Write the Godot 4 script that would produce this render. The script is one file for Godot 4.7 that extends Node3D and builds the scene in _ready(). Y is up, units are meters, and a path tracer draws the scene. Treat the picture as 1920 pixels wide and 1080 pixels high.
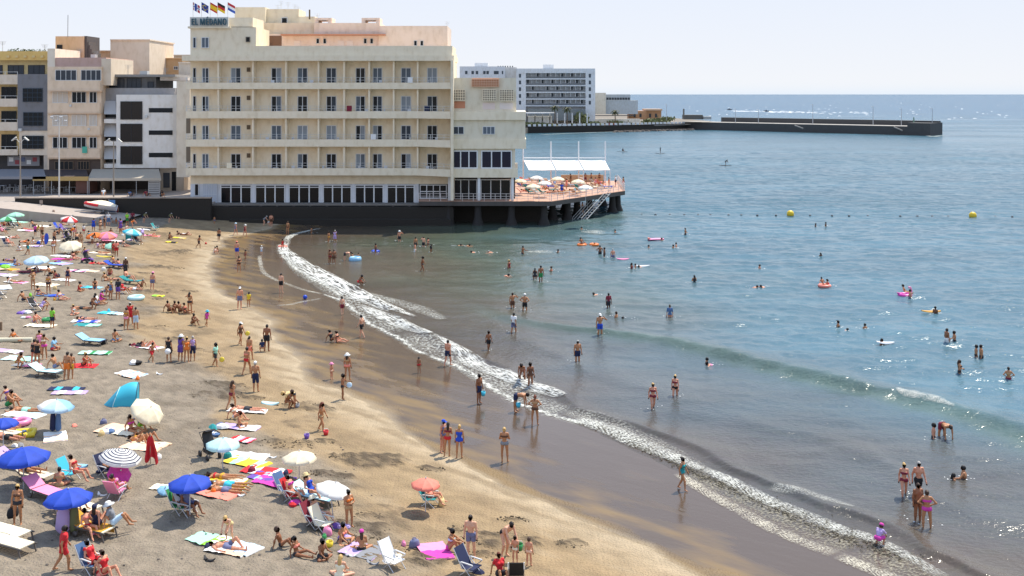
extends Node3D
# A busy dark-sand bay: hotel over the water, pier, bathers. y up, metres; the sea level is y = 0, the eye is 17.5 m above it and looks along -z.

const F := 1900.0          # focal length of the lens in photo pixels
const EYE := 17.5
const HORIZON := 176.0

var mats := {}
var unit_box: BoxMesh
var stain: NoiseTexture2D
var rng := RandomNumberGenerator.new()
var names := {}
var n_low := FastNoiseLite.new()
var n_mid := FastNoiseLite.new()
var n_fine := FastNoiseLite.new()


func _ready() -> void:
	rng.seed = 7
	# ---- camera
	var cam := Camera3D.new()
	cam.name = "camera"
	var near := 0.5
	cam.set_frustum(1080.0 / F * near, Vector2(0, -(540.0 - HORIZON) / F * near), near, 40000.0)
	cam.position = Vector3(0, EYE, 0)
	add_child(cam)
	cam.current = true
	# ---- sky, exposure
	var sky_mat := ProceduralSkyMaterial.new()
	sky_mat.sky_top_color = Color(0.63, 0.745, 0.915)
	sky_mat.sky_horizon_color = Color(0.838, 0.846, 0.86)
	sky_mat.sky_curve = 0.26
	sky_mat.ground_bottom_color = Color(0.45, 0.5, 0.55)
	sky_mat.ground_horizon_color = Color(0.8, 0.86, 0.92)
	sky_mat.sun_angle_max = 12.0
	sky_mat.sun_curve = 0.12
	var sky := Sky.new()
	sky.sky_material = sky_mat
	var env := Environment.new()
	env.background_mode = Environment.BG_SKY
	env.sky = sky
	env.tonemap_mode = Environment.TONE_MAPPER_LINEAR
	env.tonemap_exposure = 1.36
	env.sdfgi_enabled = true
	env.ssao_enabled = true
	env.ssil_enabled = true
	var we := WorldEnvironment.new()
	we.name = "world_environment"
	we.environment = env
	add_child(we)
	# ---- sun: high, over the sea to the right and a little behind the hotel
	var sun := DirectionalLight3D.new()
	sun.name = "sun"
	sun.light_energy = 1.4
	sun.light_color = Color(1.0, 0.965, 0.9)
	sun.light_angular_distance = 0.5
	sun.shadow_enabled = true
	add_child(sun)
	sun.look_at_from_position(Vector3.ZERO, Vector3(-0.36, -1.0, 0.43))
	# ---- tools
	unit_box = BoxMesh.new()
	n_low.seed = 3; n_low.frequency = 0.035; n_low.fractal_octaves = 3
	n_mid.seed = 11; n_mid.frequency = 0.22; n_mid.fractal_octaves = 3
	n_fine.seed = 23; n_fine.frequency = 1.1; n_fine.fractal_octaves = 2
	stain = noise_tex(512, 0.012, [Color(0.93, 0.915, 0.89), Color(0.98, 0.975, 0.965), Color(1, 1, 1), Color(1, 1, 1)], 5)
	read_curves()
	# ---- setting, structures, then things
	build_sand()
	build_sea()
	build_foam()
	build_land()
	build_hotel()
	build_terrace()
	build_town()
	build_far_shore()
	build_pier()
	build_promenade()
	build_beach_things()
	build_sea_things()
	build_people()


# ------------------------------------------------------------------ helpers
func noise_tex(size: int, freq: float, cols: Array, sd: int, normal := false, strength := 8.0, octaves := 4) -> NoiseTexture2D:
	var n := FastNoiseLite.new()
	n.seed = sd
	n.frequency = freq
	n.fractal_octaves = octaves
	var t := NoiseTexture2D.new()
	t.width = size
	t.height = size
	t.seamless = true
	t.noise = n
	if normal:
		t.as_normal_map = true
		t.bump_strength = strength
	elif cols.size():
		var g := Gradient.new()
		g.colors = PackedColorArray(cols)
		var offs := PackedFloat32Array()
		for i in cols.size():
			offs.append(float(i) / (cols.size() - 1))
		g.offsets = offs
		t.color_ramp = g
	return t


func mat(c: Color, rough := 0.8, kind := "") -> StandardMaterial3D:   # c: linear base colour
	var key := "%s %.2f %s" % [c, rough, kind]
	if mats.has(key):
		return mats[key]
	var m := StandardMaterial3D.new()
	m.albedo_color = c.linear_to_srgb()
	m.roughness = rough
	if kind == "wall":
		m.albedo_texture = stain
		m.uv1_triplanar = true
		m.uv1_world_triplanar = true
		m.uv1_scale = Vector3(0.15, 0.08, 0.15)
	elif kind == "metal":
		m.metallic = 0.7
	elif kind == "glass":
		m.metallic_specular = 0.35
	elif kind == "skin":
		m.vertex_color_use_as_albedo = true
	elif kind == "vertex":
		m.vertex_color_use_as_albedo = true
	elif kind == "cloth":
		m.rim_enabled = true
		m.rim = 0.2
	mats[key] = m
	return m


func numbered(called: String) -> String:
	var n: int = names.get(called, 0)
	names[called] = n + 1
	return called if n == 0 else "%s_%03d" % [called, n]


func thing(called: String, label: String, category: String, at := Vector3.ZERO, yaw := 0.0, group := "") -> Node3D:
	var o := Node3D.new()
	o.name = numbered(called)
	o.position = at
	o.rotation.y = yaw
	o.set_meta("label", label)
	o.set_meta("category", category)
	if group != "":
		o.set_meta("group", group)
	add_child(o)
	return o


func part(parent: Node3D, called: String, mesh: Mesh, m: Material, xf := Transform3D()) -> MeshInstance3D:
	var o := MeshInstance3D.new()
	o.name = called
	o.mesh = mesh
	o.material_override = m
	o.transform = xf
	parent.add_child(o, true)
	return o


func single(called: String, mesh: Mesh, m: Material, label: String, category: String, at := Vector3.ZERO, yaw := 0.0, group := "") -> MeshInstance3D:
	var o := MeshInstance3D.new()
	o.name = numbered(called)
	o.mesh = mesh
	o.material_override = m
	o.position = at
	o.rotation.y = yaw
	o.set_meta("label", label)
	o.set_meta("category", category)
	if group != "":
		o.set_meta("group", group)
	add_child(o)
	return o


func struct(called: String, mesh: Mesh, m: Material) -> MeshInstance3D:
	var o := MeshInstance3D.new()
	o.name = numbered(called)
	o.mesh = mesh
	if m:
		o.material_override = m
	o.set_meta("kind", "structure")
	add_child(o)
	return o


func bx(parent: Node3D, called: String, c: Vector3, s: Vector3, m: Material, yaw := 0.0) -> MeshInstance3D:
	return part(parent, called, unit_box, m, Transform3D(Basis(Vector3.UP, yaw) * Basis.from_scale(s), c))


# a box whose front face covers the rectangle px0..px1, py0..py1 of the photo when it stands at distance d; it goes back by depth
func fb(parent: Node3D, called: String, px0: float, py0: float, px1: float, py1: float, d: float, depth: float, m: Material) -> MeshInstance3D:
	var a := P(px0, py0, d) - parent.position
	var b := P(px1, py1, d) - parent.position
	return bx(parent, called, Vector3((a.x + b.x) / 2, (a.y + b.y) / 2, a.z - depth / 2), Vector3(absf(b.x - a.x), absf(a.y - b.y), depth), m)


func P(px: float, py: float, d: float) -> Vector3:
	return Vector3((px - 960.0) * d / F, EYE - (py - HORIZON) * d / F, -d)


func W(px: float, py: float, e := 0.0) -> Vector3:      # the point at height e seen at this spot
	return P(px, py, F * (EYE - e) / (py - HORIZON))


func G(px: float, py: float) -> Vector3:                # the point of the beach or sea
	var e := 0.5
	var p := Vector3()
	for i in 5:
		p = W(px, py, e)
		e = maxf(ground(p.x, p.z), 0.0)
	return Vector3(p.x, e, p.z)


func st() -> SurfaceTool:
	var s := SurfaceTool.new()
	s.begin(Mesh.PRIMITIVE_TRIANGLES)
	return s


func done(s: SurfaceTool) -> ArrayMesh:
	s.generate_normals()
	return s.commit()


func quad(s: SurfaceTool, a: Vector3, b: Vector3, c: Vector3, d: Vector3) -> void:   # counted clockwise seen from the front
	for v in [a, b, c, a, c, d]:
		s.add_vertex(v)


func add_box(s: SurfaceTool, c: Vector3, z: Vector3, b := Basis()) -> void:
	s.set_smooth_group(-1)
	var h := z / 2
	var p := []
	for i in 8:
		p.append(c + b * Vector3(h.x if i & 1 else -h.x, h.y if i & 2 else -h.y, h.z if i & 4 else -h.z))
	quad(s, p[4], p[6], p[7], p[5]); quad(s, p[1], p[3], p[2], p[0]); quad(s, p[0], p[2], p[6], p[4])
	quad(s, p[5], p[7], p[3], p[1]); quad(s, p[2], p[3], p[7], p[6]); quad(s, p[0], p[4], p[5], p[1])


func add_tube(s: SurfaceTool, pts: Array, radii: Array, sides := 6, caps := true) -> void:
	s.set_smooth_group(1)
	var rings := []
	for i in pts.size():
		var a: Vector3 = pts[maxi(i - 1, 0)]
		var b: Vector3 = pts[mini(i + 1, pts.size() - 1)]
		var dir := (b - a).normalized()
		var side := dir.cross(Vector3.RIGHT if absf(dir.y) > 0.8 else Vector3.UP).normalized()
		var up := side.cross(dir)
		var r: float = radii[mini(i, radii.size() - 1)]
		var ring := []
		for k in sides:
			var t := TAU * k / sides
			ring.append(pts[i] + (side * cos(t) + up * sin(t)) * r)
		rings.append(ring)
	for i in pts.size() - 1:
		for k in sides:
			var k2 := (k + 1) % sides
			quad(s, rings[i][k], rings[i + 1][k], rings[i + 1][k2], rings[i][k2])
	if caps:
		s.set_smooth_group(-1)
		for k in range(1, sides - 1):
			for v in [rings[0][0], rings[0][k], rings[0][k + 1]]:
				s.add_vertex(v)
			for v in [rings[-1][0], rings[-1][k + 1], rings[-1][k]]:
				s.add_vertex(v)


func add_lathe(s: SurfaceTool, prof: Array, sides := 12, at := Vector3.ZERO, b := Basis(), smooth := true) -> void:  # prof: Vector2(radius, height), from the bottom up
	s.set_smooth_group(1 if smooth else -1)
	for i in prof.size() - 1:
		for k in sides:
			var t0 := TAU * k / sides
			var t1 := TAU * (k + 1) / sides
			var p: Vector2 = prof[i]
			var q: Vector2 = prof[i + 1]
			quad(s, at + b * Vector3(p.x * cos(t0), p.y, p.x * sin(t0)), at + b * Vector3(p.x * cos(t1), p.y, p.x * sin(t1)), at + b * Vector3(q.x * cos(t1), q.y, q.x * sin(t1)), at + b * Vector3(q.x * cos(t0), q.y, q.x * sin(t0)))


func tube_mesh(pts: Array, radii: Array, sides := 6) -> ArrayMesh:
	var s := st()
	add_tube(s, pts, radii, sides)
	return done(s)


func lathe_mesh(prof: Array, sides := 12) -> ArrayMesh:
	var s := st()
	add_lathe(s, prof, sides)
	return done(s)


func grid_mesh(verts: PackedVector3Array, cols: PackedColorArray, uvs: PackedVector2Array, w: int, h: int, levels := PackedInt32Array()) -> ArrayMesh:
	var n_levels := 1
	for v in levels:
		n_levels = maxi(n_levels, v + 1)
	var normals := PackedVector3Array()
	normals.resize(verts.size())
	for j in h:
		for i in w:
			var k := j * w + i
			var dx := verts[k + (1 if i < w - 1 else 0)] - verts[k - (1 if i > 0 else 0)]
			var dz := verts[k + (w if j < h - 1 else 0)] - verts[k - (w if j > 0 else 0)]
			var n := dx.cross(dz)
			normals[k] = (n if n.y > 0 else -n).normalized()
	var idx := []
	for l in n_levels:
		idx.append(PackedInt32Array())
	for l in n_levels:
		var part_idx := PackedInt32Array()
		for j in h - 1:
			for i in w - 1:
				var k := j * w + i
				if n_levels > 1 and levels[k] != l:
					continue
				part_idx.append_array([k, k + w, k + 1, k + 1, k + w, k + w + 1])
		idx[l] = part_idx
	var mesh := ArrayMesh.new()
	for l in n_levels:
		if idx[l].is_empty():
			continue
		var a := []
		a.resize(Mesh.ARRAY_MAX)
		a[Mesh.ARRAY_VERTEX] = verts
		a[Mesh.ARRAY_NORMAL] = normals
		a[Mesh.ARRAY_COLOR] = cols
		a[Mesh.ARRAY_TEX_UV] = uvs
		a[Mesh.ARRAY_INDEX] = idx[l]
		mesh.add_surface_from_arrays(Mesh.PRIMITIVE_TRIANGLES, a)
		mesh.surface_set_name(mesh.get_surface_count() - 1, str(l))
	return mesh


# ------------------------------------------------------------------ beach and sea
var DUG := [V(612, 828), V(538, 833), V(682, 861), V(640, 856), V(600, 887), V(628, 893), V(566, 762), V(662, 992), V(692, 968), V(868, 992), V(476, 746), V(425, 724), V(384, 718), V(328, 576), V(300, 561), V(272, 512), V(318, 502), V(334, 474), V(352, 546), V(282, 548), V(812, 880), V(1068, 1020), V(938, 1012), V(742, 1042), V(402, 742), V(540, 900), V(300, 612), V(328, 636), V(368, 655), V(345, 470), V(690, 1020), V(800, 1052), V(960, 975), V(900, 1040)]
var shore := PackedFloat32Array()    # x of the water's edge, of the edge of the wet sand and of the dry sand, by distance (half metres)
var wetline := PackedFloat32Array()
var dryline := PackedFloat32Array()
var swell := PackedFloat32Array()


func curve(pts: Array) -> PackedFloat32Array:
	var at := []
	for p in pts:
		at.append(W(p.x, p.y, 0.0))
	var out := PackedFloat32Array()
	for i in 400:
		var d := i * 0.5
		var x: float = at[0].x
		if d >= -at[-1].z:
			x = at[-1].x
		elif d > -at[0].z:
			for k in at.size() - 1:
				if d <= -at[k + 1].z:
					var t: float = (d + at[k].z) / (at[k].z - at[k + 1].z)
					x = lerpf(at[k].x, at[k + 1].x, t)
					break
		else:
			x = at[0].x + (-at[0].z - d) * 0.62
		out.append(x)
	var smooth := out.duplicate()
	for i in range(2, 398):
		smooth[i] = (out[i - 2] + out[i - 1] * 2 + out[i] * 2 + out[i + 1] * 2 + out[i + 2]) / 8.0
	return smooth


func look(c: PackedFloat32Array, d: float) -> float:
	var t := clampf(d * 2.0, 0.0, 398.0)
	var i := int(t)
	return lerpf(c[i], c[i + 1], t - i)


func V(x: float, y: float) -> Vector2:
	return Vector2(x, y)


func read_curves() -> void:
	shore = curve([V(1712, 1080), V(1640, 1050), V(1560, 1020), V(1480, 985), V(1400, 948), V(1330, 914), V(1260, 880), V(1190, 845), V(1130, 815), V(1060, 788), V(1000, 770), V(950, 748), V(890, 712), V(850, 690), V(800, 667), V(740, 636), V(690, 604), V(645, 572), V(610, 551), V(575, 531), V(545, 505), V(528, 480), V(523, 465), V(527, 452), V(540, 440), V(590, 428), V(650, 418), V(760, 408)])
	wetline = curve([V(1262, 1080), V(1234, 1064), V(1126, 1006), V(1043, 965), V(960, 931), V(870, 888), V(794, 849), V(749, 815), V(693, 782), V(637, 748), V(590, 722), V(560, 690), V(525, 641), V(490, 610), V(452, 580), V(425, 560), V(395, 533), V(386, 505), V(396, 472), V(426, 450), V(460, 440), V(520, 428)])
	dryline = curve([V(765, 1080), V(725, 1030), V(690, 990), V(640, 930), V(590, 890), V(540, 860), V(500, 830), V(460, 790), V(420, 750), V(372, 712), V(330, 690), V(290, 668), V(270, 640), V(262, 600), V(255, 560), V(250, 520), V(260, 480), V(290, 450), V(310, 430)])
	swell = curve([V(2300, 980), V(2050, 872), V(1920, 818), V(1860, 795), V(1780, 770), V(1700, 748), V(1620, 730), V(1540, 712), V(1450, 690), V(1350, 665), V(1240, 640), V(1160, 628), V(1080, 620), V(960, 600), V(860, 560), V(800, 520)])


func slope_k(d: float) -> float:
	var t := (look(shore, d + 2.0) - look(shore, d - 2.0)) / 4.0
	return 1.0 / sqrt(1.0 + t * t)


func ground(x: float, z: float) -> float:    # height of the sand, smooth part
	var d := -z
	var s := (look(shore, d) - x) * slope_k(d)
	if s < 0.0:
		return maxf(s * 0.07, -4.0)
	var e := s * 0.042
	if s > 9.0:
		e = 0.378 + (s - 9.0) * 0.075
	if s > 18.0:
		e = 1.053 + (s - 18.0) * 0.03
	e = minf(e, 2.3)
	return e


func build_sand() -> void:
	var w := 430
	var rows := PackedFloat32Array()
	var d := 24.0
	while d < 142.0:
		rows.append(d)
		d += 0.055 + 0.0031 * d
	var h := rows.size()
	var verts := PackedVector3Array()
	var cols := PackedColorArray()
	var uvs := PackedVector2Array()
	var levels := PackedInt32Array()
	var warp := FastNoiseLite.new()
	warp.seed = 91
	warp.frequency = 0.09
	warp.fractal_octaves = 4
	var streak := FastNoiseLite.new()
	streak.seed = 17
	streak.frequency = 0.5
	streak.fractal_octaves = 4
	var dark := FastNoiseLite.new()
	dark.seed = 77
	dark.frequency = 0.13
	dark.fractal_octaves = 4
	var grey := Color(0.25, 0.202, 0.147)
	var ochre := Color(0.325, 0.228, 0.124)
	var pale := Color(0.45, 0.355, 0.235)
	var wet_gold := Color(0.2, 0.127, 0.05)
	var wet := Color(0.092, 0.066, 0.047)
	var weed := Color(0.07, 0.05, 0.03)
	# where children dug and weed dried: dark rough patches (spot, size in metres)
	var dug := []
	for q in DUG:
		var at := G(q.x, q.y)
		dug.append(Vector3(at.x, 0.5 + 0.35 * (int(q.x) % 4), at.z))
	var pits := FastNoiseLite.new()
	pits.seed = 5
	pits.noise_type = FastNoiseLite.TYPE_CELLULAR
	pits.frequency = 1.25
	for j in h:
		var dd := rows[j]
		var xs := look(shore, dd)
		var row_dug := dug.filter(func(q): return absf(q.z + dd) < 1.6)
		var xw := look(wetline, dd)
		var xd := look(dryline, dd)
		var k := slope_k(dd)
		var x0 := -(dd * 0.56 + 7.0)
		var x1 := minf(dd * 0.56 + 7.0, xs + 8.0)
		for i in w:
			var x := lerpf(x0, x1, float(i) / (w - 1))
			var z := -dd
			var wv := warp.get_noise_2d(x, z)
			var wv2 := n_mid.get_noise_2d(x, z)
			var nf := n_fine.get_noise_2d(x * 1.3, z * 1.3)
			var e := ground(x, z)
			var to_wet := (xw - x) * k + wv * 1.1 + wv2 * 0.4     # metres inland of the wet edge
			var to_dry := (xd - x) * k + wv * 2.6 + wv2 * 1.2
			var sk := streak.get_noise_2d((x * 0.8 + z * 0.6) * 0.35, (z * 0.8 - x * 0.6) * 1.2)
			var c: Color
			var level := 0
			if to_wet < 0.0:
				var t := clampf(-to_wet / lerpf(4.2, 7.5, smoothstep(46.0, 62.0, dd)), 0.0, 1.0)
				var gold := clampf(0.8 - t * 1.0 + sk * 1.5 * (1.0 - t * 0.6), 0.0, 1.0)
				c = wet.lerp(wet_gold, gold)
				if t < 0.1:
					c = c.lerp(pale * 0.8, (0.1 - t) * 6.0)
				level = 3 if -to_wet > 3.4 + sk * 3.0 else (2 if -to_wet > 0.9 + sk else 1)
				e += sk * 0.006 + nf * 0.002
			else:
				var a := clampf(1.0 - to_wet / 2.6, 0.0, 1.0)
				c = ochre.lerp(pale, a * 0.9)
				c = c.lerp(ochre * 0.72, clampf(-sk * 1.6 + 0.05, 0.0, 0.6))
				c = c.lerp(pale, clampf(sk * 0.7 - 0.14, 0.0, 0.35))
				var dn := dark.get_noise_2d(x, z * 1.6)
				var near_dry := 1.0 - clampf(absf(to_dry + 0.5) / 7.0, 0.0, 1.0)
				var patch := 0.6 * smoothstep(0.2, 0.34, dn + near_dry * 0.1 + nf * 0.12) * clampf(to_wet / 3.0 - 0.4, 0.0, 1.0) * smoothstep(-8.0, -2.0, -absf(to_dry) + 0.0)
				var g := smoothstep(-0.6, 1.4, to_dry)
				c = c.lerp(grey, g)
				for q in row_dug:
					var ex: float = (x - q.x) / (q.y * 1.3)
					var ez: float = (z - q.z) / (q.y * 0.75)
					var inside := 1.0 - ex * ex - ez * ez + wv2 * 1.6 + nf * 0.9
					if inside > 0.0:
						patch = maxf(patch, minf(inside * 1.6, 1.0))
						e += minf(inside, 0.8) * 0.1 * (0.3 + nf)
				c = c.lerp(weed, clampf(patch * (0.35 + smoothstep(-0.15, 0.3, nf + wv2 * 0.5) * 0.6), 0.0, 0.88))
				var tread := n_fine.get_noise_2d(x * 0.75 + 40.0, z * 0.75)
				c = c * (1.0 + nf * 0.2 * (0.4 + g) + tread * 0.15)
				var pit := pits.get_noise_2d(x, z)
				e += (minf(pit + 0.75, 0.3) * 0.15 + tread * 0.04 + nf * 0.02) * (0.35 + 0.65 * g) * clampf(to_wet / 2.0, 0.0, 1.0) + patch * 0.04
			if x > xs - 1.0:
				level = 3
			c.a = 1.0
			verts.append(Vector3(x, e, z))
			cols.append(c)
			uvs.append(Vector2(x, z) / 2.1)
			levels.append(level)
	var mesh := grid_mesh(verts, cols, uvs, w, h, levels)
	var grain := noise_tex(512, 0.06, [Color(0.72, 0.72, 0.72), Color(1, 1, 1), Color(1, 1, 1), Color(0.8, 0.8, 0.8)], 8)
	var relief := noise_tex(512, 0.03, [], 9, true, 14.0)
	var ripple := noise_tex(512, 0.012, [], 19, true, 2.2, 3)
	for i in mesh.get_surface_count():
		var l := int(mesh.surface_get_name(i))
		var m := StandardMaterial3D.new()
		m.vertex_color_use_as_albedo = true
		m.roughness = [0.95, 0.62, 0.34, 0.17][l]
		m.normal_enabled = true
		m.normal_texture = relief if l < 2 else ripple
		m.normal_scale = [1.0, 0.7, 0.5, 0.3][l]
		if l < 2:
			m.albedo_texture = grain
		mesh.surface_set_material(i, m)
	struct("beach_sand", mesh, null)


func wave(x: float, z: float) -> float:
	var d := -z
	var xs := look(shore, minf(d, 140.0))
	var off := x - xs                                     # metres out from the edge
	if d > 120.0:
		off = lerpf(off, 60.0, smoothstep(120.0, 150.0, d))
	var amp := clampf(off / 30.0, 0.06, 1.0)
	amp *= 1.0 - 0.75 * smoothstep(114.0, 126.0, d) * smoothstep(148.0, 138.0, d) * smoothstep(16.0, 4.0, x)      # the lee of the hotel
	var y := 0.0
	if d < 400.0:
		var far := 1.0 - smoothstep(260.0, 400.0, d) * 0.8
		y += (n_mid.get_noise_2d(x * 0.9, z * 2.0) * 0.17 + n_mid.get_noise_2d(x * 2.3 + 50.0, z * 4.6) * 0.065) * amp * far
		y += n_low.get_noise_2d(x * 1.6, z * 4.0) * 0.16 * amp * far
	if d < 118.0 and d > 20.0:
		# the swell that is about to break: gentle back, steeper face towards the beach
		var q := (x - look(swell, d)) * 0.86 + n_low.get_noise_2d(x * 1.2, z * 1.2) * 0.7
		var hgt := smoothstep(92.0, 66.0, d) * 0.42 + 0.02
		if q > 0.0:
			y += hgt * exp(-q * q / 5.0)
		else:
			y += hgt * exp(-q * q / 0.7)
		# low bores running up the beach
		var b := off - 2.9 + n_low.get_noise_2d(x * 3.0, z * 3.0) * 1.6
		y += 0.2 * exp(-b * b / (1.1 if b > 0.0 else 0.16)) * smoothstep(110.0, 85.0, d)
		var b2 := off - 9.5 + n_low.get_noise_2d(x * 2.0 + 9.0, z * 2.0) * 3.0
		y += 0.12 * exp(-b2 * b2 / 1.6)
	return y


func build_sea() -> void:
	var w := 440
	var rows := PackedFloat32Array()
	var d := 24.0
	while d < 30000.0:
		rows.append(d)
		d += 0.03 + 0.0035 * d if d < 420.0 else d * 0.014
	var h := rows.size()
	var verts := PackedVector3Array()
	var cols := PackedColorArray()
	var uvs := PackedVector2Array()
	var deep := Color(0.04, 0.11, 0.175)
	var bay := Color(0.06, 0.132, 0.168)
	var levels := PackedInt32Array()
	var green := Color(0.078, 0.105, 0.075)
	var silt := Color(0.088, 0.067, 0.048)
	var face := Color(0.09, 0.13, 0.095)
	for j in h:
		var dd := rows[j]
		var xs := look(shore, minf(dd, 140.0))
		var x0 := -(dd * 0.62 + 10.0)
		var x1 := dd * 0.62 + 12.0
		if dd < 130.0:
			x0 = maxf(x0, xs - 5.0)
		else:
			x0 = maxf(x0, lerpf(xs - 5.0, x0, smoothstep(130.0, 175.0, dd)))
		for i in w:
			var x := lerpf(x0, x1, float(i) / (w - 1))
			var z := -dd
			var y := wave(x, z)
			var off := x - xs + n_low.get_noise_2d(x, z * 1.5) * 9.0
			var c := bay
			if dd < 175.0:
				off += smoothstep(146.0, 172.0, dd) * 60.0
				var up := smoothstep(62.0, 100.0, dd)
				var t1 := smoothstep(0.5, lerpf(12.0, 24.0, up), off)
				var t2 := smoothstep(lerpf(6.0, 14.0, up), lerpf(30.0, 52.0, up), off)
				c = silt.lerp(Color(0.074, 0.077, 0.073).lerp(green, up), t1 * 0.85).lerp(bay, t2)
				var q := (x - look(swell, dd)) * 0.86
				c = c.lerp(face, exp(-(q + 0.6) * (q + 0.6) / 1.1) * 0.7 * smoothstep(88.0, 70.0, dd))
			var far := smoothstep(250.0, 1100.0, dd)
			c = c.lerp(deep, far)
			c = c * (1.0 + n_low.get_noise_2d(x * 0.35, z * 1.1) * 0.22 + n_mid.get_noise_2d(x * 0.25, z * 0.8) * 0.2)
			c.a = 1.0
			verts.append(Vector3(x, y, z))
			cols.append(c)
			uvs.append(Vector2(x / 7.0, z / 4.2))
			var lv := log(dd / 130.0) * 1.5 + n_low.get_noise_2d(x * 0.2, z * 0.4) * 1.4
			var lee := dd > 117.0 + n_mid.get_noise_2d(x, z) * 5.0 and dd < 140.0 and x < 12.0 + n_mid.get_noise_2d(z, x) * 6.0
			levels.append(4 if lee else clampi(int(lv + 1.0), 0, 3))
	var mesh := grid_mesh(verts, cols, uvs, w, h, levels)
	var chop := noise_tex(1024, 0.014, [], 33, true, 11.0, 5)
	for i in mesh.get_surface_count():
		var l := int(mesh.surface_get_name(i))
		var m := StandardMaterial3D.new()
		m.vertex_color_use_as_albedo = true
		m.roughness = [0.2, 0.19, 0.2, 0.25, 0.14][l]      # farther out the eye sees only the near sides of many waves
		m.metallic_specular = [0.5, 0.42, 0.36, 0.32, 0.28][l]
		m.normal_enabled = true
		m.normal_texture = chop
		m.normal_scale = [0.5, 0.65, 0.8, 0.9, 0.16][l]
		mesh.surface_set_material(i, m)
	struct("sea", mesh, null)


# foam: a soft band across v, broken by streaks (fu, fv: how fine along and across)
func foam_tex(sd: int, fu: float, fv: float, gain: float, contrast: float, profile: Callable, meander := 0.1) -> ImageTexture:
	var n := FastNoiseLite.new()
	n.seed = sd
	n.frequency = 0.03
	n.fractal_octaves = 5
	n.fractal_gain = 0.65
	var im := Image.create(2048, 128, false, Image.FORMAT_RGBA8)
	for y in 128:
		var v0 := y / 127.0
		for x in 2048:
			var v := v0 + (n.get_noise_2d(x * 0.35, 900.0) + 0.6 * n.get_noise_2d(x * 1.4, 1900.0)) * meander
			var p: float = clampf(profile.call(clampf(v, 0.0, 1.0)), 0.0, 1.0)
			var big := 0.75 + 1.1 * n.get_noise_2d(x * 0.1, 400.0)
			var a := (p * gain * big + contrast * n.get_noise_2d(x * fu, y * fv) * sqrt(p))
			var rim := clampf(minf(x, 2047 - x) / 120.0, 0.0, 1.0) * clampf(minf(y, 127 - y) / 7.0, 0.0, 1.0)
			im.set_pixel(x, y, Color(0.95, 0.95, 0.93, clampf(a, 0.0, 0.96) * rim))
	return ImageTexture.create_from_image(im)


# a thin sheet of foam along a line on the water; half-widths in metres at each point; it follows the water or the sand
func foam_strip(called: String, pts: Array, widths: Array, tex: Texture2D, lift: float, reps: float, tint := Color(0.84, 0.84, 0.82), high := 0.0) -> void:
	var line := []
	for p in pts:
		line.append(G(p.x, p.y))
	var dense := []
	var wid := []
	var n := 26
	for i in line.size() - 1:
		for k in n:
			var t := float(k) / n
			var p0: Vector3 = line[maxi(i - 1, 0)]
			var p3: Vector3 = line[mini(i + 2, line.size() - 1)]
			dense.append(line[i].cubic_interpolate(line[i + 1], p0, p3, t))
			wid.append(lerpf(widths[i], widths[i + 1], t))
	var verts := PackedVector3Array()
	var cols := PackedColorArray()
	var uvs := PackedVector2Array()
	var across := 13
	for i in dense.size():
		var a: Vector3 = dense[maxi(i - 1, 0)]
		var b: Vector3 = dense[mini(i + 1, dense.size() - 1)]
		var side := (b - a).cross(Vector3.UP).normalized()
		for k in across:
			var v := float(k) / (across - 1)
			var p: Vector3 = dense[i] + side * (v - 0.5) * 2.0 * wid[i]
			var bump := 0.5 + 0.5 * n_fine.get_noise_2d(p.x * 2.0, p.z * 2.0)
			p.y = maxf(ground(p.x, p.z), wave(p.x, p.z)) + lift + high * sin(v * PI) * bump
			verts.append(p)
			cols.append(Color.WHITE)
			uvs.append(Vector2(float(i) / dense.size() * reps, v))
	var m := StandardMaterial3D.new()
	m.albedo_color = tint
	m.albedo_texture = tex
	m.transparency = BaseMaterial3D.TRANSPARENCY_ALPHA
	m.roughness = 0.75
	var o := struct(called, grid_mesh(verts, cols, uvs, across, dense.size()), m)
	o.set_meta("kind", "stuff")
	o.set_meta("label", "white sea foam along the wave line, " + called.replace("_", " "))


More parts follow.
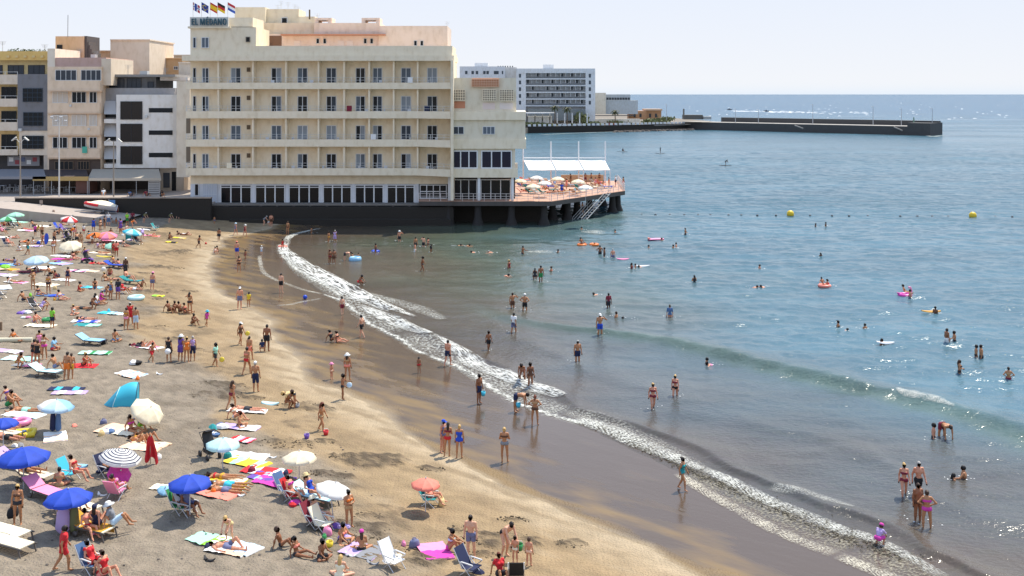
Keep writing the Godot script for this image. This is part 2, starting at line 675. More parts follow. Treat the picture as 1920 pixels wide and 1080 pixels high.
func build_foam() -> void:
	var crest := foam_tex(4, 0.3, 2.4, 0.82, 1.5, func(v): return pow(sin(v * PI), 0.7), 0.16)
	var thick := crest
	var rough := foam_tex(64, 0.9, 3.0, 0.5, 1.7, func(v): return pow(sin(v * PI), 0.8), 0.22)
	var net := foam_tex(14, 0.9, 3.0, 0.24, 1.1, func(v): return sin(v * PI), 0.1)
	var edge := foam_tex(24, 0.8, 2.0, 0.95, 1.3, func(v): return exp(-pow((v - 0.42) / 0.13, 2)) + (0.3 * (1.0 - v) if v > 0.42 else 0.0), 0.28)
	# the broken wave at the top of the bay
	foam_strip("surf_foam", [V(540, 452), V(531, 466), V(545, 480), V(568, 497), V(597, 515), V(634, 534), V(670, 555), V(707, 570), V(744, 585), V(780, 597)], [0.4, 0.7, 0.9, 1.15, 1.3, 1.3, 1.15, 0.95, 0.7, 0.2], crest, 0.05, 1.0, Color(0.9, 0.9, 0.89), 0.16)
	foam_strip("surf_foam", [V(536, 453), V(545, 443), V(565, 436), V(600, 429)], [0.4, 0.6, 0.5, 0.3], crest, 0.04, 0.4)
	foam_strip("surf_foam", [V(675, 574), V(707, 588), V(744, 606), V(780, 621), V(810, 630)], [0.4, 0.8, 0.8, 0.6, 0.2], crest, 0.045, 0.5, Color(0.86, 0.86, 0.85), 0.08)
	foam_strip("surf_foam", [V(815, 632), V(853, 654), V(890, 683), V(937, 702), V(985, 722), V(1030, 738), V(1060, 748)], [0.2, 0.6, 0.8, 0.7, 0.8, 0.6, 0.2], crest, 0.045, 0.9, Color(0.86, 0.86, 0.85), 0.08)
	# grey lace between the wave and the edge of the run-up
	foam_strip("surf_foam", [V(536, 474), V(560, 506), V(600, 530), V(650, 558), V(700, 592), V(760, 624), V(820, 655), V(880, 686), V(940, 722), V(1000, 752), V(1060, 775)], [0.5, 0.8, 1.1, 1.3, 1.6, 1.6, 1.5, 1.3, 1.2, 1.1, 1.0], net, 0.02, 2.0, Color(0.8, 0.8, 0.78))
	# the leading edge of the run-up, a crisp white line
	foam_strip("surf_foam", [V(524, 458), V(524, 471), V(542, 494), V(575, 518), V(615, 539), V(640, 556)], [0.4, 0.45, 0.5, 0.5, 0.5, 0.4], edge, 0.022, 1.0)
	foam_strip("surf_foam", [V(604, 551), V(634, 562), V(652, 573), V(677, 593), V(692, 608), V(721, 622), V(751, 637), V(777, 656), V(802, 666), V(832, 678), V(853, 686), V(883, 702), V(920, 728), V(960, 752), V(1010, 772), V(1060, 786), V(1099, 796)], [0.3, 0.45, 0.45, 0.45, 0.5, 0.5, 0.5, 0.5, 0.5, 0.5, 0.5, 0.55, 0.55, 0.6, 0.6, 0.6, 0.5], edge, 0.022, 2.0)
	foam_strip("surf_foam", [V(1080, 786), V(1112, 796), V(1153, 811), V(1194, 831), V(1235, 848), V(1281, 866), V(1316, 882)], [0.4, 0.65, 0.75, 0.75, 0.65, 0.5, 0.2], rough, 0.05, 0.8, Color(0.84, 0.84, 0.82), 0.06)
	foam_strip("surf_foam", [V(1060, 772), V(1120, 790), V(1194, 822), V(1260, 852), V(1340, 892)], [0.5, 0.9, 1.0, 0.8, 0.3], net, 0.03, 1.0, Color(0.78, 0.77, 0.74))
	foam_strip("surf_foam", [V(1270, 888), V(1305, 911), V(1347, 936), V(1392, 961), V(1433, 984), V(1491, 1011), V(1545, 1032), V(1598, 1053), V(1650, 1075), V(1700, 1096)], [0.3, 0.4, 0.4, 0.42, 0.45, 0.45, 0.45, 0.45, 0.45, 0.45], rough, 0.022, 1.4, Color(0.82, 0.79, 0.73))
	foam_strip("surf_foam", [V(1290, 886), V(1350, 915), V(1410, 942), V(1470, 970), V(1540, 1002), V(1610, 1030), V(1690, 1066), V(1760, 1100)], [0.4, 0.9, 1.1, 1.2, 1.2, 1.2, 1.2, 1.2], net, 0.02, 1.4, Color(0.66, 0.63, 0.56))
	foam_strip("surf_foam", [V(1320, 880), V(1355, 896), V(1400, 919), V(1441, 940), V(1495, 961), V(1545, 982), V(1586, 998), V(1630, 1010), V(1690, 1038), V(1770, 1085)], [0.2, 0.45, 0.5, 0.5, 0.45, 0.45, 0.45, 0.4, 0.35, 0.35], rough, 0.045, 1.0, Color(0.84, 0.84, 0.82), 0.05)
	foam_strip("surf_foam", [V(1440, 918), V(1500, 926), V(1560, 944), V(1600, 956)], [0.2, 0.5, 0.5, 0.2], net, 0.045, 0.6)
	foam_strip("surf_foam", [V(690, 552), V(740, 566), V(790, 582), V(830, 600)], [0.3, 0.9, 1.0, 0.4], net, 0.05, 0.6)
	# a line left by the wave before
	foam_strip("foam_line", [V(487, 478), V(488, 492), V(498, 514), V(534, 531), V(571, 544), V(604, 551)], [0.25, 0.25, 0.3, 0.3, 0.3, 0.25], rough, 0.014, 0.7, Color(0.72, 0.7, 0.66))
	foam_strip("foam_line", [V(518, 573), V(545, 571), V(562, 567), V(600, 560)], [0.2, 0.3, 0.3, 0.2], net, 0.014, 0.5)
	# the crest that spills at the right
	foam_strip("crest_foam", [V(1680, 740), V(1705, 748), V(1740, 757), V(1765, 765), V(1790, 774)], [0.1, 0.5, 0.5, 0.35, 0.05], rough, 0.04, 1.0)
	# foam along the foot of the pier and the far sea wall
	foam_strip("crest_foam", [V(1010, 253), V(1100, 249), V(1200, 246), V(1290, 244)], [1.5, 3.5, 3.0, 1.0], net, 0.06, 1.0)
	foam_strip("crest_foam", [V(1735, 254), V(1750, 256), V(1768, 254)], [0.4, 1.6, 0.4], thick, 0.06, 1.0)
	# splashes of swimmers
	foam_strip("crest_foam", [V(985, 474), V(1008, 473), V(1038, 474)], [0.3, 1.6, 0.2], net, 0.06, 0.3)
	foam_strip("crest_foam", [V(1095, 438), V(1112, 436), V(1130, 439)], [0.4, 2.0, 0.4], net, 0.06, 0.3)
	# torn dry weed and turned sand on the dark spots of the beach
	var dw := st()
	rng.seed = 31
	for q in DUG:
		var at := G(q.x, q.y)
		var sz := 0.45 + 0.3 * (int(q.x) % 4)
		for i in int(80 * sz + 20):
			var a := rng.randf() * TAU
			var r := sqrt(rng.randf()) * sz
			var x := at.x + cos(a) * r * 1.4 + rng.randf_range(-0.1, 0.1)
			var z := at.z + sin(a) * r * 0.75
			var w := rng.randf_range(0.01, 0.045)
			add_lathe(dw, [V(w * 1.5, -0.05), V(w * rng.randf_range(0.7, 1.2), w * 0.5), V(0.0, w * rng.randf_range(0.5, 1.0))], 5, Vector3(x, ground(x, z) + 0.02, z), Basis(Vector3.UP, rng.randf() * 6.0) * Basis.from_scale(Vector3(1.7, 1, 0.8)), false)
	var dwo := single("dried_weed", done(dw), mat(Color(0.085, 0.062, 0.036), 0.95), "dark patches of dried weed and turned sand on the ochre beach", "seaweed")
	dwo.set_meta("kind", "stuff")
	# weed and scum carried at the front of the low bore
	var sw := st()
	rng.seed = 41
	for i in 900:
		var t := rng.randf()
		var px := lerpf(1100.0, 1640.0, t)
		var d0 := 40.0
		for k in 60:                                    # find the distance where the edge has this bearing
			d0 = 37.0 + k * 0.4
			if 960.0 + look(shore, d0) * F / d0 < px:
				break
		var spread := lerpf(0.25, 1.5, smoothstep(0.2, 0.7, t))
		var x := look(shore, d0) + 0.35 + rng.randf() * spread + rng.randf() * rng.randf() * 0.8
		var z := -d0 + rng.randf_range(-0.25, 0.25)
		var p := Vector3(x, maxf(wave(x, z), ground(x, z)) + 0.03, z)
		var l := rng.randf_range(0.03, 0.13)
		var dir := Vector3(rng.randf_range(-1, 1), 0, rng.randf_range(-1, 1)).normalized() * l
		add_tube(sw, [p - dir, p + Vector3(0, 0.012, 0), p + dir + Vector3(0, -0.01, 0)], [0.006, rng.randf_range(0.012, 0.03), 0.006], 4, false)
	var o := single("seaweed", done(sw), mat(Color(0.085, 0.07, 0.042), 0.6), "dark scraps of seaweed washing along the front of the wave", "seaweed")
	o.set_meta("kind", "stuff")


# ------------------------------------------------------------------ land and hotel
func prism(poly: Array, y0: float, y1: float) -> ArrayMesh:      # poly: Vector2(x, z) outline
	var s := st()
	s.set_smooth_group(-1)
	var pts := PackedVector2Array(poly)
	if Geometry2D.is_polygon_clockwise(pts):
		pts.reverse()
	var tri := Geometry2D.triangulate_polygon(pts)
	for i in range(0, tri.size(), 3):
		var a := pts[tri[i]]
		var b := pts[tri[i + 1]]
		var c := pts[tri[i + 2]]
		var up := (b - a).cross(c - a) > 0
		for p in ([a, b, c] if up else [a, c, b]):
			s.add_vertex(Vector3(p.x, y1, p.y))
		for p in ([a, c, b] if up else [a, b, c]):
			s.add_vertex(Vector3(p.x, y0, p.y))
	for i in pts.size():
		var a := pts[i]
		var b := pts[(i + 1) % pts.size()]
		quad(s, Vector3(a.x, y0, a.y), Vector3(b.x, y0, b.y), Vector3(b.x, y1, b.y), Vector3(a.x, y1, a.y))
	return done(s)


func X(px: float, d: float) -> float:
	return (px - 960.0) * d / F


var dark_stone: StandardMaterial3D
var win_cache := {}


# a framed window whose outer edge covers this rectangle of the photo at distance d
func win(parent: Node3D, px0: float, py0: float, px1: float, py1: float, d: float, cols: int, rows: int, glass: Material, frame: Material, called := "window", bar := 0.07) -> MeshInstance3D:
	var a := P(px0, py0, d)
	var b := P(px1, py1, d)
	var w := snappedf(b.x - a.x, 0.02)
	var h := snappedf(a.y - b.y, 0.02)
	var key := "%.2f %.2f %d %d %.2f" % [w, h, cols, rows, bar]
	if not win_cache.has(key):
		var s := st()
		for i in cols + 1:
			add_box(s, Vector3(-w / 2 + bar / 2 + (w - bar) * i / cols, 0, 0.05), Vector3(bar, h, 0.1))
		for j in rows + 1:
			for i in cols:
				var iw := (w - bar) / cols - bar
				add_box(s, Vector3(-w / 2 + bar + iw / 2 + (iw + bar) * i, -h / 2 + bar / 2 + (h - bar) * j / rows, 0.05), Vector3(iw, bar, 0.09))
		win_cache[key] = done(s)
	var o := part(parent, called, win_cache[key], frame, Transform3D(Basis(), (a + b) / 2 - parent.position))
	part(o, "pane", unit_box, glass, Transform3D(Basis.from_scale(Vector3(w - 0.02, h - 0.02, 0.03)), Vector3(0, 0, 0.035)))
	return o


func rail_mesh(len: float, h: float, step: float, bars := 2, r := 0.025) -> ArrayMesh:     # from the origin along +x
	var s := st()
	var n := maxi(1, roundi(len / step))
	for i in n + 1:
		add_box(s, Vector3(len * i / n, h / 2, 0), Vector3(r * 2, h, r * 2))
	for b in bars:
		add_box(s, Vector3(len / 2, h * (b + 1) / bars - r, 0.0), Vector3(len, r * 1.6, r * 1.4))
	return done(s)


func rail(parent: Node3D, a: Vector3, b: Vector3, h: float, step: float, m: Material, bars := 2, r := 0.025, called := "railing") -> MeshInstance3D:
	var v := b - a
	var x := v.normalized()
	var z := x.cross(Vector3.UP).normalized()
	return part(parent, called, rail_mesh(v.length(), h, step, bars, r), m, Transform3D(Basis(x, Vector3.UP, z), a - parent.position))


func build_land() -> void:
	dark_stone = StandardMaterial3D.new()
	dark_stone.albedo_color = Color(0.066, 0.056, 0.047).linear_to_srgb()
	dark_stone.roughness = 0.9
	dark_stone.albedo_texture = noise_tex(512, 0.05, [Color(0.25, 0.25, 0.25), Color(0.6, 0.6, 0.58), Color(0.75, 0.72, 0.68), Color(1, 0.95, 0.88)], 21, false, 8.0, 6)
	dark_stone.uv1_triplanar = true
	dark_stone.uv1_world_triplanar = true
	dark_stone.uv1_scale = Vector3(0.28, 0.28, 0.28)
	var earth := mat(Color(0.21, 0.18, 0.145), 0.95, "wall")
	var pave := mat(Color(0.36, 0.31, 0.27), 0.9, "wall")
	struct("ground", prism([V(-900, -900), V(-900, -136), V(-38, -136), V(-38, -150), V(-8, -150), V(-8, -420), V(8, -452), V(60, -478), V(95, -512), V(110, -560), V(60, -900)], -3.0, 2.5), earth)
	struct("promenade_pavement", prism([V(-110, -134.6), V(X(392, 134.6), -134.6), V(X(392, 134.6), -139), V(-36, -139), V(-36, -170), V(-110, -170)], 2.3, 2.9), pave)
	# the ramp that comes down to the sand along the wall
	var s := st()
	s.set_smooth_group(-1)
	var za := -133.9
	var zb := -127.5
	var pts := [[-90.0, 3.3], [-66.0, 3.3], [-58.5, 2.5], [-49.0, 1.55]]
	for i in 3:
		var l: Array = pts[i]
		var r: Array = pts[i + 1]
		quad(s, Vector3(l[0], l[1], zb), Vector3(l[0], l[1], za), Vector3(r[0], r[1], za), Vector3(r[0], r[1], zb))
		quad(s, Vector3(l[0], 0.5, zb), Vector3(l[0], l[1], zb), Vector3(r[0], r[1], zb), Vector3(r[0], 0.5, zb))
	struct("ramp_pavement", done(s), mat(Color(0.4, 0.34, 0.295), 0.9, "wall"))


func door_glass(i: int) -> StandardMaterial3D:
	return [mat(Color(0.007, 0.008, 0.01), 0.2, "glass"), mat(Color(0.12, 0.145, 0.175), 0.3, "glass"), mat(Color(0.045, 0.055, 0.07), 0.2, "glass"), mat(Color(0.28, 0.31, 0.34), 0.4, "glass"), mat(Color(0.015, 0.014, 0.013), 0.2, "glass")][i]


func build_hotel() -> void:
	var D := 136.0
	var B := 137.7
	var base := Vector3(X(600, B), 2.4, -B)
	var h := thing("hotel", "large cream seafront hotel with four rows of balconies and pink rooftop", "hotel", base)
	var cream := mat(Color(0.9, 0.77, 0.57), 0.85, "wall")
	var pale := mat(Color(0.86, 0.745, 0.56), 0.85, "wall")
	var tower := mat(Color(0.86, 0.74, 0.55), 0.85, "wall")
	var pink := mat(Color(0.84, 0.66, 0.53), 0.85, "wall")
	var pinkd := mat(Color(0.83, 0.655, 0.55), 0.85, "wall")
	var white := mat(Color(0.72, 0.72, 0.72), 0.6)
	var bluish := mat(Color(0.68, 0.69, 0.72), 0.6, "wall")
	var grille := mat(Color(0.12, 0.085, 0.05), 0.8)
	var metal := mat(Color(0.66, 0.65, 0.62), 0.5)
	var black := door_glass(0)
	fb(h, "wall", 357, 96, 847, 345, B, 13.0, cream)
	var slab_y := [167.0, 222.0, 275.0, 329.0]      # lower edges of the four balcony fronts
	var top_y := [155.0, 208.5, 261.5, 315.5]
	var ceil_y := [114.0, 167.0, 222.0, 275.0]
	var bays := [409.0, 474.0, 536.0, 597.0, 645.0, 692.0, 738.0, 783.0]
	var dx := [[379, 392], [433, 452], [509, 528], [558, 577], [612, 631], [667, 685], [699, 717], [752, 771], [801, 820]]
	rng.seed = 5
	for f in 4:
		var yb: float = P(0, slab_y[f], D).y
		var yt: float = P(0, top_y[f], D).y
		# front: straight, then the last bay swings forward towards the sea; it wraps round the left corner
		var front := [V(X(349, D), -D - 6.0), V(X(345, D), -D - 1.2), V(X(349, D), -D), V(X(783, D), -D), V(X(845, D - 2.4), -(D - 2.4)), V(X(846, D - 2.4), -B + 0.03), V(X(357, B), -B + 0.03), V(X(357, B), -D - 6.0)]
		part(h, "balcony_floor", prism(front, yb, yb + 0.26), pale, Transform3D(Basis(), -base))
		var outer := front.slice(0, 5)
		var s := st()
		s.set_smooth_group(-1)
		for i in outer.size() - 1:
			var a: Vector2 = outer[i]
			var b: Vector2 = outer[i + 1]
			var mid := (a + b) / 2
			var l := (b - a).length()
			add_box(s, Vector3(mid.x, (yb + yt) / 2 + 0.002, mid.y - 0.06), Vector3(l, yt - yb, 0.14), Basis(Vector3.UP, -(b - a).angle()))
		part(h, "balcony_front", done(s), pale, Transform3D(Basis(), -base))
		for i in outer.size() - 1:
			var a: Vector2 = outer[i]
			var b: Vector2 = outer[i + 1]
			rail(h, Vector3(a.x, yt, a.y), Vector3(b.x, yt, b.y), 0.72, 1.1, metal, 2, 0.022)
		for k in bays.size():
			fb(h, "balcony_partition", bays[k] - 1.5, ceil_y[f] + 0.4, bays[k] + 1.5, slab_y[f] - 2.5, D + 0.25, B - D - 0.3, cream)
		for k in 9:
			var y0: float = ceil_y[f] + 13.0
			var bottom := yb + 0.27
			var py1 := HORIZON + (EYE - bottom) * F / B
			var gl := rng.randi_range(0, 4)
			if k == 0:
				win(h, 362, y0, 368, py1, B, 1, 1, door_glass(4), white, "balcony_door", 0.06)
			var o := win(h, dx[k][0], y0, dx[k][1], py1, B, 2, 1, door_glass(gl), white, "balcony_door", 0.085)
			if rng.randf() < 0.6:         # one leaf is open or curtained
				var w := X(dx[k][1], B) - X(dx[k][0], B)
				var hh := P(0, y0, B).y - bottom
				part(o, "curtain", unit_box, door_glass((gl + 1 + rng.randi_range(0, 2)) % 5), Transform3D(Basis.from_scale(Vector3(w / 2 - 0.16, hh - 0.2, 0.02)), Vector3(w / 4 * (1 if rng.randf() < 0.5 else -1), 0, 0.062)))
		win(h, 463, ceil_y[f] + 12.5, 469.5, ceil_y[f] + 20.5, B, 3, 3, grille, mat(Color(0.2, 0.15, 0.1), 0.8), "vent_grille", 0.05)
	fb(h, "end_pilaster", 845, 113, 850, 376, D - 2.5, 4.6, pale)
	# cornice and roof terrace
	fb(h, "cornice", 341, 104, 851, 114, D - 0.3, 10.0, pale)
	fb(h, "parapet", 474, 86, 848, 104, D + 0.2, 0.35, tower)
	fb(h, "parapet", 846, 86, 848, 104, D + 0.6, 9.0, tower)
	fb(h, "stair_tower", 357, 51, 480, 104, D + 0.4, 7.5, tower)
	win(h, 362, 70, 368, 90, D + 0.35, 1, 1, door_glass(2), white)
	win(h, 378, 70, 392, 90, D + 0.35, 2, 1, door_glass(1), white)
	win(h, 461, 69, 469, 79, D + 0.35, 1, 1, black, mat(Color(0.25, 0.2, 0.15), 0.8))
	fb(h, "tower_cornice", 352, 49.5, 431, 53, D + 0.1, 8.0, pale)
	fb(h, "roof_wall", 428, 33, 474, 50, D + 1.2, 6.0, pale)
	# penthouse
	fb(h, "penthouse_wall", 480, 64, 838, 104, 144.5, 10, pinkd)
	fb(h, "penthouse_upper_wall", 474, 43, 591, 66, 145.2, 8, mat(Color(0.78, 0.65, 0.47), 0.85, "wall"))
	fb(h, "penthouse_upper_wall", 589, 43, 712, 64, 144.2, 8.4, pink)
	fb(h, "penthouse_upper_wall", 710, 48.5, 839, 86, 144.0, 9, pink)
	fb(h, "penthouse_eave", 526, 63.6, 722, 66.2, 143.2, 2, mat(Color(0.5, 0.22, 0.13), 0.8))
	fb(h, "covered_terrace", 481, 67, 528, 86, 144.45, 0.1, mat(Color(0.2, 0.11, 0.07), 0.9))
	for c in [[590, 622], [678, 712]]:
		fb(h, "chimney_frame", c[0], 33.5, c[1], 38, 145, 3, pink)
		fb(h, "chimney_frame", c[0], 38, c[0] + 7, 43.2, 145.05, 2.9, pink)
		fb(h, "chimney_frame", c[1] - 7, 38, c[1], 43.2, 145.05, 2.9, pink)
	for w in [[593, 599], [606, 612], [682, 688], [694, 700]]:
		win(h, w[0], 72, w[1], 82, 144.45, 1, 1, black, white, "window", 0.05)
	for w in [[776, 782], [788, 794]]:
		win(h, w[0], 76, w[1], 86, 143.95, 1, 1, black, white, "window", 0.05)
	for w in [[551, 563], [633, 645], [650, 662]]:
		fb(h, "shutter", w[0], 76, w[1], 90, 144.42, 0.12, mat(Color(0.8, 0.66, 0.58), 0.7))
	fb(h, "lift_tower", 440, 13.5, 497, 44, 146, 6, mat(Color(0.78, 0.68, 0.5), 0.85, "wall"))
	fb(h, "lift_tower", 497, 17, 560, 44, 147, 5, mat(Color(0.77, 0.67, 0.5), 0.85, "wall"))
	fb(h, "lift_tower", 560, 31, 590, 44, 147, 5, pale)
	win(h, 528, 33, 539, 44, 146.95, 1, 1, black, white)
	fb(h, "roof_vent_pipe", 579, 18, 581.5, 36, 146.5, 0.2, grille)
	var an := st()
	for a in [[521, 17, 9], [527, 17, 2], [540, 17, 4], [553, 17, 8], [559, 17, 12], [595, 33, 25], [838, 48, 40]]:
		var q := P(a[0], a[1], 149)
		var top := P(a[0], a[2], 149)
		add_tube(an, [q, top], [0.03], 4)
		for k in 3:
			add_box(an, top - Vector3(0, 0.1 + k * 0.22, 0), Vector3(0.9 - k * 0.2, 0.03, 0.03), Basis(Vector3.UP, 0.5))
	part(h, "roof_aerials", done(an), metal, Transform3D(Basis(), -base))
	# ground floor
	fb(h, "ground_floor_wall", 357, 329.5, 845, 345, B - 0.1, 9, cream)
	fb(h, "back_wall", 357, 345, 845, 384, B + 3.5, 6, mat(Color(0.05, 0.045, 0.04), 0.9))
	var gs := [[413, 472.5], [478, 535.5], [541, 600], [605, 660], [665, 720], [725, 778]]
	fb(h, "ground_floor_wall", 357, 345, 414.5, 384, B - 0.1, 0.5, bluish)
	for i in 6:
		var g: Array = gs[i]
		win(h, g[0], 345.5, g[1], 382, B - 0.02, 3, 1, door_glass(4 if i % 2 else 0), white, "restaurant_window", 0.17)
		var x1: float = gs[i + 1][0] if i < 5 else 785.0
		fb(h, "pilaster", g[1], 345, x1, 384, B - 0.2, 0.6, bluish)
		fb(h, "transom", g[0] + 1, 350.5, g[1] - 1, 352, B - 0.13, 0.1, white)
	win(h, 365, 344.5, 373, 367, B - 0.2, 1, 1, black, white)
	var gd := win(h, 381, 344.5, 407, 384, B - 0.25, 8, 2, mat(Color(0.5, 0.53, 0.58), 0.6), bluish, "gate", 0.06)
	gd.set_meta("label", "pale barred gate at the left of the ground floor")
	fb(h, "podium_edge", 395, 382.5, 850, 385.5, D - 0.3, 3, mat(Color(0.2, 0.18, 0.16), 0.9, "wall"))
	for i in 12:
		var x0 := 425.0 + i * 31.0
		fb(h, "bracket", x0, 385.5, x0 + 3.5, 393, D - 0.2, 1.0, mat(Color(0.12, 0.1, 0.09), 0.9))
	win(h, 787, 346, 838, 372, B - 0.05, 4, 2, black, white, "restaurant_window", 0.12)
	# sign and letters
	fb(h, "sign_board", 356, 32, 428, 49.5, D + 0.2, 0.4, mat(Color(0.66, 0.63, 0.56), 0.7))
	var tm := TextMesh.new()
	var font := SystemFont.new()
	font.font_names = PackedStringArray(["Droid Sans"])
	font.font_weight = 800
	tm.font = font
	tm.text = "EL MÉDANO"
	tm.font_size = 64
	tm.pixel_size = 0.0165
	tm.depth = 0.22
	part(h, "sign_letters", tm, mat(Color(0.04, 0.1, 0.13), 0.5), Transform3D(Basis.from_scale(Vector3(0.8, 1.12, 1)), P(392, 41.0, D - 0.08) - base))
	# ---- lower wing on the right
	var g2 := 135.0
	var grey_cream := mat(Color(0.76, 0.68, 0.53), 0.85, "wall")
	fb(h, "wing_wall", 848, 146, 968, 226, g2 + 0.6, 11, grey_cream)
	fb(h, "wing_ledge", 847.5, 209.5, 986, 225, g2 - 0.35, 12, pale)
	fb(h, "wing_wall", 848, 225, 985, 262, g2, 11.5, grey_cream)
	fb(h, "wing_ledge", 847.5, 261, 986.5, 279, g2 - 0.2, 12, pale)
	fb(h, "wing_wall", 848, 279, 966, 318, g2 + 0.15, 11.2, grey_cream)
	fb(h, "wing_ledge", 847.5, 316.5, 971, 333, g2 - 0.3, 11.5, pale)
	fb(h, "tile_screen", 885, 147, 935.5, 163, g2 + 0.35, 0.3, mat(Color(0.7, 0.36, 0.2), 0.8, "wall"))
	for c in [[850, 168, 872, 188], [905, 168, 930, 189], [937, 168, 963, 189], [885, 149, 935, 162]]:
		var a := P(c[0], c[1], g2 + 0.25)
		var b := P(c[2], c[3], g2 + 0.25)
		var s := st()
		var nx := roundi((b.x - a.x) / 0.32)
		var ny := roundi((a.y - b.y) / 0.32)
		for i in nx + 1:
			add_box(s, Vector3(a.x + (b.x - a.x) * i / nx, (a.y + b.y) / 2, a.z), Vector3(0.09, a.y - b.y, 0.16))
		for j in ny + 1:
			add_box(s, Vector3((a.x + b.x) / 2, b.y + (a.y - b.y) * j / ny, a.z), Vector3(b.x - a.x, 0.09, 0.15))
		part(h, "lattice", done(s), mat(Color(0.72, 0.42, 0.27), 0.8) if c[1] < 160 else pale, Transform3D(Basis(), -base))
		if c[1] > 160:
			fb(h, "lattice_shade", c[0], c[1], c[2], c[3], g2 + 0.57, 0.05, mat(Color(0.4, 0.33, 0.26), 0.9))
	fb(h, "brick_panel", 850, 190, 872, 203, g2 + 0.56, 0.1, mat(Color(0.6, 0.26, 0.15), 0.85, "wall"))
	fb(h, "opening", 905, 192.5, 928, 205, g2 + 0.57, 0.08, mat(Color(0.75, 0.62, 0.56), 0.8))
	fb(h, "opening", 937, 192.5, 962, 205, g2 + 0.57, 0.08, mat(Color(0.75, 0.66, 0.6), 0.8))
	win(h, 849, 237, 870, 252, g2 - 0.02, 2, 1, door_glass(2), white)
	win(h, 905, 237, 928, 252, g2 - 0.02, 3, 1, door_glass(1), white)
	win(h, 847, 282, 896, 316, g2 + 0.1, 3, 1, mat(Color(0.02, 0.02, 0.035), 0.1, "glass"), white, "picture_window", 0.16)
	win(h, 902, 282, 960, 316, g2 + 0.1, 3, 1, mat(Color(0.02, 0.02, 0.035), 0.1, "glass"), white, "picture_window", 0.16)
	for x in [842.5, 898.0, 961.0]:
		fb(h, "column", x - 2.5, 330, x + 2.5, 376, g2 - 0.1, 0.5, white)
	win(h, 848, 336, 895, 376, g2 + 2.0, 3, 1, black, white, "restaurant_window", 0.12)
	win(h, 901, 336, 958, 376, g2 + 2.0, 3, 1, door_glass(4), white, "restaurant_window", 0.12)
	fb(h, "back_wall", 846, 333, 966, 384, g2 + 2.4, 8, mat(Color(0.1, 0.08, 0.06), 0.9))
	# flags on poles
	var flags := [[362, "red flag with a white and blue cross", "cross"], [378, "plain dark blue flag with a ring of tiny stars", "blue"], [394, "red and yellow striped flag", "es"], [408, "black, red and yellow striped flag", "de"], [427, "red, white and blue striped flag", "nl"]]
	for i in 5:
		var fx: float = flags[i][0]
		var at := P(fx, 33, D + 2.5)
		var t := thing("flag", "%s above the hotel sign" % flags[i][1], "flag", at, 0.0, "flags above the hotel sign")
		var top := P(fx, 4, D + 2.5) - at
		part(t, "pole", tube_mesh([Vector3.ZERO, top], [0.035]), metal)
		var s := st()
		var nx := 8
		var ny := 9
		var fw := 1.15
		var fh := 1.05
		for a in nx:
			for b in ny:
				var c := Color(0.5, 0.03, 0.03)
				var v := (b + 0.5) / ny
				var u := (a + 0.5) / nx
				match flags[i][2]:
					"blue": c = Color(0.02, 0.04, 0.25) if Vector2(u - 0.5, v - 0.5).length() < 0.22 or Vector2(u - 0.5, v - 0.5).length() > 0.36 or (a + b) % 2 else Color(0.7, 0.55, 0.02)
					"es": c = Color(0.75, 0.5, 0.02) if absf(v - 0.5) < 0.25 else Color(0.5, 0.02, 0.02)
					"de": c = Color(0.01, 0.01, 0.01) if v > 0.66 else (Color(0.55, 0.02, 0.02) if v > 0.33 else Color(0.75, 0.5, 0.02))
					"nl": c = Color(0.55, 0.04, 0.05) if v > 0.66 else (Color(0.8, 0.8, 0.8) if v > 0.33 else Color(0.03, 0.09, 0.4))
					"cross": c = Color(0.03, 0.06, 0.3) if absf(u - 0.4) < 0.09 or absf(v - 0.5) < 0.09 else (Color(0.75, 0.75, 0.75) if absf(u - 0.4) < 0.22 or absf(v - 0.5) < 0.2 else Color(0.5, 0.03, 0.05))
				s.set_color(c)
				var q := func(ua: float, vb: float) -> Vector3: return top + Vector3(ua * fw * 0.85, -fh + vb * fh - ua * 0.55, 0.12 * sin(ua * 7.0 + vb + i) * (0.3 + ua))
				quad(s, q.call(float(a) / nx, float(b) / ny), q.call(float(a) / nx, float(b + 1) / ny), q.call(float(a + 1) / nx, float(b + 1) / ny), q.call(float(a + 1) / nx, float(b) / ny))
		part(t, "cloth", done(s), mat(Color(1, 1, 1), 0.8, "vertex"))
	# white plastic furniture on the balconies: every set stands by itself
	var s := st()
	add_box(s, Vector3(0, 0.42, 0), Vector3(0.5, 0.05, 0.48))
	add_box(s, Vector3(0, 0.68, -0.22), Vector3(0.48, 0.5, 0.05))
	for x in [-0.22, 0.22]:
		for z in [-0.2, 0.2]:
			add_box(s, Vector3(x, 0.21, z), Vector3(0.05, 0.4, 0.05))
		add_box(s, Vector3(x, 0.62, 0), Vector3(0.05, 0.04, 0.42))
	var chair := done(s)
	s = st()
	add_lathe(s, [V(0.0, 0.68), V(0.42, 0.68), V(0.42, 0.72), V(0.0, 0.72)], 10)
	for a in 4:
		add_box(s, Vector3(cos(a * PI / 2 + 0.7) * 0.3, 0.34, sin(a * PI / 2 + 0.7) * 0.3), Vector3(0.05, 0.68, 0.05))
	var table := done(s)
	var floors := ["top", "second highest", "second lowest", "lowest"]
	var nth := ["first", "second", "third", "fourth", "fifth", "sixth", "seventh", "eighth", "ninth"]
	var plastic := mat(Color(0.75, 0.76, 0.78), 0.5)
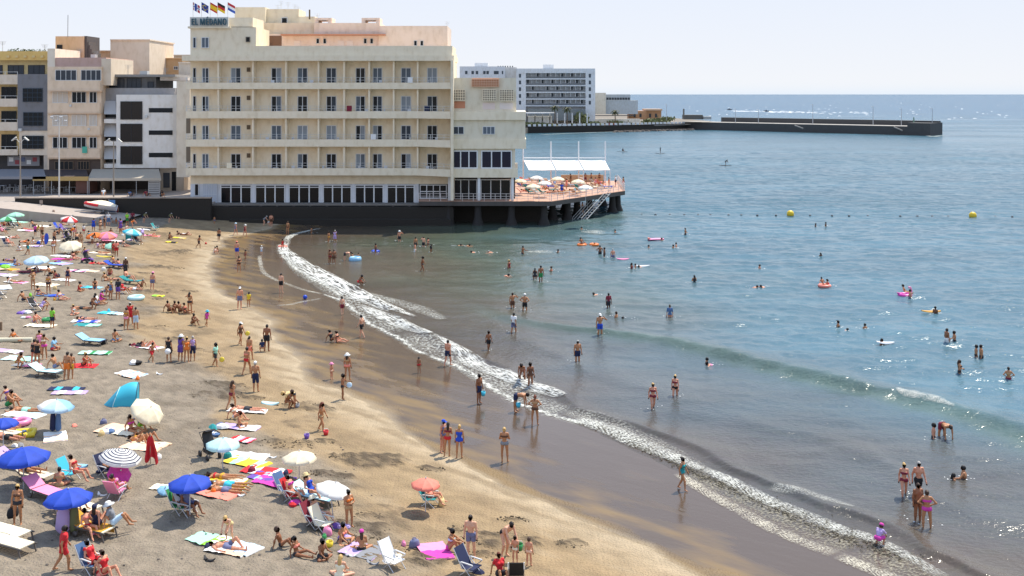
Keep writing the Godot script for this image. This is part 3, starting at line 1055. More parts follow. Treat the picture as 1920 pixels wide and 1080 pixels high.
	for f in 4:
		for k in 9:
			if rng.randf() < 0.12:
				continue
			var yb: float = P(0, slab_y[f], D).y + 0.27
			var xc: float = X((dx[k][0] + dx[k][1]) / 2.0 + rng.randf_range(-8, 8), D + 1)
			single("balcony_table", table, plastic, "white table on %s hotel balcony from left, %s row" % [nth[k], floors[f]], "table", Vector3(xc, yb, -D - 0.9), 0, "white tables on the hotel balconies")
			single("balcony_chair", chair, plastic, "white chair on %s hotel balcony from left, %s row" % [nth[k], floors[f]], "chair", Vector3(xc + (0.8 if rng.randf() < 0.5 else -0.8), yb, -D - 1.0), rng.randf_range(-2, 2), "white chairs on the hotel balconies")
	for q in [[769, 0, "white"], [655, 1, "maroon"], [800, 1, "navy"], [700, 2, "white"], [430, 3, "cream"]]:
		var yt: float = P(0, top_y[q[1]], D).y + 0.74
		var s2 := st()
		s2.set_smooth_group(-1)
		var w2 := 0.34
		for i in 4:
			var x0 := -w2 + i * w2 / 2
			var z0 := 0.03 * (i % 2)
			var z1 := 0.03 * ((i + 1) % 2)
			quad(s2, Vector3(x0, 0, z0), Vector3(x0 + w2 / 2, 0, z1), Vector3(x0 + w2 / 2, -0.75, z1 + 0.02), Vector3(x0, -0.75, z0 + 0.02))
			quad(s2, Vector3(x0, 0, z0), Vector3(x0, -0.5, -0.12), Vector3(x0 + w2 / 2, -0.5, -0.12), Vector3(x0 + w2 / 2, 0, z1))
		single("hung_towel", done(s2), cloth(q[2]), "%s towel drying on the rail of a %s row balcony" % [q[2], floors[q[1]]], "towel", Vector3(X(q[0], D), yt, -D + 0.06), 0, "towels drying on the balcony rails")


# ------------------------------------------------------------------ sea wall, terrace over the water
func build_terrace() -> void:
	var base := Vector3(-20, 0, -135)
	var w := thing("sea_wall", "dark stone sea wall under the hotel", "wall", base)
	part(w, "wall", prism([V(X(394, 135), -135), V(X(850, 135), -135), V(X(850, 135), -150), V(X(394, 135), -150)], -3.0, 2.42), dark_stone, Transform3D(Basis(), -base))
	part(w, "footing", prism([V(X(430, 134.3), -134.3), V(X(845, 134.3), -134.3), V(X(845, 134.3), -135.0), V(X(430, 134.3), -135.0)], -3.0, 0.85), dark_stone, Transform3D(Basis(), -base))
	part(w, "wall", prism([V(X(850, 138.6), -138.6), V(X(1018, 138.6), -138.6), V(X(1018, 146), -148), V(X(850, 146), -149.8)], -3.0, 2.38), dark_stone, Transform3D(Basis(), -base))
	# deck on piles
	var E := 3.25
	var deck := [W(785, 377, E), W(1034, 377.5, E), W(1172, 357.5, E), Vector3(17.5, E, -166), Vector3(-3, E, -166), Vector3(-3, E, -137.2), Vector3(-12.5, E, -137.2)]
	var poly := []
	for p in deck:
		poly.append(V(p.x, p.z))
	var t := thing("terrace_deck", "concrete sun terrace on dark piles standing in the water beside the hotel", "terrace", Vector3(4, 0, -148))
	var o := -t.position
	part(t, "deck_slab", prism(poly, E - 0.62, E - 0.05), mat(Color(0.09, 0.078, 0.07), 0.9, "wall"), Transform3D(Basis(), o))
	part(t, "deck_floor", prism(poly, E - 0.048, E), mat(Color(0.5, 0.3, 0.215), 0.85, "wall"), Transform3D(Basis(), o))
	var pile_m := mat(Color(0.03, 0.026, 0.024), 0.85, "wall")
	for p in [V(841, 135.4), V(896, 135.4), V(959, 135.4), V(1020, 135.6), V(1036, 141), V(1064, 141), V(1082, 145), V(1148, 149.6), V(1158, 152), V(1000, 139.5), V(1105, 152), V(1130, 158), V(1060, 152)]:
		var x := X(p.x, p.y)
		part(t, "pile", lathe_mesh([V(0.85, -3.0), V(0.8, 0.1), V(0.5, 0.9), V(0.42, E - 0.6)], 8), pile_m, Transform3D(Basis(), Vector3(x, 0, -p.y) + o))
	var rm := mat(Color(0.68, 0.6, 0.56), 0.5)
	for i in 3:
		var a: Vector3 = deck[i]
		var b: Vector3 = deck[i + 1]
		rail(t, a + Vector3(0, 0, -0.2), b + Vector3(-0.2, 0, -0.2 if i < 2 else 0.0), 1.0, 1.4, rm, 3, 0.03)
	fb(t, "back_wall", 1052, 328, 1132, 341, 164, 0.4, mat(Color(0.5, 0.35, 0.22), 0.85, "wall"))
	# shade roof: masts, white sheets
	var c := thing("shade_canopy", "white fabric canopy in three bays held by tall masts on the terrace", "canopy", Vector3(X(1058, 160), E, -160))
	o = -c.position
	var wm := mat(Color(0.78, 0.78, 0.79), 0.6)
	var xs := [981.0, 1033.0, 1085.0, 1135.0]
	for x in xs:
		part(c, "mast", tube_mesh([Vector3(X(x, 162), E, -162), P(x, 265, 162)], [0.13, 0.1]), wm, Transform3D(Basis(), o))
	for i in 3:
		var a := P(xs[i] + 1, 300, 162)
		var b := P(xs[i + 1] - 1, 300, 162)
		var cc := P(xs[i + 1] + 9, 319, 156)
		var d := P(xs[i] + 11, 319, 156)
		var s := st()
		s.set_smooth_group(1)
		var n := 6
		var f := func(u: float, v: float) -> Vector3: return a.lerp(b, u).lerp(d.lerp(cc, u), v) - Vector3(0, 0.07 * sin(u * PI) + 0.05 * sin(v * PI), 0)
		for u in n:
			for v in n:
				var u0 := float(u) / n
				var u1 := float(u + 1) / n
				var v0 := float(v) / n
				var v1 := float(v + 1) / n
				quad(s, f.call(u0, v0), f.call(u1, v0), f.call(u1, v1), f.call(u0, v1))
		var fm := StandardMaterial3D.new()
		fm.albedo_color = Color(0.93, 0.93, 0.92)
		fm.roughness = 0.8
		fm.backlight_enabled = true
		fm.backlight = Color(0.5, 0.5, 0.5)
		part(c, "fabric_sheet", done(s), fm, Transform3D(Basis(), o))
		part(c, "front_post", tube_mesh([Vector3(cc.x, E, cc.z), cc], [0.06]), wm, Transform3D(Basis(), o))
		part(c, "front_beam", tube_mesh([d, cc], [0.05]), wm, Transform3D(Basis(), o))
		part(c, "side_beam", tube_mesh([a, d], [0.05]), wm, Transform3D(Basis(), o))
	part(c, "rear_beam", tube_mesh([P(xs[0], 296, 162), P(xs[3], 296, 162)], [0.07]), wm, Transform3D(Basis(), o))
	# steps down into the sea
	var top := W(1136, 362, E)
	var foot := W(1082, 413, 0.0) + Vector3(0, -0.6, 0)
	var sp := thing("sea_stairs", "pale metal stairs with handrails going from the terrace down into the water", "stairs", Vector3(foot.x, 0, foot.z))
	o = -sp.position
	var run := foot - top
	var side := Vector3(run.x, 0, run.z).normalized().cross(Vector3.UP)
	var sm := mat(Color(0.55, 0.54, 0.52), 0.5)
	for k in [-0.75, 0.75]:
		part(sp, "stringer", tube_mesh([top + side * k, foot + side * k], [0.07]), sm, Transform3D(Basis(), o))
		for hgt in [0.5, 0.95]:
			part(sp, "handrail", tube_mesh([top + side * k + Vector3(0, hgt, 0), foot + side * k + Vector3(0, hgt, 0)], [0.035]), sm, Transform3D(Basis(), o))
		for i in 5:
			var p: Vector3 = top + run * (i / 4.0) + side * k
			part(sp, "rail_post", tube_mesh([p, p + Vector3(0, 0.95, 0)], [0.03]), sm, Transform3D(Basis(), o))
	for i in 12:
		var p := top + run * ((i + 0.5) / 12.0)
		part(sp, "tread", unit_box, sm, Transform3D(Basis(Vector3.UP, atan2(side.x, side.z)) * Basis.from_scale(Vector3(0.28, 0.05, 1.5)), p + o))
	# furniture of the terrace
	var up := [[975, 340, "cream", "cream parasol on the terrace beside the hotel wing"], [1000, 350, "cream", "cream parasol on the terrace in front of the left canopy post"], [1021, 344, "white", "white parasol on the terrace under the left canopy sheet"], [1046, 336, "cream", "wide cream parasol in the middle of the terrace, below the canopy"], [1084, 341, "cream", "pointed cream parasol on the terrace under the right canopy sheet"], [1006, 334, "white", "white parasol at the back of the terrace near the wing"], [1098, 352, "white", "white folded-looking parasol by the terrace rail above the piles"]]
	for u in up:
		var p := W(u[0], u[1], E + 1.9)
		parasol(Vector3(p.x, E, p.z), 1.05, 2.0, Vector3.ZERO, [u[2]], u[3], 0.0, "parasols on the hotel terrace")
	var lp := st()
	add_box(lp, Vector3(0, 0.3, 0.2), Vector3(0.62, 0.08, 1.3))
	add_box(lp, Vector3(0, 0.52, -0.7), Vector3(0.62, 0.08, 0.75), Basis(Vector3.RIGHT, 0.7))
	for x in [-0.26, 0.26]:
		for z in [-0.35, 0.75]:
			add_box(lp, Vector3(x, 0.14, z), Vector3(0.05, 0.28, 0.05))
	var lounge := done(lp)
	var cols := ["white", "cream", "coral", "tan", "white", "teal", "coral", "blue"]
	rng.seed = 77
	var where := ["by the hotel wing", "under the left canopy bay", "in the middle of the terrace", "under the right canopy bay", "along the front rail", "at the sea end of the terrace"]
	var order := ["first", "second", "third", "fourth", "fifth", "sixth"]
	for k in 6:
		for i in 6:
			var px := 972.0 + k * 28.0 + i * 4.6 + rng.randf_range(-3, 3)
			var py := 343.0 + (i % 3) * 9.0 + rng.randf_range(-3, 3)
			if px > 1034 and py > 376.0 - (px - 1034) * 0.145 - 4:
				py -= 9.0
			var p := W(px, py, E)
			single("terrace_lounger", lounge, mat(dye(cols[rng.randi_range(0, 7)]), 0.8), "low terrace lounger %s, %s of six from the left" % [where[k], order[i]], "sun lounger", p, rng.randf_range(-0.6, 0.6) + 2.0, "sun loungers on the hotel terrace")


# ------------------------------------------------------------------ the houses behind the promenade
func build_town() -> void:
	var D := 152.0
	var e0 := P(0, 357, D).y
	var glass := mat(Color(0.012, 0.013, 0.015), 0.25, "glass")
	var glass2 := mat(Color(0.055, 0.06, 0.07), 0.25, "glass")
	var shut := mat(Color(0.6, 0.52, 0.43), 0.7)
	var white := mat(Color(0.72, 0.7, 0.67), 0.6)
	var dkframe := mat(Color(0.03, 0.03, 0.035), 0.5)
	# A: yellow and grey, balconies at the left
	var a := thing("apartment_house", "yellow and grey apartment house with balconies at the left edge", "building", Vector3(X(20, D), e0, -D))
	var yellow := mat(Color(0.8, 0.53, 0.18), 0.85, "wall")
	var yellow2 := mat(Color(0.78, 0.6, 0.3), 0.85, "wall")
	var grey := mat(Color(0.2, 0.195, 0.205), 0.85, "wall")
	var beige := mat(Color(0.74, 0.62, 0.49), 0.85, "wall")
	fb(a, "wall", -60, 112, 90, 362, D + 2.2, 12, yellow2)
	fb(a, "roof_fascia", -60, 96, 90, 113, D + 1.2, 12, yellow)
	for i in 5:
		fb(a, "rafter_end", 12.0 + i * 16, 104, 17.0 + i * 16, 108, D + 0.9, 0.4, mat(Color(0.75, 0.55, 0.25), 0.8))
	for w in [[15, 45], [53, 84], [-25, 5]]:
		win(a, w[0], 122, w[1], 139, D + 2.15, 3, 1, glass2, dkframe)
	fb(a, "grey_wall", 33, 139, 89, 245, D, 3, grey)
	fb(a, "beige_wall", 36, 245, 90, 291, D + 0.1, 3, beige)
	fb(a, "beige_wall", 82, 139, 90, 365, D + 0.15, 3, mat(Color(0.58, 0.49, 0.4), 0.85, "wall"))
	for w in [[43, 165.5, 80, 191], [44, 210.5, 81, 236], [42, 254.5, 82, 279]]:
		win(a, w[0], w[1], w[2], w[3], D - 0.03, 4, 3, glass, mat(Color(0.02, 0.035, 0.055), 0.5))
	for b in [[139, 158], [184, 200], [228, 245], [279, 291]]:
		fb(a, "balcony_front", -60, b[0] + 1, 33, b[1], D + 0.2, 0.25, beige)
		fb(a, "balcony_floor", -60, b[1] - 3, 33, b[1] + 0.2, D + 0.4, 1.9, beige)
		rail(a, P(-60, b[0] + 1, D + 0.3), P(33, b[0] + 1, D + 0.3), 0.45, 2.0, white, 1, 0.03)
	for b in [[163, 184], [208, 228], [252, 279]]:
		win(a, 3, b[0], 31, b[1] + 6, D + 2.15, 3, 1, glass, dkframe, "balcony_door")
	fb(a, "shop_front", -60, 291, 84, 362, D + 2.0, 0.4, mat(Color(0.035, 0.03, 0.03), 0.6))
	fb(a, "shop_sign", 14, 293, 74, 311, D + 1.6, 0.3, mat(Color(0.25, 0.24, 0.25), 0.6))
	for i in 5:
		fb(a, "sign_panel", 17.0 + i * 11, 295 + (i % 2) * 5, 25.0 + i * 11, 303 + (i % 2) * 5, D + 1.57, 0.1, [white, mat(Color(0.3, 0.05, 0.06), 0.6), mat(Color(0.1, 0.12, 0.2), 0.6)][i % 3])
	var ps := st()
	rng.seed = 3
	for i in 260:
		var q := P(rng.randf_range(14, 86), 97 - rng.randf() * rng.randf() * 6, D + rng.randf_range(1.5, 5.0))
		var l := rng.randf_range(0.15, 0.4)
		var r := Vector3(rng.randf_range(-1, 1), rng.randf_range(-0.3, 1), rng.randf_range(-1, 1)).normalized() * l
		var t := r.cross(Vector3(rng.randf_range(-1, 1), 1, 0.3)).normalized() * l * 0.4
		quad(ps, q - t, q + r * 0.5 , q + t, q - r * 0.5)
	single("roof_plants", done(ps), mat(Color(0.05, 0.075, 0.03), 0.8), "dark green plants along the roof edge of the yellow house", "plants")
	# B: peach
	var b := thing("apartment_house", "peach apartment house with rounded bay and a red awning below", "building", Vector3(X(140, D), e0, -D))
	var peach := mat(Color(0.8, 0.62, 0.45), 0.85, "wall")
	var peach2 := mat(Color(0.7, 0.5, 0.34), 0.85, "wall")
	fb(b, "wall", 89, 125, 190, 362, D, 12, peach)
	fb(b, "parapet", 100, 108, 199, 126, D + 0.6, 11, mat(Color(0.56, 0.37, 0.31), 0.85, "wall"))
	fb(b, "side_wall", 89, 91, 103, 152, D + 0.5, 9, mat(Color(0.82, 0.71, 0.57), 0.85, "wall"))
	fb(b, "side_wall", 190, 110, 208, 160, D + 0.5, 9, mat(Color(0.72, 0.6, 0.46), 0.85, "wall"))
	for k in [[104, 144], [152, 190]]:
		win(b, k[0], 131, k[1], 151, D - 0.03, 4, 1, glass2, white)
	for y in [[151, 171, -0.7], [193, 213, -0.2], [236, 254, -0.2], [279, 297, -0.25]]:
		fb(b, "storey_band", 89, y[0], 187, y[1], D + y[2], 1.2, peach)
		fb(b, "ledge", 89, y[1] - 1.5, 188.5, y[1] + 0.5, D + y[2] - 0.25, 1.4, peach2)
	for y in [[172, 193], [215, 236], [257, 278]]:
		for w in [[99, 127], [135, 162], [168, 182]]:
			var closed: bool = (y[0] == 215) or (y[0] == 172 and w[0] == 99)
			win(b, w[0], y[0], w[1], y[1], D - 0.03, 3 if w[1] - w[0] > 20 else 2, 1, shut if closed else glass, white)
	fb(b, "ground_floor", 92, 299, 188, 362, D - 0.1, 0.3, mat(Color(0.09, 0.06, 0.045), 0.8))
	for w in [[103, 138], [146, 168]]:
		win(b, w[0], 302, w[1], 318, D - 0.15, 4, 1, glass, mat(Color(0.2, 0.13, 0.08), 0.7))
	fb(b, "beach_towel", 154, 275, 163, 287, D - 0.45, 0.06, mat(Color(0.1, 0.45, 0.33), 0.9))
	# roof house behind
	var r := thing("roof_house", "unfinished orange brown rooftop house with a dark side and a thin aerial", "building", P(132, 110, 162))
	fb(r, "wall", 104, 68, 157, 112, 162, 6, mat(Color(0.66, 0.45, 0.28), 0.9, "wall"))
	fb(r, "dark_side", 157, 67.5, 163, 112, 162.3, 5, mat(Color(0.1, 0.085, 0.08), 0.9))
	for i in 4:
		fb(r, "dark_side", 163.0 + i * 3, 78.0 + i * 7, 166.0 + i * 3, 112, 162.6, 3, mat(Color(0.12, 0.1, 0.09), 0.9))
	win(r, 107, 84, 117, 92, 161.97, 1, 1, glass, dkframe)
	part(r, "aerial", tube_mesh([P(127, 70, 162) - r.position, P(127.5, 28, 162) - r.position], [0.05]), mat(Color(0.3, 0.3, 0.3), 0.5))
	# C: grey and white with a rounded corner
	var c := thing("apartment_house", "modern white and grey building with dark square windows and rounded corner", "building", Vector3(X(260, D), e0, -D))
	var wht := mat(Color(0.84, 0.79, 0.73), 0.8, "wall")
	var gry := mat(Color(0.29, 0.28, 0.28), 0.85, "wall")
	fb(c, "grey_wall", 188, 165, 328, 318, D + 1.6, 11, gry)
	fb(c, "penthouse", 197, 143, 292, 167, D + 3, 8, mat(Color(0.17, 0.165, 0.165), 0.85, "wall"))
	fb(c, "roof_slab", 196, 139.5, 328, 144, D + 2, 11, mat(Color(0.27, 0.26, 0.25), 0.85, "wall"))
	fb(c, "roof_slab", 300, 144, 352, 151, D + 3, 9, mat(Color(0.7, 0.62, 0.55), 0.85, "wall"))
	for w in [[200, 233, 147, 166, 4], [238, 265, 147, 166, 3], [277, 288, 153, 166, 1]]:
		win(c, w[0], w[2], w[1], w[3], D + 2.95, w[4], 1, glass2, dkframe)
	var rad := 2.4
	var xl := X(218, D)
	var xr := X(342, D)
	var zf := -D
	var outline := [V(xl, zf - 9), V(xl, zf)]
	for i in 9:
		var t := PI / 2 * (1 - i / 8.0)
		outline.append(V(xr - rad + rad * cos(t), zf - rad + rad * sin(t)))
	outline.append(V(xr, zf - 9))
	part(c, "white_block", prism(outline, P(0, 315, D).y, P(0, 177.5, D).y), wht, Transform3D(Basis(), -c.position))
	for y in [[190, 224], [232, 266], [274, 308]]:
		win(c, 226, y[0], 267, y[1], D - 0.03, 2, 1, mat(Color(0.03, 0.022, 0.018), 0.15, "glass"), dkframe, "window", 0.06)
		fb(c, "dark_opening", 188.0 + 6, y[0] + 1, 218, y[1] - 4, D + 1.5, 0.15, glass)
		var aw := st()
		var q0 := P(196, y[0] - 1, D + 1.5)
		var q1 := P(217, y[0] - 1, D + 1.5)
		var q2 := P(218, y[1] - 10, D + 0.1)
		var q3 := P(195, y[1] - 10, D + 0.1)
		quad(aw, q0, q1, q2, q3)
		quad(aw, q3 - Vector3(0, 0.03, 0), q2 - Vector3(0, 0.03, 0), q1 - Vector3(0, 0.03, 0), q0 - Vector3(0, 0.03, 0))
		part(c, "awning", done(aw), mat(Color(0.45, 0.44, 0.43), 0.8), Transform3D(Basis(), -c.position))
		fb(c, "balcony_front", 195, y[1] - 1, 218, y[1] + 7, D + 0.4, 1.2, wht)
		var sy: float = y[0] + 12.5
		fb(c, "slot_window", 279, sy, 323, sy + 8.5, D - 0.02, 0.2, glass)
		bx(c, "slot_window", Vector3(xr + 0.01, P(0, y[0] + 12, D).y, zf - 4.2) - c.position, Vector3(0.1, 1.6, 0.7), glass)
	fb(c, "ground_floor", 190, 318, 345, 362, D + 3.2, 6, mat(Color(0.07, 0.055, 0.045), 0.8))
	fb(c, "side_wing", 300, 312, 345, 364, D + 0.8, 8, mat(Color(0.5, 0.42, 0.33), 0.85, "wall"))
	fb(c, "doorway", 322, 322, 330, 360, D + 0.75, 0.1, glass)
	fb(c, "shop_window", 306, 324, 318, 352, D + 0.75, 0.1, glass2)
	# aerials, tanks and cooling units on the roofs
	for q in [[a, 5, 96, 78], [a, 84, 96, 84], [b, 150, 108, 92], [b, 182, 108, 96], [c, 240, 139, 122], [c, 310, 142, 128]]:
		var at := P(q[1], q[2] + 1, D + 4)
		var top := P(q[1], q[3], D + 4)
		var s2 := st()
		add_tube(s2, [at, top], [0.035], 4)
		for k in 4:
			add_box(s2, top - Vector3(0, k * 0.16, 0), Vector3(1.0 - k * 0.15, 0.03, 0.03), Basis(Vector3.UP, 0.4))
		part(q[0], "aerial", done(s2), mat(Color(0.35, 0.35, 0.35), 0.5), Transform3D(Basis(), -q[0].position))
	for q in [[b, 170, 102, 178, 109], [c, 206, 134, 216, 140], [c, 262, 133, 276, 140]]:
		fb(q[0], "roof_unit", q[1], q[2], q[3], q[4], D + 3.5, 1.0, mat(Color(0.5, 0.5, 0.49), 0.7))
	for q in [[b, 130, 196, 134, 200], [b, 164, 240, 168, 244], [c, 271, 216, 276, 221], [a, 34, 241, 40, 246]]:
		fb(q[0], "cooling_unit", q[1], q[2], q[3], q[4], D - 0.4, 0.35, mat(Color(0.6, 0.6, 0.58), 0.6))
	# passage between C and the hotel, houses behind
	for q in [["house", "tall blank beige house block behind the white building", 207, 75, 280, 140, 168, 12, Color(0.76, 0.63, 0.49), 282, 294, 90], ["house", "small orange house with pale parapet behind the grey roof", 293, 110, 342, 141, 176, 8, Color(0.58, 0.37, 0.2), 296, 338, 118], ["house", "beige house end wall seen between the white building and the hotel", 335, 118, 358, 330, 166, 10, Color(0.66, 0.58, 0.48), 340, 350, 190], ["house", "low cream houses on the skyline left of the hotel", 326, 104, 356, 130, 190, 10, Color(0.62, 0.5, 0.38), 330, 350, 112], ["house", "brownish roof block above the grey house", 176, 96, 210, 128, 172, 8, Color(0.5, 0.36, 0.26), 180, 206, 104]]:
		var hs := thing(q[0], q[1], "building", P((q[2] + q[4]) / 2.0, q[5], q[6]))
		fb(hs, "wall", q[2], q[3], q[4], q[5], q[6], q[7], mat(q[8], 0.85, "wall"))
		fb(hs, "roof_edge", q[2] - 0.8, q[3] - 1.5, q[4] + 0.8, q[3] + 0.7, q[6] - 0.2, q[7] + 0.4, mat(q[8] * 1.1, 0.85, "wall"))
		if q[6] > 170:
			win(hs, q[9], q[11] + 5, q[9] + 9, q[11] + 12, q[6] - 0.03, 2, 1, glass, white)
			win(hs, q[10] - 12.0, q[11] + 6, q[10] - 4.0, q[11] + 13, q[6] - 0.03, 2, 1, glass2, white)
	var wall2 := thing("house", "pale side wing with a dark recess at the hotel's left end", "building", P(350, 360, 146))
	fb(wall2, "wall", 331, 152, 356, 332, 147.5, 8, mat(Color(0.8, 0.71, 0.58), 0.85, "wall"))
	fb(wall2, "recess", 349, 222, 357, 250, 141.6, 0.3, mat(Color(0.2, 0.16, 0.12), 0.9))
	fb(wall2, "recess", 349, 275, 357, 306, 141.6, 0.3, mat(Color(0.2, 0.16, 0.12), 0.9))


# ------------------------------------------------------------------ promenade: parapet, awnings, lamps, tables
func build_promenade() -> void:
	var base := Vector3(X(210, 134), 1.0, -134.3)
	var w := thing("promenade_wall", "long dark stone retaining wall with pale coping between beach and promenade", "wall", base)
	var yt := P(0, 372, 134).y
	part(w, "stonework", prism([V(X(28, 134), -134), V(X(395, 134), -134), V(X(395, 134), -134.6), V(X(28, 134), -134.6)], -1.0, yt), dark_stone, Transform3D(Basis(), -base))
	part(w, "coping", prism([V(X(27.5, 134), -133.92), V(X(395.5, 134), -133.92), V(X(395.5, 134), -134.7), V(X(27.5, 134), -134.7)], yt + 0.002, yt + 0.14), mat(Color(0.4, 0.33, 0.27), 0.9, "wall"), Transform3D(Basis(), -base))
	# awnings: dark, red, beige
	var aw := [[-50, 86, 317, 336, Color(0.2, 0.2, 0.215), "grey fabric awning over the cafe at the left edge", 2.9], [61, 166, 318, 336, Color(0.055, 0.04, 0.04), "dark red awning with a yellow valance over the cafe tables", 2.9], [165, 302, 317, 339, Color(0.42, 0.37, 0.3), "wide beige awning over the restaurant under the white building", 2.8]]
	for a in aw:
		var d0 := 151.7
		var d1 := 147.0
		var t := thing("awning", a[5], "awning", P((a[0] + a[1]) / 2.0, 360, 149))
		var p0 := P(a[0] + 8, a[2], d0)
		var p1 := P(a[1] - 4, a[2], d0)
		var p2 := P(a[1], a[3] - 5, d1)
		var p3 := P(a[0], a[3] - 5, d1)
		var s := st()
		s.set_smooth_group(-1)
		quad(s, p0, p1, p2, p3)
		quad(s, p3 - Vector3(0, 0.05, 0), p2 - Vector3(0, 0.05, 0), p1 - Vector3(0, 0.05, 0), p0 - Vector3(0, 0.05, 0))
		part(t, "cloth", done(s), mat(a[4], 0.85), Transform3D(Basis(), -t.position))
		fb(t, "valance", a[0], a[3] - 5, a[1], a[3] + (3 if a[0] == 61 else 0), d1 - 0.02, 0.05, mat(Color(0.45, 0.31, 0.12) if a[0] == 61 else a[4] * 1.25, 0.85))
		for k in 4:
			var x := lerpf(a[0] + 2.0, a[1] - 2.0, k / 3.0)
			var q := P(x, a[3] - 3, d1 + 0.1)
			part(t, "post", tube_mesh([Vector3(q.x, 2.9, q.z), q], [0.05]), mat(Color(0.4, 0.4, 0.4), 0.5), Transform3D(Basis(), -t.position))
		if a[0] == 165:
			fb(t, "side_screen", 278, 336, 299, 366, d1 + 0.3, 0.08, mat(Color(0.55, 0.53, 0.5), 0.7))
			for i in 7:
				fb(t, "screen_slat", 279, 338.0 + i * 4, 298, 339.6 + i * 4, d1 + 0.25, 0.05, mat(Color(0.2, 0.18, 0.17), 0.8))
		if a[0] == 61:
			fb(t, "side_wall", 142, 334, 167, 362, d1 + 0.5, 3, mat(Color(0.13, 0.06, 0.045), 0.85))
	# white cafe tables and chairs
	var s := st()
	add_box(s, Vector3(0, 0.44, 0), Vector3(0.48, 0.05, 0.46))
	add_box(s, Vector3(0, 0.68, -0.22), Vector3(0.46, 0.46, 0.05))
	for x in [-0.21, 0.21]:
		for z in [-0.2, 0.2]:
			add_box(s, Vector3(x, 0.22, z), Vector3(0.05, 0.44, 0.05))
	var chair := done(s)
	s = st()
	add_box(s, Vector3(0, 0.73, 0), Vector3(1.1, 0.05, 0.8))
	for x in [-0.45, 0.45]:
		for z in [-0.3, 0.3]:
			add_box(s, Vector3(x, 0.36, z), Vector3(0.06, 0.71, 0.06))
	var table := done(s)
	var spots := [4, 22, 42, 58, 74, 88, 102, 116, 128, 138]
	var cm := mat(Color(0.6, 0.61, 0.63), 0.5)
	var wh := ["leftmost", "second from the left", "third from the left", "fourth from the left", "fifth from the left", "sixth from the left", "seventh from the left", "third from the right", "second from the right", "rightmost"]
	rng.seed = 13
	for i in spots.size():
		var p := W(spots[i], 357.0 + (i % 2) * 3.0, 2.9)
		single("cafe_table", table, cm, "white cafe table on the promenade under the awnings, %s" % wh[i], "table", p, 0, "white cafe tables on the promenade")
		for k in 2:
			single("cafe_chair", chair, cm, "white cafe chair %s of the promenade table %s" % [["left", "right"][k], wh[i]], "chair", p + Vector3([-0.9, 0.9][k], 0, rng.randf_range(-0.3, 0.3)), [PI / 2, -PI / 2][k], "white cafe chairs on the promenade")
	# street lamps
	for l in [[111, 366, 217, "tall white mast with a cross-bar of floodlights on the promenade", 4], [38, 365, 262, "double street lamp with two tilted heads left of the tall mast", 2], [213, 372, 265, "double street lamp in front of the beige awning", 2]]:
		var d := 138.5
		var at := P(l[0], 0, d)
		at.y = 2.9
		var t := thing("street_lamp", l[3], "street lamp", at, 0.0, "lamps on the promenade")
		var top := P(l[0], l[2], d) - at
		var lm := mat(Color(0.62, 0.6, 0.57), 0.5)
		part(t, "pole", tube_mesh([Vector3.ZERO, top], [0.11, 0.06]), lm if l[4] == 4 else mat(Color(0.3, 0.25, 0.2), 0.6))
		if l[4] == 4:
			part(t, "cross_bar", unit_box, lm, Transform3D(Basis.from_scale(Vector3(2.3, 0.08, 0.08)), top))
			for k in 4:
				part(t, "floodlight", unit_box, mat(Color(0.5, 0.5, 0.5), 0.4), Transform3D(Basis(Vector3.RIGHT, 0.5) * Basis.from_scale(Vector3(0.42, 0.3, 0.14)), top + Vector3(-0.95 + k * 0.63, -0.25 - (k % 2) * 0.5, 0.1)))
		else:
			for k in [-1.0, 1.0]:
				part(t, "arm", tube_mesh([top + Vector3(0, -0.5, 0), top + Vector3(k * 0.5, 0.1, 0), top + Vector3(k * 1.0, 0.0, 0)], [0.04]), lm)
				part(t, "lamp_head", unit_box, mat(Color(0.65, 0.64, 0.6), 0.4), Transform3D(Basis(Vector3.BACK, -k * 0.7) * Basis.from_scale(Vector3(0.75, 0.12, 0.35)), top + Vector3(k * 0.85, 0.12, 0)))
	# blue banner standing against the wall, sign pole and bollard on the ramp
	var bn := thing("banner", "upright blue beach banner standing by the boat", "banner", G(210, 408))
	part(bn, "cloth", unit_box, mat(Color(0.03, 0.12, 0.33), 0.8), Transform3D(Basis.from_scale(Vector3(0.8, 1.9, 0.06)), Vector3(0, 1.35, 0)))
	part(bn, "pole", tube_mesh([Vector3(-0.42, 0, 0), Vector3(-0.42, 2.4, 0)], [0.03]), mat(Color(0.3, 0.3, 0.3), 0.5))
	var sp := thing("sign_post", "thin post with a small plate on the sand in front of the ramp", "sign", G(77.5, 405))
	part(sp, "post", tube_mesh([Vector3.ZERO, Vector3(0, 2.0, 0)], [0.045]), mat(Color(0.12, 0.1, 0.08), 0.8))
	part(sp, "plate", unit_box, mat(Color(0.3, 0.24, 0.2), 0.8), Transform3D(Basis.from_scale(Vector3(0.4, 0.45, 0.04)), Vector3(0, 1.85, 0.06)))
	var bo := W(100.5, 400, 2.3)
	single("bollard", lathe_mesh([V(0.0, 0), V(0.16, 0), V(0.17, 0.7), V(0.12, 0.85), V(0.0, 0.86)], 8), mat(Color(0.35, 0.24, 0.18), 0.8), "short brown bollard on the ramp", "bollard", Vector3(bo.x, 1.9, bo.z))


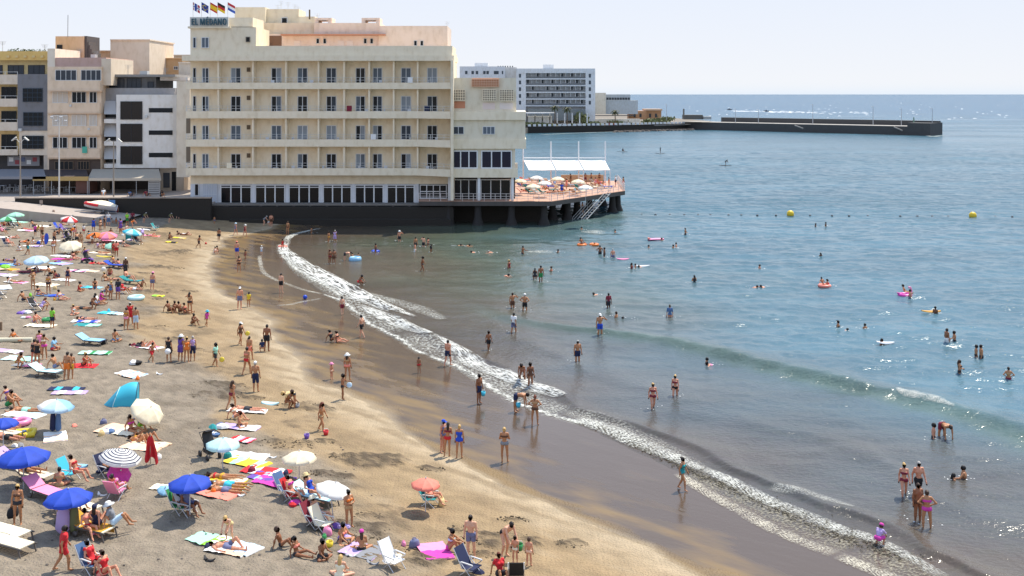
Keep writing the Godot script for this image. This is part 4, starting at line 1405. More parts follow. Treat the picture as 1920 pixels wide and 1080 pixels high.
# ------------------------------------------------------------------ the far shore
func tree_crown(c: Vector3, r: Vector3, n: int, leaf: float, sd: int) -> ArrayMesh:
	var g := RandomNumberGenerator.new()
	g.seed = sd
	var s := st()
	s.set_smooth_group(-1)
	var blobs := []
	for i in 6:
		blobs.append(Vector3(g.randf_range(-0.6, 0.6), g.randf_range(-0.5, 0.6), g.randf_range(-0.6, 0.6)))
	for i in n:
		var b: Vector3 = blobs[i % 6]
		var q := (b + Vector3(g.randfn(), g.randfn(), g.randfn()) * 0.24) * r + c
		var d := Vector3(g.randf_range(-1, 1), g.randf_range(-0.4, 1), g.randf_range(-1, 1)).normalized() * leaf * g.randf_range(0.6, 1.3)
		var t := d.cross(Vector3(g.randf_range(-1, 1), g.randf_range(-1, 1), 1)).normalized() * leaf * 0.5
		s.set_color(Color(1, 1, 1) * g.randf_range(0.6, 1.2))
		quad(s, q - d, q + t, q + d, q - t)
	return done(s)


func palm(at: Vector3, h: float, label: String) -> void:
	var t := thing("palm_tree", label, "palm tree", at, 0.0, "palm trees by the white hotel")
	part(t, "trunk", tube_mesh([Vector3.ZERO, Vector3(0.15, h * 0.5, 0), Vector3(0, h, 0)], [0.35, 0.25, 0.2]), mat(Color(0.16, 0.11, 0.07), 0.9))
	var s := st()
	s.set_smooth_group(-1)
	for i in 22:
		var a := i * 2.4
		var lift := 0.9 - (i / 22.0) * 1.7
		var prev := Vector3(0, h, 0)
		var dir := Vector3(cos(a), lift, sin(a)).normalized()
		var side := Vector3(-sin(a), 0, cos(a))
		for k in 4:
			var nxt := prev + dir * 0.75
			dir = (dir + Vector3(0, -0.35, 0)).normalized()
			var w0 := 0.42 * sin((k + 0.3) / 4.3 * PI)
			var w1 := 0.42 * sin((k + 1.3) / 4.5 * PI)
			quad(s, prev - side * w0, nxt - side * w1, nxt + side * w1, prev + side * w0)
			prev = nxt
	part(t, "fronds", done(s), mat(Color(0.085, 0.09, 0.035), 0.7))


func build_far_shore() -> void:
	var white := mat(Color(0.72, 0.73, 0.74), 0.8, "wall")
	var white2 := mat(Color(0.66, 0.67, 0.68), 0.8, "wall")
	var glass := mat(Color(0.06, 0.075, 0.09), 0.2, "glass")
	var dark := mat(Color(0.05, 0.055, 0.06), 0.7)
	var D := 485.0
	var e0 := 2.5
	# long white hotel: slab block with five open galleries, lower block on the left
	var h := thing("seaside_block", "white hotel block with five open balcony galleries on the far shore", "building", Vector3(X(1040, D), e0, -D))
	fb(h, "end_wall", 968, 131, 986, 232, D, 24, white)
	fb(h, "end_wall", 1098, 130, 1116, 232, D, 24, white)
	fb(h, "core", 986, 131, 1098, 232, D + 2.6, 20, mat(Color(0.62, 0.63, 0.64), 0.8, "wall"))
	fb(h, "roof_slab", 968, 128.5, 1116, 137, D - 0.1, 25, white)
	fb(h, "roof_house", 1019, 121, 1038, 129, D + 8, 9, white2)
	for i in 5:
		var y := 143.5 + i * 12.6
		fb(h, "gallery_floor", 986, y + 3.2, 1098, y + 5.6, D - 0.05, 2.6, white2)
		fb(h, "gallery_front", 986, y + 0.9, 1098, y + 3.2, D, 0.3, mat(Color(0.14, 0.145, 0.15), 0.7))
		for k in 12:
			var x := 987.0 + k * 9.2
			fb(h, "gallery_door", x + 1, y - 7.2, x + 4.5, y, D + 2.55, 0.2, white if (k * 7 + i * 3) % 5 < 3 else glass)
			if k:
				fb(h, "gallery_post", x - 0.5, y - 7.5, x + 0.3, y, D + 0.3, 2.2, white2)
		for x in [973.0, 1104.0]:
			fb(h, "window", x, y - 5, x + 4, y + 2, D - 0.05, 0.3, glass)
	fb(h, "ground_floor", 990, 205, 1098, 226, D - 6, 6, mat(Color(0.2, 0.22, 0.22), 0.7))
	var l := thing("seaside_block", "lower white wing with small dark windows left of the gallery block", "building", Vector3(X(920, D + 10), e0, -D - 10))
	fb(l, "wall", 862, 124.5, 947, 240, D + 10, 20, white)
	fb(l, "wall", 947, 126, 969, 240, D + 12, 20, mat(Color(0.7, 0.67, 0.62), 0.8, "wall"))
	fb(l, "roof_house", 890, 118, 915, 125, D + 16, 8, white2)
	for x in [872.0, 884.0, 892.0, 906.0, 912.0, 926.0, 930.5, 941.0]:
		fb(l, "window", x, 133, x + (2.5 if x > 935 else 4.5), 139, D + 9.9, 0.3, glass)
	for i in 7:
		fb(l, "roof_pot", 933.0 + i * 4.5, 123.4, 935.0 + i * 4.5, 126, D + 15, 1, dark)
	var k := thing("seaside_block", "flat cream and grey building right of the gallery block", "building", Vector3(X(1150, 500), e0, -500))
	fb(k, "cream_wall", 1112, 174, 1136, 214, 500, 20, mat(Color(0.68, 0.63, 0.53), 0.8, "wall"))
	fb(k, "grey_wall", 1134, 177, 1182, 214, 503, 20, mat(Color(0.46, 0.5, 0.52), 0.8, "wall"))
	fb(k, "grey_wall", 1182, 188, 1196, 214, 503, 18, mat(Color(0.46, 0.5, 0.52), 0.8, "wall"))
	for i in 9:
		fb(k, "window", 1137.0 + i * 5, 183, 1141.0 + i * 5, 187, 502.9, 0.3, dark)
	var og := thing("seaside_house", "low orange house with a tiled roof at the root of the pier", "building", Vector3(X(1208, 515), e0, -515))
	fb(og, "wall", 1181, 208, 1212, 224, 515, 12, mat(Color(0.55, 0.3, 0.16), 0.85, "wall"))
	fb(og, "wall", 1212, 206, 1240, 224, 517, 12, mat(Color(0.5, 0.28, 0.15), 0.85, "wall"))
	fb(og, "roof", 1210, 204.5, 1242, 207.5, 516, 13, mat(Color(0.58, 0.4, 0.27), 0.85))
	for x in [1188.0, 1199.0, 1217.0, 1228.0]:
		fb(og, "window", x, 213, x + 4, 220, 514.9 if x < 1212 else 516.9, 0.3, dark)
	var pv := thing("pavilion", "white pavilion walls and pergola in front of the gallery block", "building", Vector3(X(1010, 465), e0, -465))
	for i in 9:
		fb(pv, "column", 988.0 + i * 14, 212, 990.0 + i * 14, 231, 468, 0.8, white)
	fb(pv, "wall", 988, 218, 1035, 231, 468, 4, mat(Color(0.7, 0.68, 0.62), 0.8, "wall"))
	fb(pv, "roof_slab", 986, 211, 1040, 213, 464, 6, white)
	fb(pv, "terrace_wall", 1040, 223, 1200, 231, 487, 3, mat(Color(0.6, 0.56, 0.48), 0.8, "wall"))
	fb(pv, "fence_rail", 1105, 216, 1190, 217.5, 490, 0.3, dark)
	palm(Vector3(X(1040, 462), e0, -462), 9.0, "tall palm tree in front of the white hotel, leftmost of three")
	palm(Vector3(X(1063, 463), e0, -463), 8.2, "palm tree in front of the white hotel, middle of three")
	palm(Vector3(X(1153, 482), e0, -482), 6.6, "short palm tree near the grey building, rightmost of three")
	var gr := mat(Color(0.16, 0.175, 0.075), 0.8)
	for q in [[1088, 222, 476, 3.6, 4.6, "round bright green tree right of the palms"], [1008, 229, 463, 9.0, 1.6, "low clipped hedge in front of the white pavilion"], [1112, 228, 476, 9.0, 1.6, "long low hedge along the far sea wall"], [1242, 214, 509, 7.0, 3.2, "dark green trees beside the orange house"], [1222, 219, 504, 8.0, 1.9, "yellow green shrubs below the orange house"], [1165, 226, 488, 7.0, 1.9, "low green shrubs below the grey building"]]:
		var p := P(q[0], q[1], q[2])
		p.y = e0
		var t := thing("shrub", q[5], "shrub", p)
		part(t, "foliage", tree_crown(Vector3(0, q[4] * 0.6, 0), Vector3(q[3], q[4] * 0.62, 3.0), 420, 0.8, int(q[0])), gr)
		part(t, "trunk", tube_mesh([Vector3.ZERO, Vector3(0, q[4] * 0.6, 0)], [0.25, 0.15]), mat(Color(0.12, 0.08, 0.05), 0.9))
	rng.seed = 19
	var cols := [Color(0.7, 0.7, 0.7), Color(0.5, 0.51, 0.53), Color(0.1, 0.12, 0.2), Color(0.4, 0.06, 0.05), Color(0.65, 0.66, 0.68)]
	var cn := ["white", "silver", "dark blue", "red", "pale grey"]
	for i in 5:
		var t := thing("parked_car", "%s car parked on the far shore road, %s from the left" % [cn[i], ["first", "second", "third", "fourth", "fifth"][i]], "car", Vector3(X(1058.0 + i * 29, 463.0 + i * 5.5), e0, -463.0 - i * 5.5), 0.0, "cars parked on the far shore road")
		var s := st()
		add_box(s, Vector3(0, 0.62, 0), Vector3(4.1, 0.65, 1.7))
		add_box(s, Vector3(-0.2, 1.15, 0), Vector3(2.2, 0.5, 1.5))
		part(t, "body", done(s), mat(cols[i], 0.3))
		part(t, "window", unit_box, glass, Transform3D(Basis.from_scale(Vector3(1.9, 0.36, 1.56)), Vector3(-0.2, 1.16, 0)))
		for x in [-1.3, 1.3]:
			for z in [-0.75, 0.75]:
				part(t, "wheel", lathe_mesh([V(0, -0.1), V(0.31, -0.1), V(0.31, 0.1), V(0, 0.1)], 10), dark, Transform3D(Basis(Vector3.RIGHT, PI / 2), Vector3(x, 0.31, z)))


func build_pier() -> void:
	# sea wall of the far promenade, with white posts, and the pier that runs on from it
	var line := [V(X(700, 452), -452), V(X(988, 450), -450), V(X(1100, 462), -462), V(X(1200, 478), -478), V(X(1285, 497), -497)]
	var w := thing("far_sea_wall", "long dark sea wall with a row of white posts on the far shore", "wall", Vector3(X(1130, 465), 0, -465))
	var back := []
	for p in line:
		back.append(p + V(0, -1.2))
	back.reverse()
	part(w, "stonework", prism(line + back, -3.0, 3.0), dark_stone, Transform3D(Basis(), -w.position))
	var white := mat(Color(0.7, 0.7, 0.69), 0.7)
	for i in line.size() - 1:
		var a: Vector2 = line[i]
		var b: Vector2 = line[i + 1]
		if i == 0:
			continue
		var n := roundi((b - a).length() / 2.6)
		for k in n:
			var p := a.lerp(b, (k + 0.5) / n)
			part(w, "white_post", unit_box, white, Transform3D(Basis.from_scale(Vector3(1.3, 0.9, 0.7)), Vector3(p.x, 3.45, p.y - 0.5) - w.position))
	struct("shore_road", prism([V(8, -453), V(20, -459), V(58, -477), V(90, -499), V(92, -512), V(40, -480), V(8, -468)], 2.3, 2.62), mat(Color(0.3, 0.28, 0.25), 0.9, "wall"))
	var rocks := st()
	rng.seed = 29
	for i in 220:
		var t := rng.randf()
		var px := lerpf(1150.0, 1300.0, t)
		var d := lerpf(466.0, 494.0, t) - rng.randf_range(0.5, 7.0)
		add_lathe(rocks, [V(0.0, -0.7), V(rng.randf_range(0.6, 1.4), -0.1), V(rng.randf_range(0.2, 0.9), rng.randf_range(0.2, 0.7)), V(0.0, rng.randf_range(0.5, 0.9))], 5, Vector3(X(px, d), 0.0, -d), Basis(Vector3.UP, rng.randf() * TAU), false)
	var ro := single("shore_rocks", done(rocks), mat(Color(0.09, 0.075, 0.065), 0.9), "dark rocks at the foot of the far sea wall", "rocks")
	ro.set_meta("kind", "stuff")
	var stone := mat(Color(0.075, 0.071, 0.068), 0.9, "wall")
	var p := thing("pier", "long dark stone pier with a high outer wall reaching into the bay", "pier", Vector3(X(1520, 470), 0, -465))
	var o := Transform3D(Basis(), -p.position)
	var a := V(X(1283, 500), -500)
	var b := V(X(1742, 424), -424)
	var dir := (b - a).normalized()
	var nrm := V(dir.y, -dir.x)
	if nrm.y > 0:
		nrm = -nrm
	part(p, "quay", prism([a, b, b + nrm * 15.0, a + nrm * 15.0], -4.0, 3.6), stone, o)
	part(p, "roadway", prism([a + nrm * 1.0 - dir * 0.0, b + nrm * 1.0 - dir * 9.0, b + nrm * 11.4 - dir * 9.0, a + nrm * 11.4], 3.604, 3.75), mat(Color(0.42, 0.39, 0.35), 0.9, "wall"), o)
	part(p, "outer_wall", prism([a + nrm * 11.5 + dir * 14.0, b + nrm * 11.5, b + nrm * 15.0, a + nrm * 15.0 + dir * 14.0], 3.6, 5.9), stone, o)
	part(p, "pier_head", prism([b - dir * 9.0 + nrm * 0.02, b + dir * 0.6 - nrm * 0.4, b + dir * 0.6 + nrm * 15.4, b - dir * 9.0 + nrm * 11.0], -4.0, 5.2), stone, o)
	part(p, "beacon", tube_mesh([Vector3(b.x - 4, 5.4, b.y - 6), Vector3(b.x - 4, 7.6, b.y - 6)], [0.35, 0.2]), mat(Color(0.2, 0.3, 0.2), 0.7), o)
	fb(p, "store_house", 1283, 215.5, 1318, 224, 492, 6, mat(Color(0.16, 0.14, 0.12), 0.9, "wall"))
	fb(p, "store_house", 1320, 218.5, 1334, 224, 490, 4, mat(Color(0.45, 0.43, 0.4), 0.9, "wall"))
	fb(p, "chimney", 1281, 204, 1283.5, 220, 494, 1, mat(Color(0.2, 0.18, 0.15), 0.9))
	for s in [[1490, 235, 1506, 241], [1676, 238, 1692, 245]]:
		var q := P(s[0], s[1], 455 if s[0] < 1600 else 432)
		var q2 := P(s[2], s[3], 453 if s[0] < 1600 else 430)
		part(p, "steps", tube_mesh([q, q2], [0.3]), mat(Color(0.3, 0.27, 0.24), 0.9), o)
	var names_l := ["first", "second", "third", "fourth", "fifth", "sixth", "seventh"]
	var li := 0
	for l in [[1250, 196, 505], [1379, 205, 485], [1422, 206, 478], [1524, 196, 463], [1637, 200, 447], [1690, 204, 440], [1748, 204, 432]]:
		var at := P(l[0], 0, l[2])
		at.y = 3.7
		var t := thing("pier_lamp", "thin pale lamp post on the pier, %s from the left" % names_l[li], "lamp post", at, 0.0, "lamp posts along the pier")
		var top := P(l[0], l[1], l[2]) - at
		part(t, "pole", tube_mesh([Vector3.ZERO, top], [0.16, 0.1]), mat(Color(0.45, 0.45, 0.45), 0.5))
		part(t, "arm", tube_mesh([top, top + Vector3(-0.9, 0.15, 0)], [0.09]), mat(Color(0.45, 0.45, 0.45), 0.5))
		li += 1


# ------------------------------------------------------------------ things on the beach
const DYES := {"white": "e6e4e0", "cream": "efe3c6", "black": "1c1b1e", "grey": "83858a", "dark": "2b2b31", "navy": "1d2548", "blue": "1f47b8", "sky": "8fc0de", "paleblue": "bcd6e8", "cyan": "3fb6cf", "mint": "a6dcc4", "aqua": "bfe3e4", "teal": "1f8a8c", "green": "2f8a4c", "lime": "8ad23c", "yellow": "e3c835", "gold": "d49a2c", "orange": "e87a2c", "coral": "ee8a76", "peach": "efc3a4", "pink": "ee8fb4", "magenta": "cf3f9f", "purple": "6b4aa0", "lilac": "b79fce", "red": "c8242b", "maroon": "7c1f33", "brown": "5d3d2b", "tan": "b8946a", "denim": "4d6a92", "slate": "6c7090", "olive": "6d6f48", "straw": "d8bd86"}


func dye(n: String) -> Color:
	return Color.html(DYES[n]).srgb_to_linear()


func cloth(n: String) -> StandardMaterial3D:
	return mat(dye(n), 0.85, "cloth")


var parasol_cache := {}


# at: foot of the pole; the canopy leans by tilt (x: to the right, z: to the viewer)
func parasol(at: Vector3, r: float, h: float, tilt: Vector3, dyes: Array, label: String, yaw := 0.0, group := "parasols on the beach", style := "") -> Node3D:
	var t := thing("parasol", label, "parasol", at, 0.0, group)
	var up := (Vector3.UP + tilt).normalized()
	var xx := Vector3.RIGHT.rotated(Vector3.UP, yaw)
	var zz := xx.cross(up).normalized()
	xx = up.cross(zz).normalized()
	var b := Basis(xx, up, zz)
	var hub := Vector3(0, h - 0.12, 0)
	var rise := r * 0.36
	var metal := mat(Color(0.6, 0.6, 0.6), 0.4)
	part(t, "pole", tube_mesh([Vector3(0, -0.25, 0), hub - up * 0.35, hub + up * (rise - 0.02)], [0.022]), mat(Color(0.55, 0.55, 0.55), 0.4))
	part(t, "finial", lathe_mesh([V(0.0, 0), V(0.03, 0.02), V(0.02, 0.08), V(0.0, 0.1)], 6), metal, Transform3D(b, hub + up * (rise - 0.01)))
	var key := "%s %s" % [style, dyes.size() > 2]
	if not parasol_cache.has(key):
		# one of eight panels of a canopy of radius 1, sagging between its ribs, with a short valance
		var s := st()
		s.set_smooth_group(1)
		var f := func(u: float, v: float) -> Vector3:
			var a := (u - 0.5) * TAU / 8.0
			var rad := v * cos(TAU / 16.0) / cos(a)
			var y := 0.36 * (1.0 - pow(v, 1.7)) - 0.035 * sin(u * PI) * v
			return Vector3(cos(a) * rad, y, sin(a) * rad)
		for i in 4:
			for j in 6:
				quad(s, f.call(i / 4.0, j / 6.0), f.call(i / 4.0, (j + 1) / 6.0), f.call((i + 1) / 4.0, (j + 1) / 6.0), f.call((i + 1) / 4.0, j / 6.0))
			var e0: Vector3 = f.call(i / 4.0, 1.0)
			var e1: Vector3 = f.call((i + 1) / 4.0, 1.0)
			var d0 := Vector3(0, -0.1 - 0.03 * sin(i / 4.0 * PI), 0)
			var d1 := Vector3(0, -0.1 - 0.03 * sin((i + 1) / 4.0 * PI), 0)
			quad(s, e0, e0 + d0, e1 + d1, e1)
		parasol_cache[key] = done(s)
		if style == "rings":
			s = st()
			s.set_smooth_group(1)
			for j in 6:
				var v0 := 0.16 + j * 0.15
				var v1 := v0 + 0.045
				for i in 4:
					var o := Vector3(0, 0.008, 0)
					quad(s, f.call(i / 4.0, v0) + o, f.call(i / 4.0, v1) + o, f.call((i + 1) / 4.0, v1) + o, f.call((i + 1) / 4.0, v0) + o)
			parasol_cache["stripes"] = done(s)
		s = st()
		for k in 8:
			var a := (k + 0.5) * TAU / 8.0
			var pts := []
			for j in 5:
				var v := 0.02 + j * 0.24
				pts.append(Vector3(cos(a) * v, 0.36 * (1.0 - pow(v, 1.7)) - 0.02, sin(a) * v))
			add_tube(s, pts, [0.006], 4, false)
		parasol_cache["ribs"] = done(s)
	for k in 8:
		var pb := b * Basis(Vector3.UP, k * TAU / 8.0) * Basis.from_scale(Vector3.ONE * r)
		var m := StandardMaterial3D.new()
		var dn: String = dyes[k % dyes.size()]
		var mk := "parasol " + dn
		if not mats.has(mk):
			m.albedo_color = dye(dn).linear_to_srgb()
			m.roughness = 0.75
			m.albedo_texture = stain
			m.uv1_triplanar = true
			m.uv1_scale = Vector3.ONE * 0.6
			m.backlight_enabled = true
			m.backlight = (dye(dn) * 0.35).linear_to_srgb()
			mats[mk] = m
		var o := part(t, "canopy_panel", parasol_cache[key], mats[mk], Transform3D(pb, hub))
		if style == "rings":
			part(o, "stripe", parasol_cache["stripes"], mat(dye("navy"), 0.8))
	part(t, "ribs", parasol_cache["ribs"], metal, Transform3D(b * Basis.from_scale(Vector3.ONE * r), hub))
	return t


func under(px: float, py: float, hc: float) -> Vector3:     # the spot on the sand below a point seen at height hc above it
	var p := G(px, py + 60)
	for i in 6:
		var q := W(px, py, p.y + hc)
		p = Vector3(q.x, maxf(ground(q.x, q.z), 0.0), q.z)
	return p


var towel_no := 0


func towel(px: float, py: float, w: float, l: float, yaw: float, dyes: Array, label: String, cat := "towel") -> void:
	towel_no += 1
	var s := st()
	s.set_smooth_group(1)
	var nx := 9
	var nz := 16
	var at := G(px, py)
	var ya := deg_to_rad(yaw + fmod(px * 3.7, 22.0) - 11.0)
	l = minf(l, 2.0)
	var f := func(i: int, j: int) -> Vector3:
		var x := (float(i) / nx - 0.5) * w
		var z := (float(j) / nz - 0.5) * l
		x += n_mid.get_noise_2d(z * 2.0 + towel_no * 9.0, i) * 0.08
		z += n_mid.get_noise_2d(x * 2.0 + towel_no * 5.0, j) * 0.06
		var q := at + Vector3(x, 0, z).rotated(Vector3.UP, ya)
		var y := ground(q.x, q.z) - at.y + 0.06 + 0.07 * absf(n_fine.get_noise_2d(x * 1.7 + towel_no * 3.1, z * 1.7))
		return Vector3(x, y, z)
	for i in nx:
		for j in nz:
			s.set_color(dye(dyes[(j * dyes.size() * (2 if dyes.size() > 2 else 1) / nz) % dyes.size()]))
			quad(s, f.call(i, j), f.call(i + 1, j), f.call(i + 1, j + 1), f.call(i, j + 1))
	var o := Vector3(0, -0.02, 0)
	for i in nx:
		s.set_color(dye(dyes[0]))
		quad(s, f.call(i, nz), f.call(i + 1, nz), f.call(i + 1, nz) + o * 3, f.call(i, nz) + o * 3)
	single("beach_towel" if cat == "towel" else cat.replace(" ", "_"), done(s), mat(Color(1, 1, 1), 0.9, "vertex"), label, cat, at, ya)


func lounger(px: float, py: float, yaw: float, dyes: Array, label: String, back := 0.5) -> void:
	var t := thing("sun_lounger", label, "sun lounger", G(px, py), deg_to_rad(yaw), "sun loungers on the beach")
	var fm := mat(Color(0.1, 0.085, 0.075), 0.6)
	var cm := cloth(dyes[0])
	for k in 9:
		part(t, "slat", unit_box, cm, Transform3D(Basis.from_scale(Vector3(0.6, 0.04, 0.125)), Vector3(0, 0.34, -0.32 + k * 0.145)))
	var bb := Basis(Vector3.RIGHT, back)
	var hinge := Vector3(0, 0.34, -0.4)
	for k in 5:
		part(t, "back_slat", unit_box, cm, Transform3D(bb * Basis.from_scale(Vector3(0.6, 0.04, 0.125)), hinge + bb * Vector3(0, 0, -0.07 - k * 0.145)))
	for x in [-0.32, 0.32]:
		part(t, "side_rail", tube_mesh([Vector3(x, 0.32, -0.42), Vector3(x, 0.32, 1.0)], [0.03]), fm)
		part(t, "back_rail", tube_mesh([hinge + Vector3(x, 0, 0), hinge + Vector3(x, 0, 0) + bb * Vector3(0, 0, -0.75)], [0.025]), fm)
		part(t, "leg", tube_mesh([Vector3(x, 0.32, 0.85), Vector3(x, -0.03, 0.98)], [0.03]), fm)
		part(t, "leg", tube_mesh([Vector3(x, 0.32, -0.25), Vector3(x, -0.03, -0.4)], [0.03]), fm)
		part(t, "wheel", lathe_mesh([V(0, -0.03), V(0.11, -0.03), V(0.11, 0.03), V(0, 0.03)], 10), fm, Transform3D(Basis(Vector3.BACK, PI / 2), Vector3(x * 1.12, 0.11, -0.4)))
	if dyes.size() > 1:
		var s := st()
		for k in 8:
			quad(s, Vector3(-0.33, 0.375 + 0.006 * sin(k * 2.1), -0.3 + k * 0.14), Vector3(0.33, 0.375, -0.3 + k * 0.14), Vector3(0.33, 0.375 + 0.006 * sin(k * 2.1 + 2.1), -0.16 + k * 0.14), Vector3(-0.33, 0.375, -0.16 + k * 0.14))
		quad(s, hinge + bb * Vector3(-0.33, 0.035, -0.72), hinge + bb * Vector3(0.33, 0.035, -0.72), hinge + bb * Vector3(0.33, 0.035, 0), hinge + bb * Vector3(-0.33, 0.035, 0))
		quad(s, Vector3(0.33, 0.37, 0.2), Vector3(0.36, 0.05, 0.2), Vector3(0.36, 0.08, 0.8), Vector3(0.33, 0.37, 0.8))
		var tw := single("beach_towel", done(s), cloth(dyes[1]), "%s towel on the %s" % [dyes[1], label.replace("sun lounger", "lounger")], "towel", t.position, deg_to_rad(yaw))
		tw.set_meta("group", "towels spread on loungers")


func beach_chair(px: float, py: float, yaw: float, dy: String, label: String, lean := 0.55) -> void:
	var t := thing("beach_chair", label, "beach chair", G(px, py), deg_to_rad(yaw), "folding beach chairs")
	var fm := mat(Color(0.66, 0.66, 0.66), 0.35, "metal")
	var sb := Basis(Vector3.RIGHT, -0.12)
	var bb := Basis(Vector3.RIGHT, -lean)
	part(t, "seat", unit_box, cloth(dy), Transform3D(sb * Basis.from_scale(Vector3(0.5, 0.03, 0.46)), Vector3(0, 0.3, 0.08)))
	part(t, "backrest", unit_box, cloth(dy), Transform3D(bb * Basis.from_scale(Vector3(0.5, 0.72, 0.03)), Vector3(0, 0.27, -0.16) + bb * Vector3(0, 0.36, 0)))
	for x in [-0.27, 0.27]:
		part(t, "back_tube", tube_mesh([Vector3(x, 0.27, -0.16), Vector3(x, 0.27, -0.16) + bb * Vector3(0, 0.74, 0)], [0.016]), fm)
		part(t, "leg", tube_mesh([Vector3(x, 0.48, 0.3), Vector3(x, -0.02, -0.3)], [0.016]), fm)
		part(t, "leg", tube_mesh([Vector3(x, 0.5, -0.26), Vector3(x, -0.02, 0.32)], [0.016]), fm)
		part(t, "armrest", unit_box, mat(Color(0.55, 0.55, 0.55), 0.5), Transform3D(Basis.from_scale(Vector3(0.05, 0.03, 0.5)), Vector3(x, 0.5, 0.05)))


func bag(px: float, py: float, size: float, dy: String, label: String, cat := "bag", lift := 0.0) -> void:
	var sz := size * 0.62
	var t := thing(cat.replace(" ", "_"), label, cat, G(px, py) + Vector3(0, lift, 0), px * 0.7)
	var s := st()
	add_lathe(s, [V(0.0, 0.0), V(0.5, 0.0), V(0.58, 0.25), V(0.5, 0.6), V(0.36, 0.74), V(0.0, 0.72)], 9, Vector3.ZERO, Basis.from_scale(Vector3(sz, sz * 1.1, sz * 0.6)))
	part(t, "body", done(s), cloth(dy))
	for z in [-0.1, 0.1]:
		part(t, "handle", tube_mesh([Vector3(-0.22 * sz, 0.68 * sz, z * sz), Vector3(-0.14 * sz, 0.98 * sz, z * sz), Vector3(0.14 * sz, 0.98 * sz, z * sz), Vector3(0.22 * sz, 0.68 * sz, z * sz)], [0.018 * sz + 0.006]), cloth(dy))


func heap(px: float, py: float, sz: float, dyes: Array, label: String) -> void:
	var t := thing("clothes_pile", label, "clothes", G(px, py))
	rng.seed = int(px * 7 + py)
	for i in dyes.size() + 1:
		var s := st()
		var prof := [V(0.0, 0.0), V(rng.randf_range(0.3, 0.5), 0.02), V(rng.randf_range(0.25, 0.4), 0.14), V(0.1, 0.22), V(0.0, 0.2)]
		add_lathe(s, prof, 7, Vector3.ZERO, Basis.from_scale(Vector3(sz, sz * 1.2, sz * 0.7)), false)
		part(t, "garment", done(s), cloth(dyes[i % dyes.size()]), Transform3D(Basis(Vector3.UP, rng.randf() * 6.0), Vector3(rng.randf_range(-0.4, 0.4) * sz, rng.randf_range(0, 0.06), rng.randf_range(-0.25, 0.25) * sz)))


func ring_mesh(r: float, tube: float) -> ArrayMesh:
	var prof := []
	for k in 11:
		var a := PI + TAU * k / 10.0
		prof.append(V(r + cos(-a) * tube, sin(-a) * tube))
	var s := st()
	add_lathe(s, prof, 18)
	return done(s)


func ring(at: Vector3, r: float, dyes: Array, label: String, cat := "swim ring") -> MeshInstance3D:
	return single(cat.replace(" ", "_"), ring_mesh(r, r * 0.36), mat(dye(dyes[0]), 0.35), label, cat, at)


func board_mesh(l: float, w: float, th: float) -> ArrayMesh:
	var s := st()
	s.set_smooth_group(-1)
	var n := 10
	var prev := []
	for i in n + 1:
		var u := float(i) / n
		var hw := w / 2 * pow(sin(clampf(u * 0.93 + 0.05, 0, 1) * PI), 0.5)
		var z := (u - 0.5) * l
		var y := 0.06 * pow(absf(u - 0.5) * 2, 2)
		var cur := [Vector3(-hw, y, z), Vector3(-hw * 0.8, y + th, z), Vector3(hw * 0.8, y + th, z), Vector3(hw, y, z)]
		if prev:
			for k in 3:
				quad(s, prev[k], cur[k], cur[k + 1], prev[k + 1])
			quad(s, prev[0], prev[3], cur[3], cur[0])
		prev = cur
	return done(s)


func board(at: Vector3, l: float, w: float, yaw: float, dy: String, label: String, cat := "bodyboard") -> void:
	single(cat.replace(" ", "_"), board_mesh(l, w, 0.07), mat(dye(dy), 0.4), label, cat, at, deg_to_rad(yaw))


func stroller(px: float, py: float, yaw: float, dy: String, label: String) -> void:
	var t := thing("stroller", label, "stroller", G(px, py), deg_to_rad(yaw))
	var bm := mat(Color(0.02, 0.02, 0.022), 0.6)
	var s := st()
	add_box(s, Vector3(0, 0.55, 0.05), Vector3(0.44, 0.1, 0.4))
	add_box(s, Vector3(0, 0.8, -0.2), Vector3(0.44, 0.55, 0.08), Basis(Vector3.RIGHT, -0.35))
	add_box(s, Vector3(0, 0.32, 0), Vector3(0.4, 0.16, 0.5))
	part(t, "seat", done(s), bm)
	s = st()
	for k in 6:
		var a := k * 0.32
		add_box(s, Vector3(0, 0.92 + sin(a) * 0.32, -0.28 + (1 - cos(a)) * 0.34), Vector3(0.46, 0.03, 0.13), Basis(Vector3.RIGHT, -PI / 2 + a + 0.1))
	part(t, "hood", done(s), cloth(dy))
	for x in [-0.25, 0.25]:
		part(t, "frame", tube_mesh([Vector3(x, 0.16, 0.42), Vector3(x, 0.55, 0.1), Vector3(x, 1.05, -0.55)], [0.018]), bm)
		part(t, "frame", tube_mesh([Vector3(x, 0.14, -0.38), Vector3(x, 0.62, 0.05)], [0.018]), bm)
		for z in [0.42, -0.38]:
			part(t, "wheel", lathe_mesh([V(0, -0.03), V(0.15, -0.03), V(0.15, 0.03), V(0, 0.03)], 12), bm, Transform3D(Basis(Vector3.BACK, PI / 2), Vector3(x * 1.15, 0.14, z)))
	part(t, "handle", tube_mesh([Vector3(-0.25, 1.05, -0.55), Vector3(0.25, 1.05, -0.55)], [0.02]), bm)


func bucket(px: float, py: float, dy: String, label: String, lift := 0.0) -> void:
	var t := thing("bucket", label, "bucket", G(px, py) + Vector3(0, lift, 0))
	part(t, "pail", lathe_mesh([V(0.0, 0.0), V(0.1, 0.0), V(0.14, 0.24), V(0.125, 0.24), V(0.09, 0.03)], 10), mat(dye(dy), 0.45))
	part(t, "handle", tube_mesh([Vector3(-0.13, 0.24, 0), Vector3(-0.08, 0.33, 0), Vector3(0.08, 0.33, 0), Vector3(0.13, 0.24, 0)], [0.01], 4), mat(dye("white"), 0.5))


